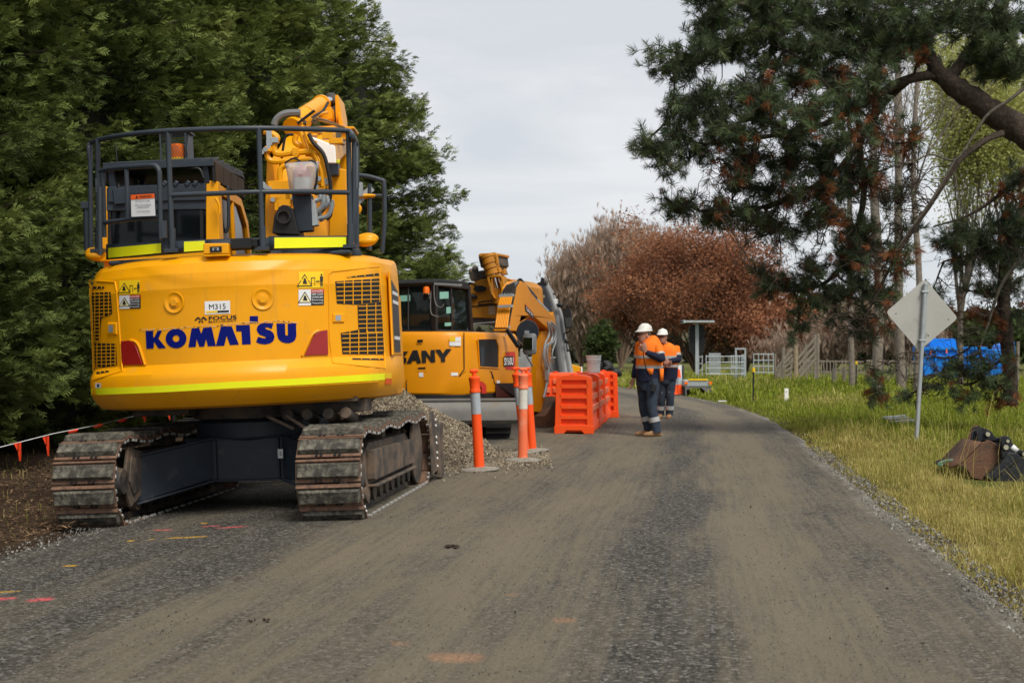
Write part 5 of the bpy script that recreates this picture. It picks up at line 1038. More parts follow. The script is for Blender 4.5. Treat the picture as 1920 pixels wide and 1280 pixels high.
m1 = MB(); c = OF.at(*O4(320, 650), -.2); m1.lathe([(.14, -.02), (.15, 0), (.14, .02)], c, 'y', 20, 0, (1, .45)); m1.tube([c, OF.at(*O4(250, 590), -.12), OF.at(*O4(190, 575), -.1)], .012, 6, 2); m1.build('mirror', M['black'], old)
m1 = MB(); m1.lathe([(.10, 0), (.12, .05), (.05, .1)], OF.at(*O4(190, 800), -.15), 'z', 14, 0, (1.2, .5)); m1.build('work_lamp', M['black'], old)
for k in range(3): m1 = MB(); y_ = 900 + k * 48; A = [OF.at(*O4(x, y), -.106) for x, y in ((448, y_), (545, y_ - 6), (545, y_ + 36), (450, y_ + 40))]; m1.add(A, [(0, 1, 2, 3)]); m1.build('faded_sticker', mat('faded_sticker', (.42, .33, .22), .6), bd)
m1 = MB(); a, b = OF.at(*O4(445, 165), -.35), OF.at(*O4(520, 420), -.35); m1.cyl(a, b, .155, .15, 20, 0)
for k in (.0, .35, .65, 1): p = a.lerp(b, k); q_ = (b - a).normalized(); m1.cyl(p - q_ * .03, p + q_ * .03, .17, .17, 20, 0)
c = OF.at(*O4(580, 640), -.3); m1.cyl(b, c, .085, .085, 18, 1); m1.cyl(c, OF.at(*O4(600, 860), -.25), .13, .12, 18, 0); m1.build('boom_cylinder', [M['yellow_worn'], M['chrome']], old)
m1 = MB(); oprism([(295, 140), (330, 130), (540, 118), (560, 125), (580, 290), (560, 300), (540, 330), (570, 420), (390, 350), (330, 330), (300, 200)], -.2, .5, m1, 0); oprism([(300, 132), (330, 120), (545, 110), (562, 120), (562, 150), (300, 165)], -.3, .5, m1, 1); m1.build('boom_end', [M['frame'], M['yellow_worn']], old, bevel=.02)
m1 = MB(); oprism([(540, 130), (565, 125), (585, 280), (560, 310)], -.45, -.35, m1); oprism([(385, 330), (440, 340), (450, 430), (400, 440)], -.45, -.3, m1); oprism([(575, 330), (600, 320), (620, 400), (685, 340), (690, 430), (660, 445), (600, 420)], -.45, -.3, m1); m1.build('bracket', M['yellow_worn'], old, bevel=.02)
m1 = MB(); oprism([(420, 480), (460, 440), (600, 430), (660, 470), (680, 600), (640, 680), (620, 600), (600, 480), (500, 480), (500, 700), (540, 800), (480, 720)], -.5, -.25, m1); m1.build('boom_link', M['yellow_worn'], old, bevel=.02)
m1 = MB(); oprism([(150, 440), (170, 400), (240, 390), (370, 370), (410, 420), (400, 480), (330, 520), (190, 540), (160, 490)], 0, .5, m1); m1.ell(OF.at(*O4(250, 365), .1), (.07, .07, .09)); m1.ell(OF.at(*O4(190, 400), .1), (.06, .06, .08)); m1.build('tool_coupler', M['frame'], old, bevel=.02)
m1 = MB(); oprism([(60, 590), (170, 545), (200, 560), (130, 640), (60, 620)], .3, .9, m1); m1.build('exhaust', M['rubber'], old, bevel=.02)
m1 = MB(); oprism([(200, 1170), (560, 1140), (560, 1150), (200, 1182)], -.5, -.45, m1); m1.build('hand_rail', M['galv2'], old)
for s_ in (-1, 1):
    m1 = MB(); m1.prism([(-1.3, .1), (-1.1, 0), (1.1, 0), (1.3, .1), (1.35, .4), (1.1, .75), (-1.1, .75), (-1.35, .4)], 'x', s_ * .95 - .25, s_ * .95 + .25); m1.build('track', M['frame'], old, bevel=.02)
m1 = MB(); m1.bx(-.8, .8, -.5, .5, .3, 1.0); m1.bx(-1.0, 1.0, -.3, 1.5, .9, 1.35); m1.build('chassis', M['frame'], old)
# ------------------------------------------------------------------ grey crane truck
TF = Frame((1.2, 35.0, 0), 6, 0)
tk = TF.root('crane_truck', 'grey truck with a tall folded loader arm and a black wing mirror, behind the excavators', 'truck')
T8 = lambda x, y: (960 + x / 5.82, 500 + y / 5.82)
def tprism(pts, d0, d1, mb_, mi=0):
    A = [TF.at(*T8(x, y), d0) for x, y in pts]; mb_.prism([(p.x, p.z) for p in A], 'y', d0, d1, mi)
m1 = MB(); tprism([(236, 225), (250, 218), (352, 212), (372, 260), (400, 350), (425, 470), (418, 515), (390, 505), (240, 350)], -.1, .3, m1, 0); tprism([(240, 222), (256, 222), (272, 330), (262, 352), (244, 340)], -.12, -.1, m1, 1); o = m1.build('arm_side_plate', [mat('slate_blue_plate', (.04, .045, .06), .5), M['rust']], tk, bevel=.01)
m1 = MB(); c = TF.at(*T8(343, 326), -.105); m1.lathe([(.04, -.01), (.035, -.02), (.02, -.02)], c, 'y', 16); m1.build('pivot_pin', mat('brass_pin', (.42, .32, .18), .4, .5), o)
for k, (dx, mi) in enumerate(((0, 1), (22, 0), (44, 1), (64, 0))):
    m1 = MB(); pts = [(362 + dx * .4, 215), (392 + dx * .6, 290), (425 + dx * .7, 400), (455 + dx, 520), (480 + dx, 700), (505 + dx * 1.2, 900), (535 + dx * 1.35, 1120), (545 + dx * 1.4, 1200)]
    P_ = [TF.at(*T8(*p), -.05 + .04 * k) for p in pts]; m1.tube(P_, [(.05, .07), (.06, .09), (.08, .10), (.10, .10)], 10, 4); m1.build('loader_arm', [M['greyp'], M['greyd']][mi], tk)
m1 = MB(); tprism([(470, 505), (535, 500), (548, 560), (556, 660), (560, 800), (520, 900), (490, 800), (478, 640)], .1, .6, m1, 0); tprism([(450, 360), (490, 352), (522, 480), (480, 490)], .0, .3, m1, 1); tprism([(448, 356), (490, 352), (498, 405), (462, 412)], -.05, .3, m1, 2); m1.build('arm_base', [mat('pale_grey_green', (.30, .31, .27), .55), M['navy'], M['white']], tk, bevel=.01)
m1 = MB(); tprism([(265, 188), (285, 172), (310, 165), (314, 120), (335, 115), (348, 130), (352, 165), (375, 172), (372, 210), (285, 205)], 0, .3, m1); m1.build('arm_head', M['black'], tk, bevel=.01)
m1 = MB(); tprism([(430, 288), (465, 285), (466, 305), (450, 310), (470, 345), (455, 352), (435, 320)], 0, .1, m1); m1.build('bracket', M['black'], tk, bevel=.005)
m1 = MB(); tprism([(558, 465), (570, 455), (625, 452), (640, 475), (655, 600), (655, 650), (645, 672), (590, 672), (576, 655), (562, 560)], -.3, -.18, m1, 0); tprism([(574, 560), (642, 555), (650, 600), (646, 655), (592, 660)], -.31, -.30, m1, 1); mr = m1.build('wing_mirror', [M['black'], mat('dim_mirror', (.10, .12, .13), .12, .6)], tk, bevel=.015)
m1 = MB(); q = lambda *p: TF.at(*T8(*p), -.2); m1.tube([q(632, 672), q(630, 700), q(600, 718), q(572, 728), q(570, 790), q(598, 800), q(600, 880), q(620, 915)], .016, 8, 3); m1.tube([q(600, 452), q(604, 425), q(560, 412), q(520, 400)], .012, 8, 3); m1.ell(q(595, 815), (.06, .05, .05)); m1.ell(q(612, 915), (.04, .04, .03)); m1.ell(q(607, 432), (.025, .02, .05)); m1.ell(q(525, 420), (.08, .06, .06)); m1.build('mirror_arm', M['black'], mr)
m1 = MB(); m1.bx(-1.7, -.1, .3, 7.5, .55, .75); m1.bx(-1.7, -.3, 2.2, 7.4, .76, 1.25); m1.build('truck_bed', M['greyp'], tk, bevel=.02)
for y in (1.2, 5.4, 6.6):
    for x in (-1.5, -.3): m1 = MB(); m1.lathe([(.2, -.14), (.46, -.14), (.5, -.1), (.5, .1), (.46, .14), (.2, .14)], (x, y, .5), 'x', 24); m1.build('wheel', M['rubber'], tk)
m1 = MB(); tprism([(90, 900), (140, 880), (150, 1150), (95, 1150)], .2, .6, m1); m1.build('toolbox', M['greyp'], tk, bevel=.01); m1 = MB(); tprism([(410, 1000), (480, 990), (500, 1180), (420, 1180)], .1, .5, m1); m1.build('toolbox', M['greyp'], tk, bevel=.01)
# ------------------------------------------------------------------ gravel heap
def heap():
    n = 90; cx, cy = -1.42, 17.5
    g = np.linspace(-1, 1, n); A, B = np.meshgrid(g, g); rx, ry = 1.28, 1.55
    Xh = cx + A * rx; Yh = cy + B * ry; d = np.sqrt(A ** 2 + B ** 2); h = .93 * np.clip(1 - d, 0, 1) ** .95
    h = h + .05 * fnoise(Xh, Yh, 3.1, 21) * (h > .02) * np.clip(h * 4, 0, 1) + .012 * fnoise(Xh * 4, Yh * 4, 4, 22); tail = .10 * np.exp(-(((Xh - cx - .9) / .45) ** 2 + ((Yh - cy + .2) / .5) ** 2))
    Zh = gz(Xh, Yh) + np.where(d < 1.0, h + tail * (d < .98), -.05) - .02 * (h <= .001); idx = np.arange(n * n).reshape(n, n)
    Fq = np.stack([idx[:-1, :-1].ravel(), idx[:-1, 1:].ravel(), idx[1:, 1:].ravel(), idx[1:, :-1].ravel()], 1)
    V = np.stack([Xh, Yh, Zh], -1).reshape(-1, 3)
    rt = tag(bpy.data.objects.new('gravel_heap', None), 'pale brown conical heap of fine gravel beside the right track of the large excavator', 'gravel heap'); COL.objects.link(rt)
    mm = mat('fine_tan_gravel', (.20, .165, .115), .95, 0, .45, 22, dirt=(.08, .065, .05), dscale=55, damt=.7, bump=1, bscale=60)
    npmesh('heap', V, Fq, mm, rt, smooth=True)
    k = 26000; a = rs.uniform(-1, 1, k); b = rs.uniform(-1.15, .9, k); dd = np.sqrt(a * a + b * b); ok = dd < 1.12; a, b = a[ok], b[ok]; x = cx + a * rx; y = cy + b * ry; ii = np.clip(((a + 1) / 2 * (n - 1)).round().astype(int), 0, n - 1); jj = np.clip(((b + 1) / 2 * (n - 1)).round().astype(int), 0, n - 1)
    z = np.maximum(Zh[jj, ii], gz(x, y) + .01); s = rs.uniform(.008, .024, len(x))
    Vs, Fs = scatter(octv, octf, np.stack([x, y, z + s * .3], -1), rand_rot(len(x), rs), np.stack([s, s * .8, s * .7], -1))
    ms = tint_mat('tan_stones', [(0, (.07, .057, .042)), (.5, (.22, .18, .125)), (1, (.42, .36, .27))], .9, 0)
    o = npmesh('loose_stones', Vs, Fs, ms, rt, tint=np.repeat(rs.rand(len(x)), 6)); o['kind'] = 'stuff'
    # a thin apron of spilt gravel towards the bollards
    k = 8000; x = cx + .4 + 1.5 * rs.rand(k) ** 1.3; y = cy + rs.normal(-.9, .8, k); y = y + (x - cx) * .9; s = rs.uniform(.006, .02, k)
    Vs, Fs = scatter(octv, octf, np.stack([x, y, gz(x, y) + .014 + s * .2], -1), rand_rot(k, rs), np.stack([s, s * .8, s * .7], -1))
    tag(npmesh('spilt_gravel', Vs, Fs, ms, tint=np.repeat(rs.rand(k), 6)), 'thin apron of pale gravel spilt on the road around the bollard bases', 'gravel', kind='stuff')
heap()
# ------------------------------------------------------------------ bollards, barriers, cone, bucket
def bollard(px, py, hpx, lean, label, faded=False, lean_x=0):
    g = G(px, py); g.z = float(gz(g.x, g.y)) + .012; s = hpx / F * g.y / 1.15
    f = Frame(g, 0, lean, lean_x); r = f.root('bollard', label, 'bollard', 'orange bollards in front of the excavators')
    om = M['orange_s'] if faded else M['orange']
    b = MB(); n = 40; rr = random.Random(int(px)); ring0 = []; 
    prof_ = [(.0, .030), (.20, .032), (.215, .026), (.225, .012), (.222, 0)]
    b.lathe([(.12, .0), (.225, .0), (.228, .012), (.215, .028), (.12, .038), (.09, .045)], (0, 0, 0), 'z', 9); b.build('base', M['concrete'], r, bevel=.004)
    b = MB(); b.lathe([(.062, .03), (.060, .06), (.058, .30), (.055, .64)], (0, 0, 0), 'z', 24); b.build('post', om, r)
    b = MB(); b.lathe([(.0565, .64), (.056, .90)], (0, 0, 0), 'z', 24); b.build('reflective_band', M['reflw'] if faded else M['refl'], r)
    b = MB(); b.lathe([(.057, .88), (.064, .885), (.064, .905), (.060, .915), (.056, .935), (.060, 1.02), (.064, 1.03), (.064, 1.05), (.05, 1.065), (.024, 1.07), (.022, 1.105)], (0, 0, 0), 'z', 24)
    b.loft([((-.048, 0, 1.122), .006, .012, (0, 1, 0), (0, 0, 1)), ((-.035, 0, 1.124), .022, .022, (0, 1, 0), (0, 0, 1)), ((.035, 0, 1.124), .022, .022, (0, 1, 0), (0, 0, 1)), ((.048, 0, 1.122), .006, .012, (0, 1, 0), (0, 0, 1))]); b.build('cap', om, r)
    r.scale = (s, s, s); return r
bollard(899, 884, 191, -3.2, 'single orange bollard standing apart in front of the gravel heap', lean_x=0)
bollard(980, 866, 176, .4, 'faded salmon bollard with a white band, nearest of the clustered three', True)
bollard(998, 848, 159, -3.8, 'bright orange bollard half hidden close behind the faded bollard')
bollard(985, 851, 163, -6.2, 'leftmost leaning bollard at the back of the clustered three')
def barrier_mesh(first):
    b = MB(); Lh = 1.0; W0, W1 = .31, .20      # half length, half widths at foot and top
    H_ = .92
    # shell cross-section lofted along the length
    def sec(y, inset=0): return [(-W0 + inset, y, 0.02), (-W0 + inset, y, .14), (-W0 + .035 + inset, y, .20), (-W1 - .04 + inset, y, .60), (-W1 + inset, y, H_ - .04), (-W1 + .05 + inset, y, H_), (0, y, H_ + .02), (W1 - .05 - inset, y, H_), (W1 - inset, y, H_ - .04), (W1 + .04 - inset, y, .60), (W0 - .035 - inset, y, .20), (W0 - inset, y, .14), (W0 - inset, y, 0.02)]
    nS = 24; rows = []
    for i in range(nS + 1):
        y = -Lh + .06 + (2 * Lh - .12) * i / nS; rows.append([Vector(p) for p in sec(y, .03 if i % 2 else .0)])
    b.sheet(rows); b.add(rows[0], [tuple(range(13))]); b.add(rows[-1], [tuple(range(13))])
    return b
def barrier(x, y, yaw, label, scale=1.0, z=.012, open_end=True):
    f = Frame((x, y, z), yaw, 0); r = f.root('road_barrier', label, 'road barrier', 'orange plastic barriers in a row')
    W0, W1, H_ = .31, .215, .93
    b = barrier_mesh(True); b.build('body', M['orange'], r, bevel=.008)
    for e in (-1, 1):      # ladder-like end frame
        b = MB(); y0, y1 = e * .93, e * 1.0
        for s_ in (-1, 1):
            b.hull([(s_ * W0, y0, .10), (s_ * (W0 - .10), y0, .10), (s_ * (W0 - .10), y1, .10), (s_ * W0, y1, .10)], [(s_ * (W0 - .02), y0, H_ - .06), (s_ * (W0 - .11), y0, H_ - .06), (s_ * (W0 - .11), y1, H_ - .06), (s_ * (W0 - .02), y1, H_ - .06)])
        b.prism([(-W0 + .02, H_ - .07), (-W0 + .03, H_ - .03), (-.20, H_), (-.12, H_ + .012), (.12, H_ + .012), (.20, H_), (W0 - .03, H_ - .03), (W0 - .02, H_ - .07)], 'y', y0, y1)
        b.prism([(-W0 - .01, 0), (-W0 - .01, .12), (-W0 + .1, .14), (W0 - .1, .14), (W0 + .01, .12), (W0 + .01, 0), (.16, 0), (.12, .05), (-.12, .05), (-.16, 0)], 'y', e * .92, e * 1.005)
        for k in range(4): zc = .265 + k * .165; b.prism([(-W0 + .08, zc - .03), (-W0 + .07, zc + .03), (W0 - .07, zc + .03), (W0 - .08, zc - .03)], 'y', e * .90, e * 1.0)
        b.build('end_frame', M['orange'], r, bevel=.008)
    for s_ in (-1, 1):      # stepped side ribs, sun-bleached
        for k in range(3):
            b = MB(); zc = .40 + k * .18
            for q in range(7): y0 = -.86 + q * .25; b.bx(s_ * (W1 + .015), s_ * (W1 + .085 - .02 * k), y0, y0 + .19, zc - .05, zc + .05)
            b.build('side_rib', M['orange_s'], r, bevel=.01)
    b = MB()
    for q in range(4): b.lathe([(.05, 0), (.05, .02), (.03, .024)], (0, -.75 + q * .5, H_ + .01), 'z', 16)
    b.build('filler_cap', M['orange'], r)
    r.scale = (scale, 1, scale); return r
p0 = G(1076, 814)
bars = [(p0.x, p0.y + 1.0)]
lab = ['nearest orange plastic barrier with its open ladder-like end facing the camera', 'second orange barrier in the row, carrying the white bucket', 'third orange barrier from the camera in the row', 'farthest orange barrier at the end of the row, nearest the workers']
dxy = Vector((.118, 1)).normalized()
for k in range(4): barrier(p0.x + dxy.x * (2.05 * k + 1) + (.10 if k == 3 else 0), p0.y + dxy.y * (2.05 * k + 1), 6.7 - (3 if k == 3 else 0), lab[k], 1.02)
q_ = P(1020, 706, 28.5); barrier(q_.x, 29.0, 78, 'orange barrier lying crosswise behind the compact excavator arm', 1.0)
bf = Frame(P(1113, 699, 25.4), 0, 0); r = bf.root('white_bucket', 'white plastic bucket with a wire handle standing on the orange barriers', 'bucket')
b = MB(); b.lathe([(.105, 0), (.11, .005), (.128, .27), (.133, .275), (.133, .30), (.139, .30), (.139, .315), (.12, .315), (.115, .02)], (0, 0, 0), 'z', 32); b.lathe([(.133, .225), (.137, .228), (.137, .238), (.131, .24)], (0, 0, 0), 'z', 32); b.build('pail', M['whitep'], r)
b = MB(); b.tube([(-.135, -.02, .27), (-.10, -.11, .20), (0, -.15, .165), (.10, -.11, .20), (.135, -.02, .27)], .004, 6, 4); b.build('handle', M['galv'], r)
bb = MB(); c = P(1136, 697, 30.0); rr = random.Random(5)
for k in range(9): bb.ell(c + Vector((rr.uniform(-.22, .22), rr.uniform(-.2, .2), rr.uniform(-.08, .16))), (rr.uniform(.08, .16), .12, rr.uniform(.06, .12)), Matrix.Rotation(rr.uniform(-1, 1), 3, 'Y'), 8, 6)
o = bb.build('black_bag', M['black']); tag(o, 'crumpled black bag lying on the barriers behind the white bucket', 'bag')
# yellow tray beyond
b = MB(); A = [P(x, y, 40) for x, y in ((1066, 684), (1073, 683), (1090, 688), (1091, 706), (1066, 708))]; b.prism([(p.x, p.z) for p in A], 'y', 40, 41.2, 0); b.bar(P(1090.5, 687, 39.98), P(1090.5, 700, 39.98), .04, .04, 1); o = b.build('skip_tray', [M['yellow'], M['white']], bevel=.02); tag(o, 'small yellow steel tray seen just left of the white bucket', 'steel tray')
# cones by the far bend
def cone(px, py, hpx, label, off=0):
    g = G(px, py); h = hpx / F * g.y; f = Frame((g.x, g.y, .012), 0, 0); r = f.root('traffic_cone', label, 'traffic cone', 'traffic cones by the bend'); s = h / 1.0
    b = MB(); b.prism([(-.2 * s, -.2 * s), (.2 * s, -.2 * s), (.2 * s, .2 * s), (-.2 * s, .2 * s)], 'z', 0, .04 * s); b.build('base', M['black'], r, bevel=.01)
    b = MB(); b.lathe([(.17 * s, .04 * s), (.15 * s, .06 * s), (.115 * s, .40 * s)], (0, 0, 0), 'z', 24); b.lathe([(.085 * s, .68 * s), (.045 * s, .97 * s), (.03 * s, 1.0 * s)], (0, 0, 0), 'z', 24); b.build('shell', M['orange'], r)
    b = MB(); b.lathe([(.116 * s, .40 * s), (.086 * s, .68 * s)], (0, 0, 0), 'z', 24); b.build('reflective_collar', M['refl'], r)
cone(1263, 741.5, 48, 'orange cone half hidden behind the farther worker'); cone(1273, 740.5, 48, 'orange traffic cone with a silver collar in front of a white board')
# white board standing behind the cones
f = Frame(G(1270, 738.5), 0); r = f.root('site_board', 'plain white board standing behind the two traffic cones', 'board')
wpx = lambda n: n / F * f.loc.y
b = MB(); b.bx(wpx(-9), wpx(9), .0, .03, .15, wpx(54)); b.build('board', M['white'], r, bevel=.01)
b = MB(); b.bx(wpx(9), wpx(12), -.02, .05, .0, wpx(54)); b.build('edge_post', M['navy'], r); b = MB(); b.bx(wpx(-10), wpx(-8), -.02, .05, 0, .3); b.build('edge_post', M['navy'], r)
# sign trailer beside the message board
f = Frame(G(1309, 741), -4); r = f.root('small_trailer', 'low flat trailer with an amber top strip parked on the verge by the bend', 'trailer'); u = f.loc.y / F
b = MB(); b.bx(-25 * u, 20 * u, 0, 1.6, 17 * u, 28 * u); b.build('deck', M['galv'], r, bevel=.01)
b = MB(); b.bx(-18 * u, 18 * u, -.03, .1, 28 * u, 31 * u); b.build('amber_strip', M['stick_y'], r)
for x in (-26, 20): b = MB(); b.bx(x * u, (x + 6) * u, -.05, .0, 21 * u, 26 * u); b.build('marker_lamp', M['amber'], r)
b = MB(); b.prism([(-24 * u, 17 * u), (-20 * u, 10 * u), (-12 * u, 14 * u), (6 * u, 14 * u), (13 * u, 8 * u), (20 * u, 4 * u), (22 * u, 17 * u)], 'y', .02, .3); b.build('mudguard', M['greyd'], r, bevel=.01)
for x in (-17, 15): b = MB(); b.lathe([(.03, -.07), (.19, -.07), (.21, -.04), (.21, .04), (.19, .07), (.03, .07)], (x * u, .5, .21), 'x', 20); b.build('wheel', M['rubber'], r)
for x in (-24, 22): b = MB(); b.bx(x * u, (x + 2) * u, .0, .05, 0, 17 * u); b.build('leg', M['greyd'], r)
# solar message board seen from the back
f = Frame(G(1307, 707), 0); u = f.loc.y / F; r = f.root('message_board', 'dark portrait road sign on a grey post under a flat solar panel', 'road sign')
b = MB(); pts = []
for k in range(32):
    a = 2 * PI * k / 32; x = math.copysign(abs(math.cos(a)) ** .35, math.cos(a)) * 14.5; z = 71 + math.copysign(abs(math.sin(a)) ** .35, math.sin(a)) * 27; pts.append((x * u, z * u))
b.prism(pts, 'y', .08, .22); b.build('sign_face', M['black'], r, bevel=.02)
b = MB(); b.bx(-3.2 * u, 3.2 * u, -.02, .08, 0, 103 * u); b.build('post', M['galv2'], r, bevel=.01)
b = MB(); b.bx(-29 * u, 29 * u, -.9, .5, 102 * u, 105.5 * u); b.bx(-29 * u, -25 * u, -.92, .5, 101 * u, 106.5 * u); b.build('solar_panel', M['galv2'], r, bevel=.01)
# ------------------------------------------------------------------ warning sign, seen from the back
f = Frame((P(1717.5, 838, 20.16).x, 20.16, -.01), 0, 3.3, 0); r = f.root('warning_sign', 'diamond-shaped road sign seen from its bare metal back on a leaning grey post', 'road sign')
b = MB(); top = f.at(1734, 533, -.03); b.tube([(0, 0, -.1), (0, 0, 1.2), (0, 0, top.z)], .0305, 16); b.lathe([(.034, 0), (.034, .02), (.02, .03)], (0, 0, top.z - .01), 'z', 16); b.build('post', M['galv'], r)
c = f.at(1728.5, 590.5, .045); hd = 66.5 / F * 20.2; pts = []
ang = R(-1.5)
for k in range(4):
    a = PI / 2 * k + ang; px_, pz_ = math.cos(a), math.sin(a)
    for t in (-1, 0, 1): aa = a + t * R(4.2); rr_ = hd * (.955 if t else .985); pts.append((c.x + rr_ * math.cos(aa), c.z + rr_ * math.sin(aa)))
b = MB(); b.prism(pts, 'y', .042, .0455); b.build('sign_plate', M['alu'], r)
for dz in (.33, -.36): b = MB(); b.bx(-.05, .05, -.036, .042, c.z + dz - .012, c.z + dz + .012); b.build('bracket', M['galv'], r, bevel=.004)
b = MB(); b.bx(-.006 + .03, .05, .034, .0415, c.z - .45, c.z + .44); b.build('stiffener', M['galv'], r)
for dx, dz in ((-.37, .0), (.38, -.04)): b = MB(); b.lathe([(.008, 0), (.008, -.004), (.004, -.006)], (c.x + dx, .0415, c.z + dz), 'y', 10); b.build('rivet', M['black'], r)
for dx, dz, s_ in ((.06, -.27, .007), (.055, -.30, .007), (.085, -.285, .011), (.05, -.33, .005)): b = MB(); b.lathe([(s_, 0), (s_ * .8, -.002)], (c.x + dx + .02, .0415, c.z + dz), 'y', 10); b.build('dent', M['black'], r)
# ------------------------------------------------------------------ two bucket attachments in the grass
BF = Frame(G(1822, 893), 0, 0)
def ear(y0, y1, pts, mb_): mb_.prism(pts, 'y', y0, y1)
Bz = lambda x, y, d=0: BF.at(1740 + x / 6.4, 760 + y / 6.4, d)
def bpoly(pts, d0, d1, mb_, mi=0):
    A = [Bz(x, y, d0) for x, y in pts]; mb_.prism([(p.x, p.z) for p in A], 'y', d0, d1, mi)
r = BF.root('rusty_bucket', 'rusty brown digging bucket lying in the dry grass with its ears up', 'excavator bucket', 'loose excavator buckets on the verge')
b = MB(); side = [(640, 440), (740, 430), (830, 480), (870, 560), (880, 700), (850, 800), (700, 900), (520, 860), (480, 780), (420, 720), (280, 740), (400, 690), (480, 600), (560, 520)]
bpoly(side, 0, .03, b); b.build('side_plate', M['rust'], r, bevel=.004)
b = MB(); bpoly(side, .62, .65, b); b.build('side_plate', M['rust'], r, bevel=.004)
b = MB(); back = [(640, 440), (560, 520), (480, 600), (400, 690), (280, 740)]
b.sheet([[Bz(x, y, 0) for x, y in back], [Bz(x, y, .0) + Vector((0, .64, 0)) for x, y in back]]); b.build('shell', M['rust'], r, solid=.02); b = MB(); bk2 = [(740, 430), (830, 480), (870, 560), (880, 700), (850, 800), (700, 900)]; b.sheet([[Bz(x, y, 0) for x, y in bk2], [Bz(x, y, .0) + Vector((0, .64, 0)) for x, y in bk2]]); b.build('shell', M['rust'], r, solid=.02)
b = MB(); far = [(560, 240), (600, 235), (580, 300), (560, 400), (480, 500), (400, 580), (340, 650), (180, 670), (260, 610), (400, 520), (480, 400), (520, 290)]; bpoly(far, .9, .94, b); b.build('cutting_edge_plate', M['rust'], r, bevel=.004)
earp = [(600, 440), (590, 380), (610, 300), (650, 262), (720, 290), (770, 320), (790, 360), (860, 410), (920, 440), (900, 520), (880, 650), (860, 560), (800, 470), (740, 425), (660, 425)]
for d0 in (.16, .42): b = MB(); bpoly(earp, d0, d0 + .04, b); b.build('ear', M['blk_steel'], r, bevel=.006)
b = MB(); c = Bz(725, 345, .1); b.lathe([(.032, .03), (.032, .4)], c, 'y', 20, 0); b.lathe([(.024, .01), (.024, .03)], c, 'y', 20, 1); b.build('pin', [M['blk_steel'], mat('greased_pin', (.42, .40, .30), .45, .3)], r)
for k, (dx, dy) in enumerate(((0, 0), (-30, 8), (-60, 20))):
    b = MB(); b.tube([Bz(620 + dx, 250 + dy, .5), Bz(600 + dx, 300 + dy, .5), Bz(590 + dx, 380 + dy, .48), Bz(560 + dx, 440 + dy, .48)], .018, 8, 3); b.build('lifting_rib', M['blk_steel'], r)
b = MB(); b.tube([Bz(320, 655, .3), Bz(230, 660, .3), Bz(140, 690, .3), Bz(130, 715, .3), Bz(200, 705, .3), Bz(330, 665, .3)], .014, 6, 4); o = b.build('rope', mat('green_rope', (.10, .20, .14), .8)); o.matrix_world = BF.M; tag(o, 'loop of green rope lying in the grass at the tip of the rusty bucket', 'rope')
r = BF.root('black_bucket', 'black wide trenching bucket behind the rusty one at the right edge', 'excavator bucket', 'loose excavator buckets on the verge')
b = MB(); bpoly([(880, 690), (960, 560), (1080, 570), (1110, 605), (1400, 760), (1400, 1010), (1150, 985), (900, 975), (790, 930), (700, 870)], -.12, .9, b); b.build('shell', M['blk_steel'], r, bevel=.02)
b = MB(); bpoly([(1105, 600), (1120, 612), (770, 900), (755, 890)], -.16, -.12, b); b.build('rib', M['blk_steel'], r, bevel=.004)
for d0 in (-.1, .25):
    b = MB(); bpoly([(860, 400), (880, 375), (920, 362), (970, 375), (1000, 410), (1010, 450), (1060, 500), (1120, 540), (1180, 545), (1200, 620), (1080, 570), (950, 570), (900, 640), (880, 560), (900, 480)], d0, d0 + .04, b); b.build('ear', M['blk_steel'], r, bevel=.006)
for x, y, rr_ in ((930, 500, .033), (952, 425, .022), (1152, 580, .03)): b = MB(); c = Bz(x, y, -.1); b.lathe([(rr_ * 1.1, -.012), (rr_ * 1.1, .3)], c, 'y', 18, 0); b.lathe([(rr_ * .8, -.022), (rr_ * .8, -.012)], c, 'y', 18, 1); b.build('pin', [M['blk_steel'], bpy.data.materials['greased_pin']], r)
b = MB(); A = [Bz(x, y, -.105) for x, y in ((1030, 465), (1095, 525), (1050, 570), (988, 510))]; b.add(A, [(0, 1, 2, 3)]); b.build('label_plate', M['white'], r, solid=.003)
b = MB(); bpoly([(780, 925), (1400, 960), (1400, 1000), (800, 965)], -.15, -.12, b); b.build('cutting_edge', M['galv'], r)
# ------------------------------------------------------------------ bunting along the hedge
pts = [(Vector((-6.2, 10.2, .50))), P(0, 838, 10.9), P(100, 812.5, 11.4), P(180, 797, 12.2), P(300, 768, 15.6), P(345, 762, 18)]
f = Frame((-6.2, 10.2, -.1)); r = bpy.data.objects.new('flag_bunting', None); COL.objects.link(r); tag(r, 'white cord hung with small red-orange triangular flags along the hedge at far left', 'bunting')
b = MB(); b.tube(pts, .0032, 6, 0); b.build('cord', M['white'], r)
for (x0, x1, y0, ln, d, lean) in ((25.5, 41.5, 831, 33, 11.0, 4), (79.5, 93.5, 819.5, 35, 11.3, 4), (263, 276, 777, 14, 14.2, 2), (305, 318, 767, 20, 15.9, 7), (337, 344, 765, 14, 17.6, 4)):
    b = MB(); A, B_ = P(x0, y0, d), P(x1, y0 - 3, d); C = P((x0 + x1) / 2 + lean, y0 + ln, d); M_ = (A + B_) / 2
    nrow = 6; rows = []
    for k in range(nrow + 1):
        t = k / nrow; rows.append([A.lerp(C, t) + (B_ - A) * (1 - t) * s_ + Vector((0, .02 * math.sin(3 * t + s_ * 5), 0)) for s_ in (0, .25, .5, .75, 1)])
    b.sheet(rows); b.build('flag', M['flag'] if 'flag' in M else M.setdefault('flag', tint_mat('flag_vinyl', [(0, (.86, .07, .02)), (1, (.86, .07, .02))], .5, .25)), r)
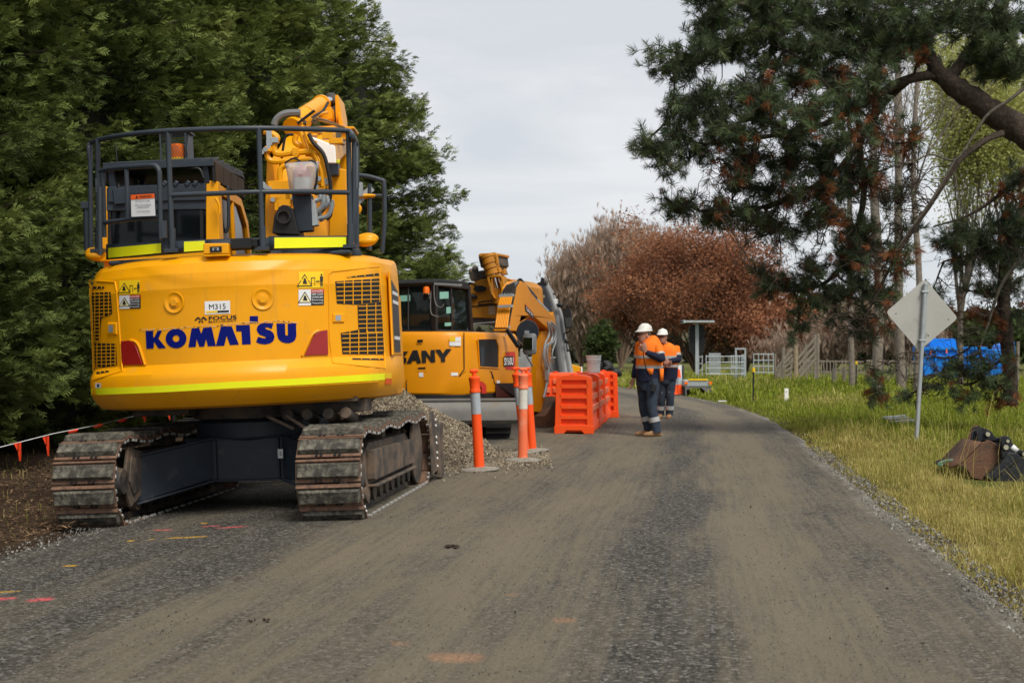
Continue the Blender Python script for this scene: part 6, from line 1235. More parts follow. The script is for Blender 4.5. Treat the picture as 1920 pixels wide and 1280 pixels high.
for (x, y, d) in ((137, 806, 11.8), (184, 796, 12.3), (230, 786, 13)):
    b = MB(); c = P(x, y + 2, d); b.ell(c, (.045, .02, .016), Matrix.Rotation(R(-14), 3, 'Y'), 10, 6); b.build('flag', M['flag'], r)
b = MB(); g = P(325.5, 795, 16.2); b.tube([(g.x, g.y, -.1), (g.x, g.y, P(325, 762, 16.2).z + .1)], .016, 6); tag(b.build('bunting_stake', M['black']), 'thin black stake holding up the bunting cord behind the large excavator', 'stake')
# ------------------------------------------------------------------ verge posts
for (px, yb, yt, lab_) in ((1412, 748, 693, 'black stake with a yellow cap in the grass near the trailer'), (1605, 726, 680, 'black stake with a yellow cap in the grass left of the leaning sign')):
    g = G(px, yb + 6); f = Frame((g.x, g.y, -.05)); r = f.root('marker_stake', lab_, 'stake', 'yellow-capped marker stakes'); h = (yb + 6 - yt) / F * g.y + .05
    b = MB(); b.tube([(0, 0, 0), (.01, 0, h)], .022, 8); b.build('rod', M['black'], r); b = MB(); b.lathe([(.045, h - .06), (.045, h + .05), (.02, h + .06)], (.01, 0, 0), 'z', 10); b.build('cap', M['stick_y'], r)
g = G(1474.5, 754); f = Frame((g.x, g.y, -.05), 8, 0); r = f.root('marker_post', 'short white marker post standing in the bright green grass', 'post'); b = MB(); h = (754 - 728) / F * g.y + .05; b.prism([(-.055, -.03), (.055, -.03), (.055, .03), (-.055, .03)], 'z', 0, h); b.build('post', M['whitep'], r, bevel=.01); b = MB(); b.lathe([(.02, -.031), (.015, -.036)], (0, 0, h - .09), 'y', 12); b.build('disc', M['galv'], r)
g = G(1692, 796); f = Frame((g.x, g.y, 0), -12, 0); r = f.root('drain_grate', 'pale slatted concrete drain cover lying in the grass left of the leaning sign', 'drain cover')
for k in range(3): b = MB(); b.box((0, k * .16, .06 + k * .035), (.46, .10, .05), Matrix.Rotation(R(-4), 3, 'Y')); b.build('slat', M['concrete'] if k % 2 else M['galv2'], r, bevel=.01)
g = G(1354, 755); b = MB(); b.box((g.x, g.y, .05), (.22, .1, .03)); tag(b.build('litter_scrap', M['white']), 'scrap of white litter in the grass below the trailer', 'litter')
# ------------------------------------------------------------------ blue skip beyond the pine
f = Frame((P(1818, 700, 78).x, 78, 0), 6, 0); r = f.root('blue_skip_bin', 'large blue steel skip bin standing behind the low pine branches', 'skip bin'); u = 78 / F
zz_ = lambda y: EYE - (y - HZ) * u
b = MB(); b.prism([(-88 * u, zz_(710)), (-92 * u, zz_(650)), (30 * u, zz_(650)), (30 * u, zz_(655)), (56 * u, zz_(655)), (60 * u, zz_(646)), (82 * u, zz_(640)), (86 * u, zz_(700)), (60 * u, zz_(697)), (40 * u, zz_(712))], 'y', 0, 2.2); b.build('hull', M['bin'], r, bevel=.03)
for k in range(7): b = MB(); x = -84 + k * 20; b.bx(x * u, (x + 3) * u, -.12, .0, zz_(706), zz_(656)); b.build('rib', M['bin'], r, bevel=.02)
b = MB(); b.bx(-90 * u, 30 * u, -.15, .02, zz_(670), zz_(667)); b.bx(-92 * u, 32 * u, -.16, .05, zz_(656), zz_(650)); b.build('top_rail', M['bin'], r, bevel=.02)
b = MB(); b.prism([(-68 * u, zz_(650)), (-66 * u, zz_(634)), (-20 * u, zz_(634)), (-18 * u, zz_(650))], 'y', .8, 1.6); b.build('load', M['bin'], r, bevel=.05)
for x, y in ((-72, 662), (-43, 658)): b = MB(); b.box((x * u, -.16, zz_(y)), (.07, .03, .24)); b.build('amber_reflector', M['amber'], r)
# ------------------------------------------------------------------ the two workers
M['hiv'] = mat('hi_vis_orange_cloth', (.95, .20, .012), .8, 0, .06, 6, bump=.3, bscale=9)
M['navyc'] = mat('navy_cloth', (.010, .013, .035), .85, 0, .2, 6, bump=.4, bscale=9)
M['trous'] = mat('faded_navy_work_trousers', (.030, .042, .065), .85, 0, .3, 7, bump=.5, bscale=12)
M['tape'] = mat('silver_cloth_tape', (.42, .43, .43), .5, .1, .1, 9)
M['skin'] = mat('tanned_skin', (.40, .20, .14), .55, 0, .12, 20)
M['boot'] = mat('tan_leather_boot', (.30, .17, .085), .8, 0, .25, 9)
M['hat'] = mat('white_hard_hat', (.74, .74, .70), .35, 0, .04, 5)
M['hair'] = mat('grey_brown_hair', (.10, .075, .055), .9, 0, .3, 30)
def hand(mb_, c, d, side, size=1.0, curl=.5):      # palm at c, pointing along d, five bent fingers
    c = Vector(c); d = Vector(d).normalized(); s_ = Vector(side).normalized(); n = d.cross(s_).normalized()
    mb_.loft([(c - d * .045 * size, .026 * size, .020 * size, tuple(s_), tuple(n)), (c, .042 * size, .018 * size, tuple(s_), tuple(n)), (c + d * .045 * size, .040 * size, .014 * size, tuple(s_), tuple(n))], 0, 12)
    for k, (o, ln) in enumerate(((-.031, .068), (-.010, .078), (.011, .074), (.030, .058))):
        a = c + s_ * o * size + d * .04 * size; b = a + (d * math.cos(curl) + n * math.sin(curl)) * ln * .55 * size; e = b + (d * math.cos(curl * 2.4) + n * math.sin(curl * 2.4)) * ln * .5 * size
        mb_.tube([a, b, e], [.0095 * size, .0085 * size, .0065 * size], 7)
    a = c - s_ * .030 * size - d * .015 * size; b = a + (-s_ * .7 + d * .6 + n * .3).normalized() * .038 * size; e = b + (d + n * .5).normalized() * .032 * size
    mb_.tube([a, b, e], [.012 * size, .010 * size, .008 * size], 7)
def person(px0, py0, label, u_pts):
    g = G(px0, py0); g.z = .012; f = Frame(g, 0, 0); r = f.root('person', label, 'person', 'workers in orange jackets'); u = g.y / F
    q = lambda px, py, d=0: Vector(((px - px0) * u, d, (py0 - py) * u))
    P_ = u_pts; mk = lambda: MB()
    # body: one continuous skin from feet to head
    verts = []; edges = []; rad = []
    def V_(p, r_, parent=None):
        verts.append(tuple(p)); rad.append(r_); i = len(verts) - 1
        if parent is not None: edges.append((parent, i))
        return i
    pel = V_(q(*P_['pelvis']), .10); wa = V_(q(*P_['waist']), .12, pel); ch = V_(q(*P_['chest']), .13, wa); nk = V_(q(*P_['neck']), .062, ch); hd = V_(q(*P_['head']), .075, nk)
    for s_ in 'AB':
        i = V_(q(*P_['hip' + s_]), .075, pel); i = V_(q(*P_['knee' + s_]), .06, i); i = V_(q(*P_['ank' + s_]), .045, i)
        if 'sh' + s_ in P_: i = V_(q(*P_['sh' + s_]), .06, ch); i = V_(q(*P_['el' + s_]), .042, i); i = V_(q(*P_['wr' + s_]), .03, i)
    me = bpy.data.meshes.new('body'); me.from_pydata(verts, edges, []); o = bpy.data.objects.new('body', me); COL.objects.link(o)
    sk = o.modifiers.new('skin', 'SKIN'); 
    for i, v in enumerate(me.skin_vertices[0].data): v.radius = (rad[i], rad[i]); v.use_root = (i == 0)
    sb = o.modifiers.new('sub', 'SUBSURF'); sb.levels = 1; sb.render_levels = 1
    dg = bpy.context.evaluated_depsgraph_get(); dg.update(); m2 = bpy.data.meshes.new_from_object(o.evaluated_get(dg)); bpy.data.objects.remove(o)
    b = MB(); b.add([v.co for v in m2.vertices], [tuple(p.vertices) for p in m2.polygons]); h = q(*P_['head']); fx = Vector(P_['face']).normalized(); sd = fx.cross(Vector((0, 0, 1))).normalized()
    b.loft([(h + Vector((0, 0, -.125)) + fx * .045, .030, .035, tuple(fx), tuple(sd)), (h + Vector((0, 0, -.105)) + fx * .035, .055, .052, tuple(fx), tuple(sd)), (h + Vector((0, 0, -.06)) + fx * .012, .086, .066, tuple(fx), tuple(sd)), (h + Vector((0, 0, 0)), .098, .074, tuple(fx), tuple(sd)), (h + Vector((0, 0, .06)) - fx * .005, .098, .076, tuple(fx), tuple(sd)), (h + Vector((0, 0, .11)) - fx * .01, .06, .05, tuple(fx), tuple(sd))], 0, 18)
    b.hull([h + fx * .085 + Vector((0, 0, .02)) + sd * .007, h + fx * .085 + Vector((0, 0, .02)) - sd * .007, h + fx * .085 - sd * .016 + Vector((0, 0, -.035)), h + fx * .085 + sd * .016 + Vector((0, 0, -.035))], [h + fx * .098 + Vector((0, 0, .01)) + sd * .003, h + fx * .098 + Vector((0, 0, .01)) - sd * .003, h + fx * .122 - sd * .008 + Vector((0, 0, -.030)), h + fx * .122 + sd * .008 + Vector((0, 0, -.030))])
    for s_ in (-1, 1): b.ell(h + sd * s_ * .076 - fx * .005 + Vector((0, 0, -.01)), (.02, .012, .034), None, 10, 6)
    b.ell(h + fx * .085 + Vector((0, 0, -.062)), (.014, .026, .008), Matrix((fx, sd, Vector((0, 0, 1)))).transposed(), 10, 6)
    for k in P_['hands']: hand(b, q(*k[0]), k[1], k[2], 1.3, k[3])
    b.build('body', M['skin'], r, angle=60)
    b = mk()
    for s_ in (-1, 1): b.ell(h + fx * .086 + sd * s_ * .031 + Vector((0, 0, .012)), (.006, .012, .007), Matrix((fx, sd, Vector((0, 0, 1)))).transposed(), 8, 6); b.ell(h + fx * .088 + sd * s_ * .031 + Vector((0, 0, .030)), (.006, .018, .004), Matrix((fx, sd, Vector((0, 0, 1)))).transposed(), 8, 6)
    b.build('eyes', M['hair'], r)
    b = mk(); b.loft([(h + Vector((0, 0, -.05)) - fx * .055, .045, .062, tuple(fx), tuple(sd)), (h + Vector((0, 0, .03)) - fx * .045, .062, .080, tuple(fx), tuple(sd)), (h + Vector((0, 0, .075)) - fx * .02, .082, .080, tuple(fx), tuple(sd))], 0, 16); b.build('hair', M['hair'], r)
    b = mk(); c = h + Vector((0, 0, .065)) - fx * .006; T = tuple(fx), tuple(sd)
    b.loft([(c + fx * .02 + Vector((0, 0, -.012)), .150, .108, *T), (c + fx * .02, .152, .110, *T), (c + fx * .012 + Vector((0, 0, .006)), .128, .104, *T), (c + Vector((0, 0, .03)), .120, .100, *T), (c + Vector((0, 0, .07)), .105, .088, *T), (c + Vector((0, 0, .098)), .070, .06, *T), (c + Vector((0, 0, .108)), .02, .02, *T)], 0, 22)
    b.tube([c + fx * .10 + Vector((0, 0, .055)), c + fx * .04 + Vector((0, 0, .108)), c - fx * .06 + Vector((0, 0, .100))], .012, 8, 4); b.build('hard_hat', M['hat'], r, angle=50)
    b = mk()
    for s_ in (-1, 1): b.tube([h + fx * .098 + sd * s_ * (.031 + .020 * math.cos(t)) + Vector((0, 0, .012 + .014 * math.sin(t))) for t in [2 * PI * k / 10 for k in range(11)]], .003, 5); b.tube([h + fx * .092 + sd * s_ * .051 + Vector((0, 0, .016)), h + sd * s_ * .078 + Vector((0, 0, .01))], .003, 5)
    b.build('glasses', M['black'], r)
    # jacket
    def trunk(nm, secs, m_, grow=0, wr=0):
        b = mk(); L_ = []
        for (py, cx_, rx_, ry_, dy) in secs: L_.append((q(cx_, py, dy), rx_ * u + grow, ry_ + grow, None, None, 2.35))
        b.loft(L_, 0, 28)
        if wr:
            rr = random.Random(3); b.v = [(x + rr.uniform(-wr, wr), y + rr.uniform(-wr, wr), z) for x, y, z in b.v]
        return b.build(nm, m_, r, angle=60)
    def interp(secs, py):
        secs = sorted(secs); k = [s_[0] for s_ in secs]; return (py,) + tuple(float(np.interp(py, k, [s_[j] for s_ in secs])) for j in (1, 2, 3, 4))
    T_ = P_['trunk']; sp_ = P_['split']; up = [t for t in T_ if t[0] < sp_] + [interp(T_, sp_)]; lo = [interp(T_, sp_)] + [t for t in T_ if t[0] > sp_]
    trunk('jacket', sorted(up), M['hiv'], .0, .003); trunk('jacket_hem', sorted(lo), M['navyc'], .001, .003)
    for a, b2 in P_['bands']: trunk('reflective_band', [interp(T_, a), interp(T_, b2)], M['tape'], .006)
    b = mk(); n_ = q(*P_['neck']) - fx * .02; b.loft([(n_ + Vector((0, 0, -.06)), .095, .10), (n_ + Vector((0, 0, -.01)) - fx * .005, .070, .074), (n_ + Vector((0, 0, .02)) - fx * .02, .062, .068)], 0, 18); b.build('collar', M[P_['collar']], r)
    for s_ in 'AB':
        if 'sh' + s_ not in P_: continue
        S, E, W_ = q(*P_['sh' + s_]), q(*P_['el' + s_]), q(*P_['wr' + s_]); m_ = S.lerp(E, .68)
        b = mk(); b.tube([S + (S - E) * .12, S, S.lerp(E, .35), m_], [.05, .085, .078, .070], 14, 3); b.build('sleeve', M['hiv'], r, angle=60)
        b = mk(); b.tube([m_ - (E - S) * .14, m_ + (E - S) * .02], [.080, .074], 14); b.build('reflective_band', M['tape'], r)
        b = mk(); b.tube([m_, E.lerp(m_, .2), E, E.lerp(W_, .2), E.lerp(W_, .6), W_], [.068, .066, .066, .062, .056, .040], 14, 3); b.build('lower_sleeve', M['navyc'], r, angle=60)
    b = mk(); pv = q(*P_['pelvis']); b.loft([(pv + Vector((0, 0, -.09)), .13, .15), (pv + Vector((0, 0, 0)), .185, .17), (pv + Vector((0, 0, .10)), .18, .17)], 0, 20); b.build('trouser_seat', M['trous'], r)
    for s_ in 'AB':
        H_, K_, A_ = q(*P_['hip' + s_]), q(*P_['knee' + s_]), q(*P_['ank' + s_]); rr = random.Random(ord(s_))
        b = mk(); path = [H_ + Vector((0, 0, .10)), H_, H_.lerp(K_, .5), K_, K_.lerp(A_, .5), A_, A_ + Vector((0, 0, -.04))]; b.tube(path, [.115, .118, .098, .084, .080, .078, .080], 18, 4); b.v = [(x + rr.uniform(-.006, .006), y + rr.uniform(-.006, .006), z) for x, y, z in b.v]; b.build('trouser_leg', M['trous'], r, angle=70)
        for (t0, w) in P_['legbands']:
            tot = K_.lerp(A_, t0) if t0 > 0 else H_.lerp(K_, 1 + t0); d_ = (A_ - K_).normalized(); b = mk(); b.tube([tot - d_ * w, tot + d_ * w], .0885, 18); b.build('reflective_band', M['tape'], r)
        T0 = Vector(P_['toe' + s_]).normalized(); S0 = T0.cross(Vector((0, 0, 1))); A0 = Vector((A_.x, A_.y, 0))
        b = mk(); 
        for (k, w, h_) in (): pass
        secs = []
        for (t, w, hh) in ((-.085, .030, .05), (-.075, .040, .10), (-.02, .045, .13), (.05, .046, .10), (.11, .050, .075), (.17, .050, .065), (.205, .040, .05), (.215, .02, .035)):
            secs.append((A0 + T0 * t + Vector((0, 0, hh / 2)), w, hh / 2, tuple(S0), (0, 0, 1), 2.8))
        b.loft(secs, 0, 16); b.loft([(A0 - T0 * .01 + Vector((0, 0, .08)), .060, .05, tuple(T0), tuple(S0)), (A0 - T0 * .015 + Vector((0, 0, .17)), .062, .052, tuple(T0), tuple(S0))], 0, 16)
        b.build('boot', M['boot'], r, angle=50)
    return f, r, q
f1, r1_, q1 = person(1216, 818, 'worker in a white hard hat holding a radio handset to his chest, nearer the camera', dict(
    pelvis=(1214, 722), waist=(1216, 700), chest=(1221, 660), neck=(1217, 636), head=(1208.5, 629), face=(-1, -.35, -.08),
    hipA=(1222, 722, -.10), kneeA=(1221, 766, -.12), ankA=(1229, 806, -.12), hipB=(1208, 722, .10), kneeB=(1209, 767, .10), ankB=(1217, 804, .10),
    shA=(1232, 652, -.15), elA=(1237, 674, -.25), wrA=(1208, 662, -.34), shB=(1203, 646, .16), elB=(1197, 684, .20), wrB=(1189, 709, .12),
    hands=(((1203.5, 655, -.37), (-.35, -.1, 1), (.9, -.3, .3), 1.0), ((1187.5, 717, .10), (-.15, 0, -1), (.3, -1, 0), .5)),
    trunk=((630, 1224, 4, .06, 0), (634, 1224, 9, .12, 0), (640, 1222, 15, .18, 0), (647, 1220.5, 20, .21, 0), (656, 1219.5, 24, .225, 0), (668, 1218.5, 25.5, .22, 0), (690, 1217.5, 25, .215, 0), (705, 1216.5, 24.5, .21, 0), (715, 1216, 23.5, .205, 0)),
    split=692, bands=((668, 673), (686.5, 692)), collar='hiv', legbands=((.52, .038),), toeA=(-1, -.15, 0), toeB=(-1, .05, 0)))
b = MB(); b.tube([q1(1204, 648, -.33), q1(1203, 665, -.30), q1(1208, 690, -.27), q1(1217, 708, -.26), q1(1221, 720, -.24)], .008, 6, 4); b.build('radio_cord', M['black'], r1_)
b = MB(); b.box(q1(1202, 648, -.34), (.04, .03, .06)); b.build('radio_handset', M['black'], r1_, bevel=.005)
b = MB(); b.box(q1(1223, 728, -.25), (.075, .045, .12), Matrix.Rotation(R(18), 3, 'Y')); b.tube([q1(1221, 724, -.25), q1(1220, 714, -.26)], .008, 6); b.build('belt_radio', M['black'], r1_, bevel=.006)
b = MB(); A = [q1(x, y, -.226) for x, y in ((1210, 692), (1223, 692), (1221, 703), (1216, 703), (1211, 697))]; b.add(A, [(0, 1, 2, 3, 4)]); A = [q1(x, y, -.205) for x, y in ((1234.5, 692), (1242, 692), (1241, 715), (1235, 715))]; b.add(A, [(0, 1, 2, 3)]); b.build('orange_gusset', M['hiv'], r1_, solid=.01)
person(1254, 785, 'worker in a white hard hat with folded arms, standing behind his colleague', dict(
    pelvis=(1248, 712), waist=(1250, 698), chest=(1252, 662), neck=(1246, 645, .03), head=(1242, 633.5, -.03), face=(-.55, -1, -.05),
    hipA=(1257, 716, 0), kneeA=(1256, 750, -.03), ankA=(1255, 776, 0), hipB=(1242, 716, 0), kneeB=(1240, 750, .02), ankB=(1239, 776, .08),
    shA=(1267, 653, 0), elA=(1271, 675, -.10), wrA=(1251, 678, -.24), shB=(1236, 653, 0), elB=(1232, 676, -.12), wrB=(1243, 681, -.25),
    hands=(((1245.5, 677.5, -.26), (-1, -.1, .1), (0, -.2, 1), .8), ((1248, 682, -.27), (1, -.1, .1), (0, -.2, 1), .8)),
    trunk=((643, 1252, 4, .05, .05), (647, 1253, 9, .10, .03), (652, 1253.5, 15, .14, 0), (660, 1253, 19.5, .16, 0), (668, 1252.5, 21, .17, 0), (680, 1251.5, 20.5, .18, 0), (700, 1251, 19.5, .175, 0), (712, 1250.5, 18.5, .17, 0)),
    split=690, bands=((668, 673), (684.5, 689)), collar='navyc', legbands=((.58, .04), (-.36, .04)), toeA=(-.2, -1, 0), toeB=(-.2, -1, 0)))
# ------------------------------------------------------------------ vegetation generators
def basis_from(d, rs_, roll=None):       # (k,3) directions -> rotations taking +x to d with random roll about it
    d = d / np.linalg.norm(d, axis=1, keepdims=True); up = np.tile([0., 0, 1], (len(d), 1)); s = np.cross(up, d); ln = np.linalg.norm(s, axis=1, keepdims=True); s = np.where(ln < 1e-3, [[1., 0, 0]], s / np.maximum(ln, 1e-6)); t = np.cross(d, s)
    a = rs_.uniform(0, 2 * PI, len(d)) if roll is None else roll
    ca, sa = np.cos(a)[:, None], np.sin(a)[:, None]; s2 = s * ca + t * sa; t2 = -s * sa + t * ca
    return np.stack([d, s2, t2], -1)
def diamonds(segs):        # list of (start, dir, length, width, normal) -> verts, quads
    vs = []; fs = []
    for (p, d, l, w, n) in segs:
        p = np.array(p, float); d = np.array(d, float); d /= np.linalg.norm(d); s = np.cross(n, d); s /= np.linalg.norm(s); b = len(vs)
        vs += [p, p + d * l * .45 + s * w, p + d * l, p + d * l * .45 - s * w]; fs.append((b, b + 1, b + 2, b + 3))
    return np.array(vs), np.array(fs)
rq = np.random.RandomState(3)
def spray_template(seed, n=11):          # one flat feathery cypress spray along +x, length 1
    q = np.random.RandomState(seed); segs = [((0, 0, 0), (1, 0, -.05), 1.0, .028, (0, .1, 1))]
    for i in range(n - 1):
        t = .12 + .8 * i / (n - 1); s = 1 if i % 2 else -1; an = R(q.uniform(28, 52)) * s; l = (.52 * (1 - t) + .18) * q.uniform(.8, 1.2)
        segs.append(((t, 0, -.04 * t), (math.cos(an), math.sin(an), q.uniform(-.35, .30)), l, q.uniform(.040, .066), (q.uniform(-.4, .4), q.uniform(-.4, .4), 1)))
    return diamonds(segs)
SPR = [spray_template(k) for k in range(4)]
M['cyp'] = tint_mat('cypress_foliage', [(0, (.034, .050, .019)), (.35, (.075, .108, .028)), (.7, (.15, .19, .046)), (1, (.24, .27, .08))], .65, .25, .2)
M['core'] = mat('shaded_twig_core', (.017, .018, .011), .95, 0, .5, 6, bump=1, bscale=6)  # near-black: bare twigs plus the shade inside the crown
def tube_np(pts, r0, r1, n=5):
    pts = [Vector(p) for p in pts]; mb = MB(); mb.tube(pts, [r0, r1], n, 0); return mb
def cypress(name, label, cx, cy, prof_, nb, seed, zmax=11.5, trunk_h=13, side=None, fine=1.0, group='tall cypress trees of the hedge'):
    q = np.random.RandomState(seed); rt = tag(bpy.data.objects.new(name, None), label, 'tree', group); COL.objects.link(rt); rt.location = (cx, cy, -.1); bpy.context.view_layer.update()
    zz = [p[0] for p in prof_]; rr = [p[1] for p in prof_]
    # boughs over the crown, thinner on the side nobody can see from the road and near the top
    z = q.uniform(.15, zmax, nb * 3); th = q.uniform(-PI, PI, nb * 3)
    face = np.cos(th - side); keep = (q.rand(nb * 3) < np.clip(.45 + .75 * face, .10, 1)) & (q.rand(nb * 3) < np.interp(z, zz, rr) / max(rr) + .1); z = z[keep][:nb]; th = th[keep][:nb]; k = len(z)
    lump = fnoise(th * 3.2 + cx, z * 1.1, 1.0, seed); rad = np.interp(z, zz, rr) * (1 + .075 * lump) + q.normal(0, .22, k)
    V_all = []; F_all = []; T_all = []; nv = 0; lim = MB()
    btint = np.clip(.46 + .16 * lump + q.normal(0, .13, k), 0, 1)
    for i in range(k):
        d = np.array([math.cos(th[i]), math.sin(th[i]), 0]); tilt = q.uniform(.0, .42); L_ = q.uniform(1.0, 1.9) * (1.0 if q.rand() < .8 else 1.35)
        end = np.array([cx, cy, z[i]]) + d * rad[i] + np.array([0, 0, L_ * tilt * .4]); dr = d + np.array([0, 0, tilt]) + q.normal(0, .16, 3); dr /= np.linalg.norm(dr); sd = np.cross([0, 0, 1], dr); sd /= np.linalg.norm(sd)
        ns = int(52 * L_ / 1.3 / fine ** 1.6); t = q.rand(ns) ** .8; w = (.40 * np.sin(np.clip(t * PI * .9 + .35, 0, PI)) + .05) * L_ * .62
        off = q.uniform(-1, 1, ns) * w; pos = end[None] - dr[None] * ((1 - t) * L_)[:, None] + sd[None] * off[:, None] + np.stack([np.zeros(ns), np.zeros(ns), q.normal(0, .09, ns) - .16 * np.abs(off) - .25 * (t - .6) ** 2], -1)
        dd = dr[None] * 1.0 + sd[None] * (off / np.maximum(w, .05) * .95)[:, None] + q.normal(0, .30, (ns, 3)) + np.array([0, 0, -.10]); Rm = basis_from(dd, q, q.normal(0, .55, ns)); sc = q.uniform(.15, .33, ns) * fine
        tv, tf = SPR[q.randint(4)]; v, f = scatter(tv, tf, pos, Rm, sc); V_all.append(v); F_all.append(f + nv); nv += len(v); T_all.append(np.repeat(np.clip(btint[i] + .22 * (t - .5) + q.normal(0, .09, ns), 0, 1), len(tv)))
        if i % 3 == 0: p0 = Vector((cx + d[0] * rad[i] * .45, cy + d[1] * rad[i] * .45, z[i] - .3)); lim.tube([p0, Vector(end - dr * L_ * .8), Vector(end - dr * L_ * .2)], [.045, .012], 4)
    V = np.concatenate(V_all) - np.array([cx, cy, -.1]); V[:, 2] = np.maximum(V[:, 2], .02)
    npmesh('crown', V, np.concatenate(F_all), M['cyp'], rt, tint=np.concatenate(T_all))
    lim.v = [(x - cx, y - cy, zz_ + .1) for x, y, zz_ in lim.v]; lim.build('limbs', M['bark'], rt, fixn=False)
    # closed twig shell, the crown's inner shade put into its colour; hides the sky
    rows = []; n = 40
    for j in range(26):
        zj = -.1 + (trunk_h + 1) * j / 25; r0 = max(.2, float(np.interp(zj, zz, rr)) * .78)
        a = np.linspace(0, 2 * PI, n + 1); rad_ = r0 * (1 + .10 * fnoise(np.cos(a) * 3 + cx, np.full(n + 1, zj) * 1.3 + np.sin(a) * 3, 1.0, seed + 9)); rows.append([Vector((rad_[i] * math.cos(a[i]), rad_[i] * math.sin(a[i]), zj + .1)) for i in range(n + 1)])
    mb = MB(); mb.sheet(rows); mb.build('inner_shade_shell', M['core'], rt, fixn=False)
    mb = MB(); mb.tube([(0, 0, -.2), (.1, 0, 3), (0, .1, trunk_h)], [.5, .38, .12], 12, 4); mb.build('trunk', M['bark'], rt)
SD = math.atan2(-1, .9)
PF = [(0, 5.2), (1, 5.9), (2.2, 6.4), (3.5, 6.5), (4.9, 6.35), (6.8, 5.9), (8.3, 5.35), (10.3, 4.0), (12.5, 2.4), (15, .5)]
cypress('cypress_tree', 'farthest cypress of the hedge, its stepped right edge standing against the sky', -8.05, 36.0, PF, 900, 1, 13.5, 14, SD)
PB = [(0, 4.6), (1, 5.3), (2.5, 5.6), (5, 5.5), (8, 5.0), (11, 4.2), (14, 2.8), (17, .5)]
cypress('cypress_tree', 'dark cypress rising behind the boom of the large excavator', -8.9, 28.5, PB, 800, 2, 10.5, 15, SD)
cypress('cypress_tree', 'cypress behind the cab of the large excavator with paler green tips', -10.2, 22.8, PB, 760, 3, 9, 15, SD, .85)
cypress('cypress_tree', 'cypress filling the left edge behind the bunting, its boughs reaching the soil', -11.0, 17.2, PB, 700, 4, 8, 14, SD, .72)
cypress('cypress_tree', 'nearest cypress overhanging the top left corner', -12.2, 12.2, PB, 320, 5, 8, 14, math.atan2(-.2, 1), .62)
# ------------------------------------------------------------------ broadleaf and bare trees far off
def branching(base, h, spread, levels, q, r0=.2, nmain=6, up=.55, bend=.12, fork=3, seglen=.30, lift=0):
    """returns segment list (a, b, ra, rb) and tips (pos, dir)"""
    segs = []; tips = []
    def grow(p, d, L_, r, lv):
        n = 4; pts = [p]; dd = d.copy()
        for i in range(n):
            dd = dd + q.normal(0, bend, 3) + np.array([0, 0, up * .09 * (1 if lv else .3)]); dd /= np.linalg.norm(dd); pts.append(pts[-1] + dd * L_ / n)
        for i in range(n): segs.append((pts[i], pts[i + 1], r * (1 - .6 * i / n), r * (1 - .6 * (i + 1) / n)))
        if lv >= levels: tips.append((pts[-1], dd)); tips.append((pts[2], dd)); return
        for j in range(fork + (1 if lv == 0 else 0)):
            t = q.uniform(.3, 1.0) if j else 1.0; k = min(int(t * n), n - 1); pp = pts[k] + (pts[k + 1] - pts[k]) * (t * n - k); a = q.uniform(0, 2 * PI); out_ = np.array([math.cos(a), math.sin(a), 0]); nd = dd * (1 - spread) + out_ * spread * q.uniform(.6, 1.3) + np.array([0, 0, up * .25]); nd /= np.linalg.norm(nd); grow(pp, nd, L_ * q.uniform(.55, .8), max(r * (1 - .6 * t) * .75, .006), lv + 1)
    base = np.array(base, float)
    for m in range(nmain):
        a = 2 * PI * m / nmain + q.uniform(-.4, .4); lean = q.uniform(.05, spread * .9); d = np.array([math.cos(a) * lean, math.sin(a) * lean, 1.0]); d /= np.linalg.norm(d); grow(base + np.array([0, 0, lift]), d, h * q.uniform(.38, .5), r0 * q.uniform(.5, 1), 0)
    if lift: segs.append((base, base + np.array([0, 0, lift + .1]), r0 * 1.3, r0))
    return segs, tips
def seg_mesh(name, segs, m_, parent, tint=None, n=3, origin=(0, 0, 0)):
    A = np.array([s[0] for s in segs]); B = np.array([s[1] for s in segs]); ra = np.array([s[2] for s in segs]); rb = np.array([s[3] for s in segs]); q = np.random.RandomState(1)
    Rm = basis_from(B - A, q, np.zeros(len(A))); vs = []
    for P0, r_ in ((A, ra), (B, rb)):
        for a in range(n): an = 2 * PI * a / n; vs.append(P0 + (Rm[:, :, 1] * math.cos(an) + Rm[:, :, 2] * math.sin(an)) * r_[:, None])
    V = np.stack(vs, 1).reshape(-1, 3) - np.array(origin); k = len(A); base = (np.arange(k) * 2 * n)[:, None]
    F_ = np.concatenate([base + np.array([[a, (a + 1) % n, n + (a + 1) % n, n + a]]) for a in range(n)], 0)
    return npmesh(name, V, F_, m_, parent, smooth=True)
def leafcloud(name, tips, k, size, spreadr, m_, parent, q, origin, tb=.5, tv=.26, jit=None):
    tp_ = np.array([t[0] for t in tips]); i = q.randint(len(tp_), size=k); pos = tp_[i] + q.normal(0, spreadr, (k, 3)); tt = np.clip(tb + tv * q.normal(0, 1, len(tp_))[i] + q.normal(0, .12, k), 0, 1)
    tv_, tf_ = diamonds([((0, 0, 0), (1, 0, 0), 1, .32, (0, 0, 1)), ((.1, 0, 0), (.5, .8, .3), .8, .28, (.2, 0, 1)), ((.1, 0, 0), (.4, -.8, -.3), .8, .28, (0, .2, 1))])
    Rm = rand_rot(k, q); V, F_ = scatter(tv_, tf_, pos - np.array(origin), Rm, q.uniform(.6, 1.3, k) * size); return npmesh(name, V, F_, m_, parent, tint=np.repeat(tt, len(tv_)))
M['rustleaf'] = tint_mat('rust_brown_foliage', [(0, (.12, .062, .042)), (.5, (.30, .125, .066)), (1, (.48, .23, .12))], .75, .3, .15)
M['budleaf'] = tint_mat('young_yellow_green_leaves', [(0, (.30, .31, .09)), (.5, (.50, .52, .17)), (1, (.65, .66, .28))], .7, .5, .15)
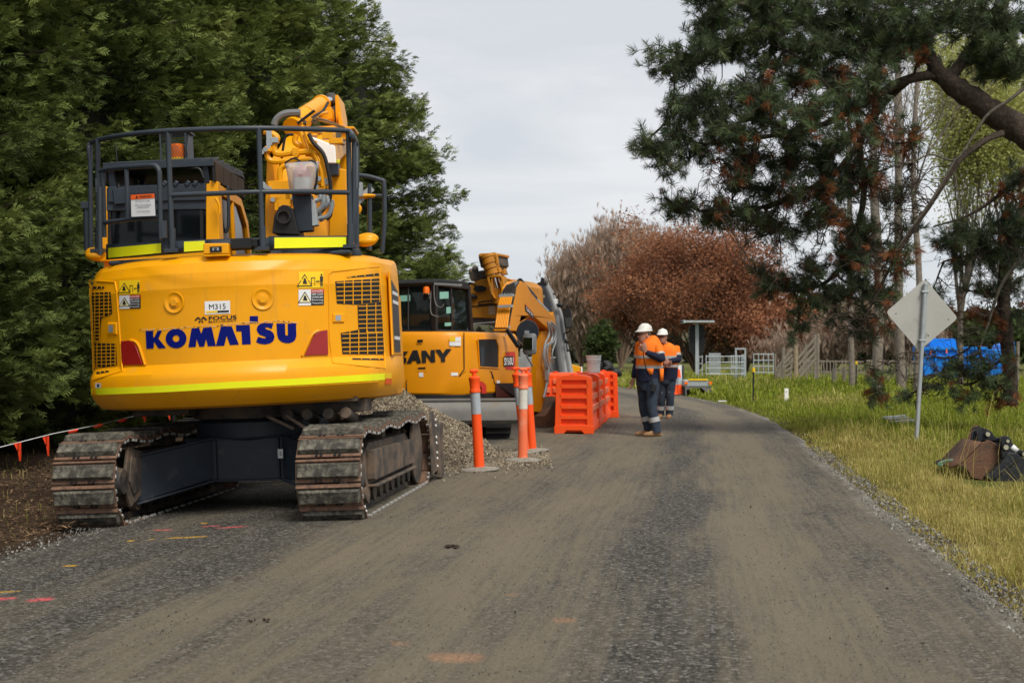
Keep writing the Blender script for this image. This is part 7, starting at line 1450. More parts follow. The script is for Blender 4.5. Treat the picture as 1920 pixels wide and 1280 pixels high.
M['greenleaf'] = tint_mat('mid_green_foliage', [(0, (.022, .036, .012)), (.5, (.045, .07, .02)), (1, (.09, .12, .035))], .7, .2, .15)
M['twigbrown'] = mat('pinkish_brown_twigs', (.30, .21, .15), .9, 0, .3, 1)
M['twigleaf'] = tint_mat('fine_brown_twigs', [(0, (.22, .155, .115)), (1, (.48, .36, .28))], .9, .2, .1)
M['twiggrey'] = mat('grey_brown_twigs', (.13, .105, .080), .9, 0, .3, 1)
def farbase(px, Y): return (px - 960) / F * Y
def tree(kind, name, label, px, Y, toppy, wpx, seed, group=None, leafn=9000, leafs=.28, levels=3, nmain=8, r0=.14, spread=.5, up=.6, fork=3, lsp=.35, bark='barkt', lift=0, cat='tree', rmin=0):
    q = np.random.RandomState(seed); x = farbase(px, Y); h = EYE + (HZ - toppy) / F * Y; rt = tag(bpy.data.objects.new(name, None), label, cat, group); COL.objects.link(rt); rt.location = (x, Y, -.05)
    segs, tips = branching((0, 0, 0), h, spread, levels, q, r0, nmain, up, fork=fork, lift=lift)
    pts = np.array([s[1] for s in segs]); sx = (wpx / F * Y / 2) / np.percentile(np.abs(pts[:, 0]), 97); sz = h / np.percentile(pts[:, 2], 99.6); S_ = np.array([sx, sx, sz])
    segs = [(a * S_, b * S_, max(ra, rmin), max(rb, rmin * .8)) for a, b, ra, rb in segs]; tips = [(t * S_, d) for t, d in tips]
    seg_mesh('branches', segs, M[bark], rt)
    if kind == 'rustleaf':
        tpp = np.array([t[0] for t in tips]); g_ = fnoise(tpp[:, 0] * 1.0, tpp[:, 2] * 1.0 + tpp[:, 1] * .6, .8, seed); tips = [t for t, k_ in zip(tips, g_ > -.12) if k_]
    if kind == 'twig':
        k = leafn; tp_ = np.array([t[0] for t in tips]); i = q.randint(len(tp_), size=k); pos = tp_[i] + q.normal(0, lsp, (k, 3)) * [1, 1, 1.2]; tv_, tf_ = diamonds([((0, 0, 0), (1, 0, 0), 1, .035, (0, 0, 1)), ((.3, 0, 0), (.9, .3, .1), .6, .03, (.3, .1, 1)), ((.2, 0, 0), (.9, -.25, -.2), .7, .03, (0, .4, 1))]); dr = np.stack([q.normal(0, .28, k), q.normal(0, .28, k), np.ones(k)], -1)
        V, F_ = scatter(tv_, tf_, pos, basis_from(dr, q), q.uniform(.6, 1.4, k) * leafs); npmesh('crown', V, F_, M['twigleaf'], rt, tint=np.repeat(np.clip(.5 + .2 * q.normal(0, 1, k), 0, 1), len(tv_)))
    elif kind != 'bare':
        o = leafcloud('crown', tips, leafn, leafs, lsp, M[kind], rt, q, (0, 0, 0))
    return rt
tree('rustleaf', 'autumn_tree', 'large rust-brown tree rising behind the dark road sign', 1305, 112, 424, 300, 11, 'rust-brown trees beyond the road', 62000, .135, nmain=12, spread=.62, lsp=.5, levels=4, fork=3)
tree('rustleaf', 'autumn_tree', 'rust-brown tree left of the workers, paler and looser at its left edge', 1205, 118, 505, 140, 12, 'rust-brown trees beyond the road', 28000, .135, nmain=10, spread=.6, lsp=.5, levels=4)
tree('rustleaf', 'autumn_tree', 'lower rust-brown tree behind the galvanised gate', 1400, 110, 525, 190, 13, 'rust-brown trees beyond the road', 32000, .135, nmain=10, spread=.65, lsp=.5, levels=4)
tree('rustleaf', 'autumn_tree', 'smallest rust-brown tree, beside the timber loading ramp', 1462, 106, 585, 120, 14, 'rust-brown trees beyond the road', 12000, .17, nmain=9, spread=.65, lsp=.45)
for k, (px, Y, tp_, w, lb) in enumerate(((1165, 140, 452, 110, 'tallest bare brown tree left of the rust-brown trees'), (1110, 142, 478, 100, 'bare brown tree just right of the truck mirror'), (1090, 144, 520, 62, 'leftmost and lowest bare brown tree, directly behind the truck mirror'), (1220, 146, 470, 110, 'bare pinkish tree half hidden by the rust-brown tree'))):
    tree('twig', 'bare_tree', lb, px, Y, tp_, w, 20 + k, 'bare brown trees beyond the road', 26000, 1.0, lsp=.75, nmain=26, levels=4, fork=3, r0=.16, spread=.36, up=1.5, bark='twigbrown', rmin=.028)
tree('greenleaf', 'evergreen_shrub', 'small dark green shrub at the foot of the rust-brown trees left of the workers', 1127, 104, 615, 34, 31, None, 2600, .26, nmain=5, levels=2, lsp=.3, cat='shrub')
tree('greenleaf', 'evergreen_tree', 'dull green tree behind the timber loading ramp', 1545, 120, 560, 120, 32, 'green trees beyond the yard', 12000, .34, nmain=8, levels=3, lsp=.5)
tree('greenleaf', 'evergreen_tree', 'green tree seen under the pine just left of the leaning sign', 1640, 125, 590, 110, 33, 'green trees beyond the yard', 10000, .34, nmain=8, levels=3, lsp=.5)
tree('greenleaf', 'evergreen_tree', 'distant green tree behind the blue skip bin', 1850, 130, 600, 200, 34, 'green trees beyond the yard', 14000, .4, nmain=8, levels=3, lsp=.6)
for k, (px, Y, tp_, w, lb) in enumerate(((1560, 92, 610, 110, 'grey leafless thicket around the loading ramp posts'), (1650, 88, 560, 90, 'brown leafless bush below the hanging pine boughs'), (1490, 100, 640, 80, 'low leafless bush left of the loading ramp'), (1720, 84, 600, 80, 'leafless bush right behind the diamond sign'))):
    tree('twig', 'leafless_bush', lb, px, Y, tp_, w, 40 + k, 'leafless bushes at the yard', 5000, .55, lsp=.35, nmain=18, levels=3, fork=3, r0=.05, spread=.42, up=1.0, bark='twiggrey', cat='bush', rmin=.014)
# budding birches at right
for k, (px, Y, tp_, w, lift, lb) in enumerate(((1800, 56, 40, 230, 4, 'budding yellow-green birch right behind the main pine limb'), (1885, 54, -20, 220, 5, 'budding yellow-green birch at the right edge'))):
    tree('budleaf', 'birch_tree', lb, px, Y, tp_, w, 50 + k, 'budding birches behind the pine', 24000, .085, nmain=5, levels=4, fork=3, r0=.12, spread=.40, up=1.1, lsp=.34, bark='barkg', lift=lift)
# far treeline closing the horizon
q = np.random.RandomState(77)
k = 42000; ang = q.uniform(-.62, .62, k); rad_ = q.uniform(230, 300, k); x = np.sin(ang) * rad_ + 6; y = np.cos(ang) * rad_; top = 7 + 2.5 * fnoise(x * .05, y * .0, 1.0, 8) + 1.2 * fnoise(x * .3, y * 0, 1.0, 9); z = top * q.rand(k) ** .8
tv_, tf_ = diamonds([((0, 0, 0), (1, 0, 0), 1, .35, (0, 0, 1)), ((.1, 0, 0), (.5, .8, .3), .8, .3, (.2, 0, 1))]); V, F_ = scatter(tv_, tf_, np.stack([x, y, z], -1), rand_rot(k, q), q.uniform(1.2, 2.6, k))
tag(npmesh('far_woodland', V, F_, tint_mat('far_woodland_leaves', [(0, (.05, .055, .035)), (1, (.12, .115, .075))], .8, 0), tint=np.repeat(q.rand(k), len(tv_))), 'distant belt of dull green woodland along the horizon', 'woodland', kind='stuff')
# ------------------------------------------------------------------ the pine at right
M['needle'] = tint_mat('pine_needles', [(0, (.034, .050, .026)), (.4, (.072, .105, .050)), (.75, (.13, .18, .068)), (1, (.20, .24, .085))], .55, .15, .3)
M['dead'] = tint_mat('dead_orange_needles', [(0, (.10, .035, .016)), (.5, (.22, .08, .032)), (1, (.34, .14, .06))], .8, .2, .1)
def tuft_template(seed, n=34, flat=.2):
    q = np.random.RandomState(seed); vs = []; fs = []
    for i in range(n):
        t = q.uniform(-.55, .45); a = q.uniform(0, 2 * PI); c = q.uniform(.25, .95) if t > 0 else q.uniform(.5, 1.1); d = np.array([math.cos(c), math.sin(c) * math.cos(a), math.sin(c) * math.sin(a)]); d += np.array([0, 0, 0]); p = np.array([t * .6, 0, 0]); l = q.uniform(.7, 1.05); s = np.cross(d, q.normal(0, 1, 3)); s /= np.linalg.norm(s); w = .020; b = len(vs)
        m_ = p + d * l * .6 + np.array([0, 0, -.05]); e = p + d * l + np.array([0, 0, -.14]); vs += [p - s * w * .6, p + s * w * .6, m_ + s * w, m_ - s * w, e]; fs += [(b, b + 1, b + 2, b + 3), (b + 3, b + 2, b + 4, b + 4)]
    fs = [f if f[2] != f[3] else (f[0], f[1], f[2], f[2]) for f in fs]; return np.array(vs), fs
def tuft_np(seed, n=46):
    vs, fs = tuft_template(seed, n); tri = []
    for f in fs:
        if f[2] == f[3]: tri.append((f[0], f[1], f[2]))
        else: tri += [(f[0], f[1], f[2]), (f[0], f[2], f[3])]
    return vs, np.array(tri)
TUF = [tuft_np(k) for k in range(3)]
PD = 22.5
M['barkp'] = mat('lichen_grey_limb', (.085, .075, .058), .9, 0, .4, 9, dirt=(.15, .14, .11), dscale=12, damt=.5, bump=1, bscale=18)
class Pine:
    def __init__(s, name, label, base, group='pines at the right'):
        s.rt = tag(bpy.data.objects.new(name, None), label, 'tree', group); COL.objects.link(s.rt); s.o = np.array(base, float); s.rt.location = base; s.nodes = []; s.segs = []; s.pos = []; s.dir = []; s.tint = []; s.q = np.random.RandomState(int(abs(base[0] * 10))); s.dp = []; s.dd = []
    def limb(s, pts, r0, r1, name='limb', m_='bark', tube=True):
        P_ = smooth_pts([P(*p) if len(p) == 3 else Vector(p[:3]) for p in pts], 6); mb = MB(); mb.tube([p - Vector(s.o) for p in P_], [r0, r1], 10); 
        rr = random.Random(2); mb.v = [(x + rr.uniform(-.07, .07) * r0, y + rr.uniform(-.07, .07) * r0, z + rr.uniform(-.07, .07) * r0) for x, y, z in mb.v]
        if tube: mb.build(name, M[m_], s.rt, fixn=False, angle=70)
        for p in P_: s.nodes.append(np.array(p))
    def blob(s, px, py, rx, ry, n, d=PD, dj=1.1, dead=0.0, tb=.42, up=.2):
        c = np.array(P(px, py, d)); k_ = d / F; q = s.q; nodes = np.array(s.nodes); j = np.argmin(np.linalg.norm((nodes - c) * np.array([1, .6, 1]), axis=1)); a = nodes[j]
        mid = (a + c) / 2 + q.normal(0, .15, 3) + np.array([0, 0, .12]); L_ = np.linalg.norm(c - a); pts = [a + (mid - a) * t * (2 - t) * .5 + (c - a) * t * t * .5 for t in np.linspace(0, 1, 6)]; pts = [(1 - t) ** 2 * a + 2 * t * (1 - t) * mid + t * t * c for t in np.linspace(0, 1, 7)]
        r0 = min(.055, .018 + .011 * L_)
        for i in range(6): s.segs.append((pts[i], pts[i + 1], r0 * (1 - i / 8), r0 * (1 - (i + 1) / 8)))
        s.nodes += pts[3:]
        # sub-branches inside the blob, tufts at their ends
        n = int(n * 1.75); nb = max(3, n // 5)
        for b in range(nb):
            v = q.normal(0, 1, 3); v /= np.linalg.norm(v); rr_ = q.rand() ** .4; e = c + v * rr_ * np.array([rx * k_, dj, ry * k_]); st = pts[q.randint(3, 7)]; m_ = (st + e) / 2 + q.normal(0, .05, 3); s.segs.append((st, m_, .010, .008)); s.segs.append((m_, e, .008, .005)); od = e - st; od /= max(np.linalg.norm(od), .01)
            for t in range(5):
                tt = .35 + .65 * t / 4 if t < 4 else 1.0; p = st + (e - st) * tt + q.normal(0, .09, 3); dv = od * .8 + q.normal(0, .5, 3) + np.array([0, 0, up]); s.segs.append((st + (e - st) * tt * .85, p, .005, .004))
                if q.rand() < dead: s.dp.append(p); s.dd.append(dv + np.array([0, 0, -.8]))
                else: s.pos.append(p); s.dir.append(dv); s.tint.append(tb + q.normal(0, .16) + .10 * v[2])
    def twigs(s, px, py, rx, ry, n, d=PD, L_=.7):
        q = s.q; nodes = np.array(s.nodes)
        for i in range(n):
            c = np.array(P(px + q.uniform(-rx, rx), py + q.uniform(-ry, ry), d + q.uniform(-.8, .8))); j = np.argmin(np.linalg.norm(nodes - c, axis=1)); a = nodes[j]; v = c - a; ln = np.linalg.norm(v)
            if ln > L_ * 2: a = c - v / ln * L_ * 1.6
            p = a; dirn = (c - a) / 4
            for k in range(4): e = p + dirn + q.normal(0, .06, 3); s.segs.append((p, e, .011 - .002 * k, .009 - .002 * k)); p = e
            for k in range(3): e = p + q.normal(0, .14, 3); s.segs.append((p - dirn * k * .5, e, .004, .003))
    def finish(s, cones=14):
        q = s.q; seg_mesh('branchlets', s.segs, M['bark'], s.rt, n=4, origin=s.o)
        for nm, pos, dr, m_, tt, sz in (('crown', s.pos, s.dir, M['needle'], s.tint, (.12, .195)), ('dead_needles', s.dp, s.dd, M['dead'], list(q.rand(len(s.dp))), (.11, .17))):
            if not pos: continue
            pos = np.array(pos); dr = np.array(dr); tt = np.clip(np.array(tt), 0, 1); vs = []; fs = []; ts_ = []; nv = 0; w = q.randint(3, size=len(pos))
            for k in range(3):
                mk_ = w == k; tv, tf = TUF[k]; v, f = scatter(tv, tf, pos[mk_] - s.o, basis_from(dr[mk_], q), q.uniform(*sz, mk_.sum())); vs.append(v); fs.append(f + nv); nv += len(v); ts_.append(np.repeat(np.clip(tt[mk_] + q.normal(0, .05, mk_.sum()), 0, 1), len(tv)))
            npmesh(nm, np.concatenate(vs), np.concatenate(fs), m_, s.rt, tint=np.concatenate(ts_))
        if len(s.pos):
            for k in range(cones):
                p = Vector(s.pos[q.randint(len(s.pos))]) - Vector(s.o); mb = MB(); rt_ = Matrix.Rotation(q.uniform(0, 3), 3, 'X') @ Matrix.Rotation(q.uniform(0, 3), 3, 'Y'); mb.ell(p, (.035, .035, .06), rt_, 10, 7); rr = random.Random(k); mb.v = [(x + rr.uniform(-.007, .007), y + rr.uniform(-.007, .007), z + rr.uniform(-.007, .007)) for x, y, z in mb.v]; mb.build('pine_cone', M['barkg'], s.rt)
tb_ = P(2110, 740, PD); big_p = Pine('pine_tree', 'great dark pine reaching in from the right on a thick limb, with rust-red dead needles', (tb_.x, PD, 0))
big_p.limb([(2112, 760, PD), (2100, 560, PD), (2040, 380, PD), (1985, 300, PD), (1920, 248, PD), (1858, 208, PD), (1805, 172, PD), (1762, 138, PD), (1738, 98, PD)], .34, .11, 'trunk')
big_p.limb([(1985, 300, PD), (2020, 150, PD + .5), (2040, 0, PD + 1), (2000, -160, PD + 1)], .24, .12)
big_p.limb([(1762, 138, PD), (1700, 150, PD), (1650, 175, PD), (1600, 205, PD - .3), (1540, 235, PD - .4), (1470, 250, PD - .5), (1400, 262, PD - .5), (1320, 270, PD - .6)], .085, .02)
big_p.limb([(1738, 98, PD), (1690, 60, PD + .3), (1620, 50, PD + .3), (1520, 40, PD + .2), (1430, 60, PD), (1360, 90, PD), (1290, 120, PD - .2)], .10, .025)
big_p.limb([(1780, 150, PD), (1830, 80, PD + .5), (1880, 20, PD + .5), (1900, -60, PD + .5)], .10, .04); big_p.limb([(1920, -40, PD + .8), (1820, -30, PD + .6), (1700, -40, PD + .3), (1560, -40, PD), (1400, -30, PD)], .08, .03)
big_p.limb([(1700, 150, PD), (1650, 200, PD + .5), (1610, 270, PD + .6), (1560, 330, PD + .6), (1480, 370, PD + .4), (1400, 395, PD + .2), (1310, 395, PD)], .08, .02)
big_p.limb([(1610, 270, PD + .6), (1620, 360, PD + .8), (1600, 450, PD + 1), (1560, 520, PD + 1), (1500, 545, PD + .9), (1430, 540, PD + .8)], .06, .02)
big_p.limb([(1880, 250, PD - .4), (1850, 262, PD - .5), (1800, 300, PD - .6), (1760, 360, PD - .6), (1720, 420, PD - .6), (1680, 480, PD - .5), (1640, 560, PD - .4), (1610, 620, PD - .3)], .055, .015, m_='bark')
big_p.limb([(1960, 130, PD - .8), (1900, 182, PD - .8), (1852, 215, PD - .8), (1822, 260, PD - .8), (1790, 300, PD - .8), (1745, 290, PD - .8), (1712, 305, PD - .8)], .030, .010, m_='barkp')
big_p.limb([(1790, 300, PD - .8), (1750, 370, PD - .8), (1700, 440, PD - .8), (1660, 500, PD - .7)], .022, .008, m_='barkp')
big_p.limb([(1600, 205, PD - .3), (1560, 170, PD - .3), (1500, 110, PD - .3), (1440, 80, PD - .4)], .05, .015); big_p.limb([(1540, 235, PD - .4), (1480, 200, PD - .6), (1420, 170, PD - .8), (1380, 140, PD - .8)], .04, .012)
up_b = [(1340, 35, 60, 45), (1420, 20, 70, 45), (1500, 30, 80, 50), (1590, 25, 80, 50), (1680, 20, 80, 50), (1760, 40, 70, 45), (1840, 30, 70, 45), (1900, 50, 50, 50), (1370, 85, 65, 40), (1450, 80, 65, 45), (1530, 90, 70, 45), (1620, 85, 70, 40), (1700, 80, 60, 35), (1900, 120, 45, 35), (1850, 110, 40, 25), (1330, -20, 50, 30), (1450, -20, 80, 30), (1600, -20, 90, 30), (1780, -20, 90, 30)]
for b_ in up_b: big_p.blob(*b_, 88, dj=1.4, tb=.45)
for b_ in [(1218, 105, 26, 14, 14), (1262, 128, 42, 30, 40), (1312, 118, 46, 36, 55), (1250, 205, 22, 14, 14), (1285, 212, 36, 26, 34), (1200, 272, 20, 15, 14), (1232, 290, 36, 26, 34), (1275, 262, 42, 30, 46), (1330, 190, 50, 40, 60), (1345, 250, 46, 36, 46), (1258, 318, 24, 14, 14), (1395, 180, 50, 40, 42), (1310, 290, 40, 20, 22)]: big_p.blob(*b_[:4], b_[4] * 1, d=PD - .4, dj=.9, tb=.36)
for b_ in [(1440, 150, 50, 35, 40), (1510, 150, 60, 34, 46), (1580, 140, 55, 34, 46), (1650, 120, 40, 28, 34), (1430, 225, 50, 30, 26), (1500, 265, 50, 26, 22)]: big_p.blob(*b_, dj=1.2, tb=.40, dead=.12)
for b_ in [(1415, 300, 50, 26, 34), (1475, 312, 56, 32, 52), (1545, 300, 56, 36, 52), (1600, 330, 44, 34, 44), (1380, 345, 36, 26, 22), (1440, 350, 46, 22, 30), (1560, 358, 56, 34, 46), (1250, 382, 20, 14, 12), (1285, 388, 36, 22, 30), (1340, 398, 44, 26, 44), (1400, 412, 46, 26, 44), (1460, 430, 46, 30, 46), (1535, 415, 46, 32, 46), (1500, 375, 40, 20, 22)]: big_p.blob(*b_, d=PD + .3, dj=1.0, tb=.42, dead=.08)
for b_ in [(1605, 440, 46, 40, 66), (1590, 492, 44, 36, 60), (1625, 470, 34, 36, 44), (1530, 505, 40, 28, 34), (1450, 535, 44, 20, 24), (1415, 520, 30, 16, 14), (1500, 540, 50, 24, 30), (1560, 552, 54, 24, 40), (1620, 545, 44, 24, 36), (1680, 380, 26, 30, 22), (1705, 470, 24, 26, 14), (1660, 560, 30, 20, 18), (1500, 590, 26, 14, 12), (1497, 628, 16, 22, 12), (1600, 600, 34, 16, 16), (1625, 628, 28, 18, 16), (1560, 600, 24, 12, 8), (1700, 430, 24, 30, 14)]: big_p.blob(*b_, d=PD + .8, dj=1.0, tb=.34, dead=.12)
for b_ in [(1600, 150, 50, 16, 10), (1650, 182, 30, 14, 14), (1725, 105, 40, 12, 8), (1432, 160, 26, 10, 8), (1642, 262, 40, 26, 22), (1690, 268, 24, 26, 16), (1640, 350, 16, 44, 18), (1370, 318, 30, 24, 14), (1345, 300, 14, 20, 8), (1480, 372, 24, 16, 8), (1655, 500, 50, 20, 22), (1700, 500, 18, 40, 16), (1540, 350, 24, 12, 6), (1700, 235, 20, 16, 8), (1500, 150, 20, 8, 6), (1680, 590, 30, 30, 12), (1470, 330, 40, 20, 10), (1560, 400, 40, 30, 12), (1400, 300, 30, 20, 8), (1350, 380, 30, 20, 6), (1600, 250, 40, 20, 12), (1450, 180, 40, 20, 8)]: big_p.blob(*b_, d=PD - .6, dj=.6, dead=.55)
for b_ in [(1440, 200, 60, 36, 50), (1530, 205, 60, 36, 56), (1600, 195, 44, 30, 34), (1400, 250, 50, 30, 34), (1480, 245, 50, 26, 34), (1640, 160, 44, 26, 34), (1580, 260, 44, 30, 34)]: big_p.blob(*b_, d=PD - 1.0, dj=.8, tb=.44, dead=.10)
for t_ in [(1500, 220, 170, 50, 150), (1380, 220, 90, 50, 60), (1450, 470, 90, 60, 50), (1640, 380, 60, 120, 90), (1700, 340, 50, 60, 50), (1600, 600, 60, 40, 30), (1350, 320, 40, 30, 24), (1480, 340, 90, 60, 60)]: big_p.twigs(*t_[:4], t_[4])
big_p.finish(26)
sp2 = P(1893, 745, 20.5 + 4); pine2 = Pine('pine_tree', 'smaller ragged pine at the right edge hanging low in front of the blue skip bin', (sp2.x, 24.5, 0)); D2 = 24.5
pine2.limb([(1895, 760, D2), (1893, 700, D2), (1886, 620, D2), (1882, 540, D2), (1893, 450, D2), (1930, 360, D2), (1960, 200, D2)], .13, .09, 'trunk')
pine2.limb([(1960, 300, D2), (1915, 330, D2), (1880, 360, D2), (1840, 390, D2), (1800, 410, D2), (1750, 425, D2)], .05, .015); pine2.limb([(1893, 450, D2), (1860, 470, D2), (1810, 480, D2), (1770, 490, D2)], .045, .015)
pine2.limb([(1884, 560, D2), (1860, 590, D2), (1835, 640, D2 - .3), (1845, 700, D2 - .4), (1810, 720, D2 - .5), (1760, 700, D2 - .5)], .04, .012); pine2.limb([(1990, 420, D2 - 1), (1930, 470, D2 - 1), (1880, 530, D2 - 1), (1855, 600, D2 - 1), (1835, 660, D2 - 1)], .045, .012, m_='barkp'); pine2.limb([(1835, 640, D2 - .3), (1780, 670, D2 - .5), (1700, 660, D2 - .6), (1640, 690, D2 - .6)], .018, .006)
for b_ in [(1780, 455, 40, 24, 36), (1830, 440, 44, 34, 54), (1880, 425, 40, 40, 60), (1910, 470, 30, 40, 40), (1860, 490, 46, 30, 50), (1800, 490, 34, 18, 22), (1905, 345, 30, 24, 26), (1905, 540, 26, 30, 22), (1850, 540, 30, 16, 16), (1745, 560, 24, 14, 10), (1905, 590, 22, 22, 14), (1820, 545, 26, 12, 10)]: pine2.blob(*b_, d=D2, dj=.9, tb=.33, dead=.06)
for b_ in [(1828, 622, 22, 18, 16), (1842, 690, 36, 22, 28), (1795, 705, 34, 20, 22), (1765, 722, 26, 16, 14), (1860, 728, 34, 20, 22), (1820, 745, 34, 16, 14), (1885, 690, 20, 30, 10), (1640, 700, 20, 12, 6), (1700, 745, 18, 10, 4), (1640, 742, 18, 10, 5)]: pine2.blob(*b_, d=D2 - .5, dj=.7, tb=.46, dead=.12)
for b_ in [(1900, 370, 26, 26, 16), (1830, 590, 30, 18, 14), (1775, 600, 16, 24, 10), (1860, 600, 18, 20, 8), (1868, 745, 20, 14, 6), (1650, 745, 20, 10, 5), (1672, 520, 16, 26, 0)]: pine2.blob(*b_, d=D2 - .4, dj=.5, dead=1.0) if b_[4] else None
for t_ in [(1850, 520, 70, 70, 60), (1820, 640, 60, 60, 50), (1780, 700, 70, 40, 40), (1680, 700, 50, 40, 24)]: pine2.twigs(*t_[:4], t_[4], d=D2 - .4)
pine2.finish(8)
for k, (px, yb, yt, d, w, lb) in enumerate(((1643, 700, 360, 48, 17, 'straight grey trunk behind the pine boughs, above the leafless bush'), (1690, 700, 300, 50, 15, 'reddish grey trunk just left of the diamond sign'), (1718, 690, 380, 47, 11, 'dark thin trunk rising directly behind the diamond sign'), (1598, 700, 300, 55, 10, 'thin grey trunk behind the hanging pine foliage'))):
    g0 = P(px, yb, d); b = MB(); h = P(px, yt, d).z + 6; r_ = w / F * d / 2; pts = [(0, 0, -.1), (.1 * (-1) ** k, 0, h * .3), (-.1, 0, h * .6), (.15 * (-1) ** k, 0, h)]; rt = tag(bpy.data.objects.new('slender_tree', None), lb, 'tree', 'slender trunks behind the pine'); COL.objects.link(rt); rt.location = (g0.x, d, 0)
    b.tube(pts, [r_ * 1.15, r_, r_ * .6], 12, 5); b.build('trunk', M['barkg'], rt, angle=70); q = np.random.RandomState(60 + k); segs, tips = branching((0, 0, h * .55), h * .5, .5, 3, q, .05, 6, .9); seg_mesh('branches', segs, M['barkg'], rt)
# ------------------------------------------------------------------ stockyard
def fr(px, Y): return Vector(((px - 960) / F * Y, Y, 0))
def panel(x0, x1, y0, y1, Y, label, bars, uprights, m_='galv2', depth=0.0, r_=.022):
    A = fr(x0, Y); f = Frame(A, 0); r = f.root('stock_panel', label, 'metal gate', 'galvanised stockyard panels'); u = Y / F; w = (x1 - x0) * u; z1 = EYE - (y0 - HZ) * u; z0 = EYE - (y1 - HZ) * u; dv = Vector((w, depth, 0))
    for k in range(bars):
        z = z0 + (z1 - z0) * k / (bars - 1); b = MB(); b.tube([(0, 0, z), (w, depth, z)], r_ * 1.15, 8); b.build('rail', M[m_], r)
    for k in range(uprights):
        p = dv * (k / (uprights - 1)); b = MB(); b.tube([p + Vector((0, 0, max(0, z0 - .1))), p + Vector((0, 0, z1 + .08))], r_ * 1.3, 8); b.build('upright', M[m_], r)
YY = 76
panel(1324, 1396, 668, 712, YY, 'widest galvanised gate, nearest the dark road sign', 5, 2)
panel(1310, 1326, 669, 708, YY + 1, 'short galvanised panel left of the widest gate, beside the grey post', 4, 2, depth=2)
panel(1396, 1413, 667, 708, YY + 1, 'galvanised panel joining the right end of the widest gate', 7, 5, depth=4); panel(1371, 1394, 668, 706, YY + 5, 'bluish galvanised race panel behind the widest gate', 3, 7); panel(1330, 1350, 664, 700, YY + 7, 'leaning stack of galvanised gates behind the widest gate, left half', 3, 9)
panel(1413, 1450, 664, 698, YY + 8, 'far galvanised panel between the gate and the timber posts', 4, 5)
u = YY / F; f = Frame(fr(1388.5, YY + 2), 0); r = f.root('gate_frame', 'tall square galvanised gateway frame standing above the panels', 'gate frame'); b = MB(); zt = EYE - (653.5 - HZ) * u
for a, c in (((-9 * u, 0, 0), (-9 * u, 0, zt)), ((9 * u, 0, 0), (9 * u, 0, zt)), ((-10.5 * u, 0, zt), (10.5 * u, 0, zt))): b.bar(a, c, .09, .09)
b.build('frame', M['galv2'], r, bevel=.01)
for (px, yt, w, Y, lb) in ((1492, 584, 8, 70, 'tall pale timber post left of the loading ramp'), (1533, 625, 6, 72, 'grey timber post at the top of the loading ramp'), (1468, 650, 6, 72, 'short dark timber post left of the ramp'), (1453, 662, 4, 74, 'thin timber post beside the galvanised panels'), (1564, 690, 10, 66, 'stubby grey timber post right of the ramp'), (1583, 688, 8, 66, 'weathered trough post under the pine'), (1700, 668, 5, 62, 'grey fence post left of the diamond sign pole'), (1908, 640, 6, 60, 'white-grey post at the far right edge')):
    A = fr(px, Y); u = Y / F; b = MB(); h = EYE - (yt - HZ) * u; b.tube([(A.x, A.y, -.1), (A.x + .02, A.y, h)], w * u / 2, 8); tag(b.build('timber_post', M['woodp'] if yt == 584 else M['wood']), lb, 'post', 'timber posts of the stockyard')
f = Frame(fr(1512, 71), 0); u = 71 / F; r = f.root('loading_ramp', 'grey timber loading ramp with slanting rails climbing to the right', 'loading ramp')
zz_ = lambda y: EYE - (y - HZ) * u
for k in range(4): b = MB(); b.bar((-20 * u, 0, zz_(676 + k * 13)), (18 * u, 0, zz_(632 + k * 13)), .04, .13); b.build('rail', M['wood'], r)
for x in (-19, 0, 17): b = MB(); b.bar((x * u, .08, 0), (x * u, .08, zz_(668 - (x + 19) * 1.15)), .12, .12); b.build('post', M['wood'], r)
f = Frame(fr(1476, 73), 0); r = f.root('timber_fence', 'broken grey timber fence with leaning rails left of the loading ramp', 'fence')
for k in range(5): b = MB(); b.bar((-20 * u, 0, zz_(692 + k * 5)), (10 * u, 0, zz_(652 + k * 12)), .04, .13); b.build('rail', M['wood'], r)
for x in (-20, -8, 6): b = MB(); b.bar((x * u, .06, 0), (x * u + .1, .06, zz_(664 + abs(x))), .11, .11); b.build('post', M['wood'], r)
for (x0, x1, Y, lb) in ((1500, 1620, 78, 'grey picket fence behind the grass right of the loading ramp'), (1625, 1725, 70, 'grey picket fence behind the pine boughs left of the diamond sign')):
    A = fr(x0, Y); f = Frame(A, 0); u = Y / F; r = f.root('picket_fence', lb, 'fence', 'grey picket fences'); w = (x1 - x0) * u; n = 22; rr = random.Random(x0)
    for k in range(n): b = MB(); x = w * k / (n - 1); b.bar((x + rr.uniform(-.03, .03), 0, -.05), (x + rr.uniform(-.06, .06), 0, EYE - (rr.uniform(672, 686) - HZ) * u), .05, .02, up=(0, 1, 0)); b.build('picket', M['wood'], r)
    for y in (676, 696): b = MB(); b.bar((0, .03, EYE - (y - HZ) * u), (w, .03, EYE - (y + 2 - HZ) * u), .04, .08); b.build('rail', M['wood'], r)
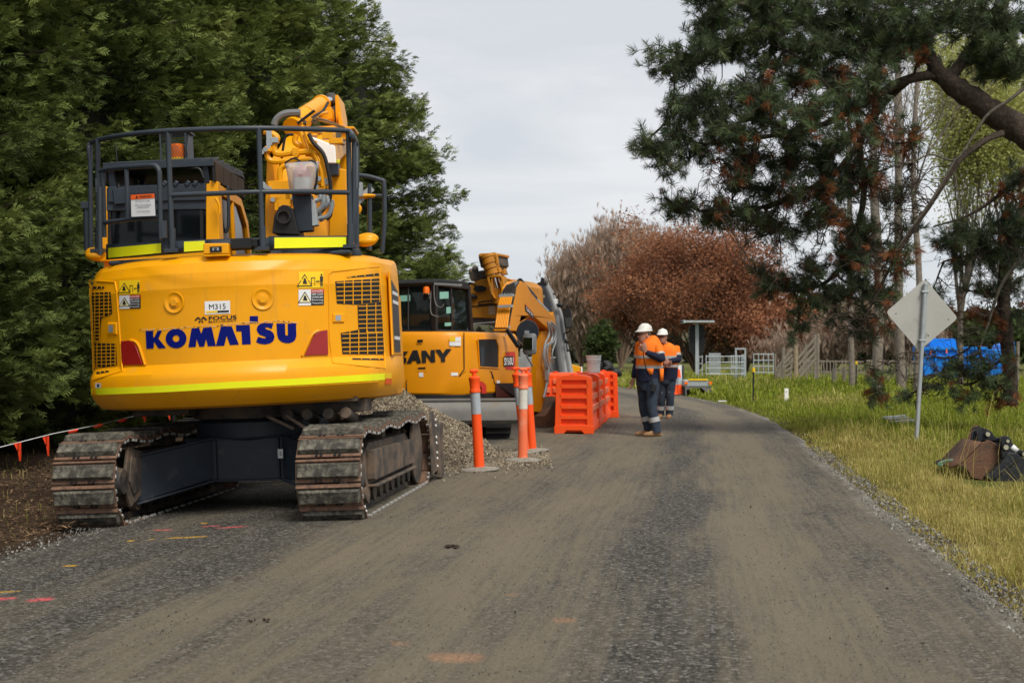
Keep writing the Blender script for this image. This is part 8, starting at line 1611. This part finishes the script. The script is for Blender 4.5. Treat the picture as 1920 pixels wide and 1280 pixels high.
# ------------------------------------------------------------------ grass
M['grass'] = tint_mat('verge_grass', [(0, (.070, .100, .005)), (.5, (.17, .225, .012)), (1, (.30, .36, .035))], .6, .35, .2, dry=[(0, (.23, .19, .06)), (.5, (.44, .36, .11)), (1, (.66, .56, .24))])
def blade_tpl(seed, curve):
    q = np.random.RandomState(seed); vs = []; fs = []
    for (t, w, x) in ((0, .05, 0), (.45, .04, .12 * curve), (.8, .025, .42 * curve)): vs += [(x, -w, t * (1 - .18 * curve * t)), (x, w, t * (1 - .18 * curve * t))]
    vs.append((.80 * curve, 0, .95 - .25 * curve)); return np.array(vs), np.array([(0, 1, 3), (0, 3, 2), (2, 3, 5), (2, 5, 4), (4, 5, 6)])
BT = [blade_tpl(k, c) for k, c in enumerate((.3, .7, 1.1))]
def dryness(x, y):
    e = x - road_r(y); px = x / y * F + 960
    near = sstep(2.6, .5, e) * sstep(36, 20, y) * .60 + .30 * sstep(30, 14, y)
    d = np.maximum(near, 0) + .26 * fnoise(x, y, 1.1, 31) + .10 * fnoise(x, y, 4.0, 32)
    patch = np.exp(-(((px - 1560) / 120) ** 2 + ((y - 39) / 5) ** 2)) * .75; patch2 = sstep(46, 60, y) * .45 * (px < 1500)
    return np.clip(d + patch + patch2 - .22 * sstep(20, 27, y), 0, 1)
def grass(name, label, k, y0, y1, elo, ehi, s0, s1, wid, seed, pw=1.0, mask=None, xl=None):
    q = np.random.RandomState(seed); y = y0 + (y1 - y0) * q.rand(k) ** pw
    if xl is None: hi = np.minimum(ehi, np.maximum(.375 * y + .6 - road_r(y), elo + .2)); e = elo + (hi - elo) * q.rand(k); x = road_r(y) + e
    else: x = q.uniform(xl[0], xl[1], k); e = np.full(k, 1.)
    cl = fnoise(x, y, 5.0, seed + 1) + .6 * fnoise(x, y, 13.0, seed + 2); ok = (q.rand(k) < .55 + .45 * cl) & ((e > .35) | (q.rand(k) < np.clip(e + .5, 0, 1) ** 1.2)); 
    if mask is not None: ok &= mask(x, y)
    x = x[ok]; y = y[ok]; e = e[ok]; cl = cl[ok]; k = len(x)
    dry = dryness(x, y) if xl is None else np.full(k, .8); h = (s0 + (s1 - s0) * q.rand(k) ** 1.6) * (1 + .45 * cl) * (1 + .55 * np.clip(fnoise(x, y, 1.7, seed + 5), -1, 1.2)) * np.clip(.45 + e * 1.1, .35, 1); h = np.maximum(h, .02)
    gzv = -.03 + (.02 + .05 * fnoise(x, y, .9, 3)) * sstep(0, .6, x - road_r(y)) if xl is None else gz(x, y) + .0
    vs = []; fs = []; tt = []; dd = []; nv = 0; w = q.randint(3, size=k); tint = np.clip(.5 + .22 * q.normal(0, 1, k) + .15 * cl, 0, 1); dry = np.clip(dry + q.normal(0, .28, k), 0, 1)
    a = q.uniform(0, 2 * PI, k); lean = q.normal(0, .55, k)
    for j in range(3):
        m = w == j; tv, tf = BT[j]; n = m.sum(); ca, sa = np.cos(a[m]), np.sin(a[m]); z = np.zeros(n); o = np.ones(n); cl_, sl_ = np.cos(lean[m]), np.sin(lean[m])
        Rz = np.stack([ca, -sa, z, sa, ca, z, z, z, o], -1).reshape(-1, 3, 3); Ry = np.stack([cl_, z, sl_, z, o, z, -sl_, z, cl_], -1).reshape(-1, 3, 3)
        v, f = scatter(tv, tf, np.stack([x[m], y[m], gzv[m]], -1), Rz @ Ry, np.stack([h[m] * .8, np.full(n, wid) * (1 + y[m] * .03), h[m]], -1)); vs.append(v); fs.append(f + nv); nv += len(v); tt.append(np.repeat(tint[m], len(tv))); dd.append(np.repeat(dry[m], len(tv)))
    return tag(npmesh(name, np.concatenate(vs), np.concatenate(fs), M['grass'], tint=np.concatenate(tt), extra={'dry': np.concatenate(dd)}), label, 'grass', kind='stuff')
nob = lambda x, y: ~((x > 4.55) & (x < 5.6) & (y > 14.1) & (y < 15.6))
grass('grass', 'tufted dry and green grass on the near right-hand verge', 210000, 6.5, 20, -.12, 4, .035, .15, .040, 1, 1.15, nob)
grass('grass', 'brighter green grass on the middle of the right-hand verge', 150000, 19, 42, -.1, 12, .05, .19, .085, 2, 1.2)
grass('meadow_grass', 'yellow-green meadow grass towards the stockyard', 110000, 40, 100, -.1, 26, .10, .30, .19, 3, 1.0)
grass('tall_grass', 'tall dry grass stalks standing up from the verge', 2200, 7, 30, .8, 5, .35, .7, .045, 4, 1.2, nob)
q = np.random.RandomState(9)
def shrubby(px, py, n, label, tb):
    pass
# grass and litter on the soil at far left
grass('dry_grass', 'sparse dry grass on the brown soil below the hedge', 4000, 9.5, 20, 0, 0, .03, .13, .045, 6, 1.0, lambda x, y: (x < road_l(y) - .25 - .2 * fnoise(x, y, 2, 5)) , xl=(-7.5, -3.0))
k = 14000; y = 8.5 + 12 * q.rand(k); x = road_l(y) - .0 - 3.2 * q.rand(k) ** 1.2; tv_, tf_ = diamonds([((-.5, 0, 0), (1, 0, 0), 1, .12, (0, 0, 1))])
V, F_ = scatter(tv_, tf_, np.stack([x, y, gz(x, y) + .05 + .03 * q.rand(k)], -1), rand_rot(k, q, False), q.uniform(.03, .09, k))
tag(npmesh('leaf_litter', V, F_, tint_mat('brown_leaf_litter', [(0, (.03, .018, .011)), (.6, (.12, .07, .04)), (1, (.26, .17, .09))], .9, 0), tint=np.repeat(q.rand(k), len(tv_))), 'brown leaf litter on the soil at the foot of the hedge', 'leaf litter', kind='stuff')
M['mud'] = mat('brown_mud', (.045, .032, .022), .95, 0, .4, 30, bump=1, bscale=60)
# clods of dark mud dropped on the road
for i, (px, py, s_) in enumerate(((847, 1029, .035), (500, 1166, .014), (470, 1168, .012))):
    g = G(px, py); b = MB(); rr = random.Random(i); [b.ell((g.x + rr.uniform(-1.4, 1.4) * s_, g.y + rr.uniform(-2, 2) * s_, .012 + s_ * .1), (s_ * rr.uniform(.3, .8), s_ * .6, s_ * .22), None, 8, 5) for _ in range(6)]; b.v = [(x + rr.uniform(-.2, .2) * s_, y_ + rr.uniform(-.2, .2) * s_, z + rr.uniform(-.08, .1) * s_) for x, y_, z in b.v]; 
    tag(b.build('mud_clod', M['mud'], fixn=False), ['largest dark clod of mud on the road in front of the excavator', 'small mud clod on the near left of the road, right one of a close pair', 'small mud clod on the near left of the road, left one of a close pair', 'dark mud clod on the tan wheel track', 'small mud clod nearest the bottom edge, centre', 'small dark clod above the orange paint mark', 'small mud clod right of the orange paint mark'][i], 'mud clod', 'mud clods on the road')
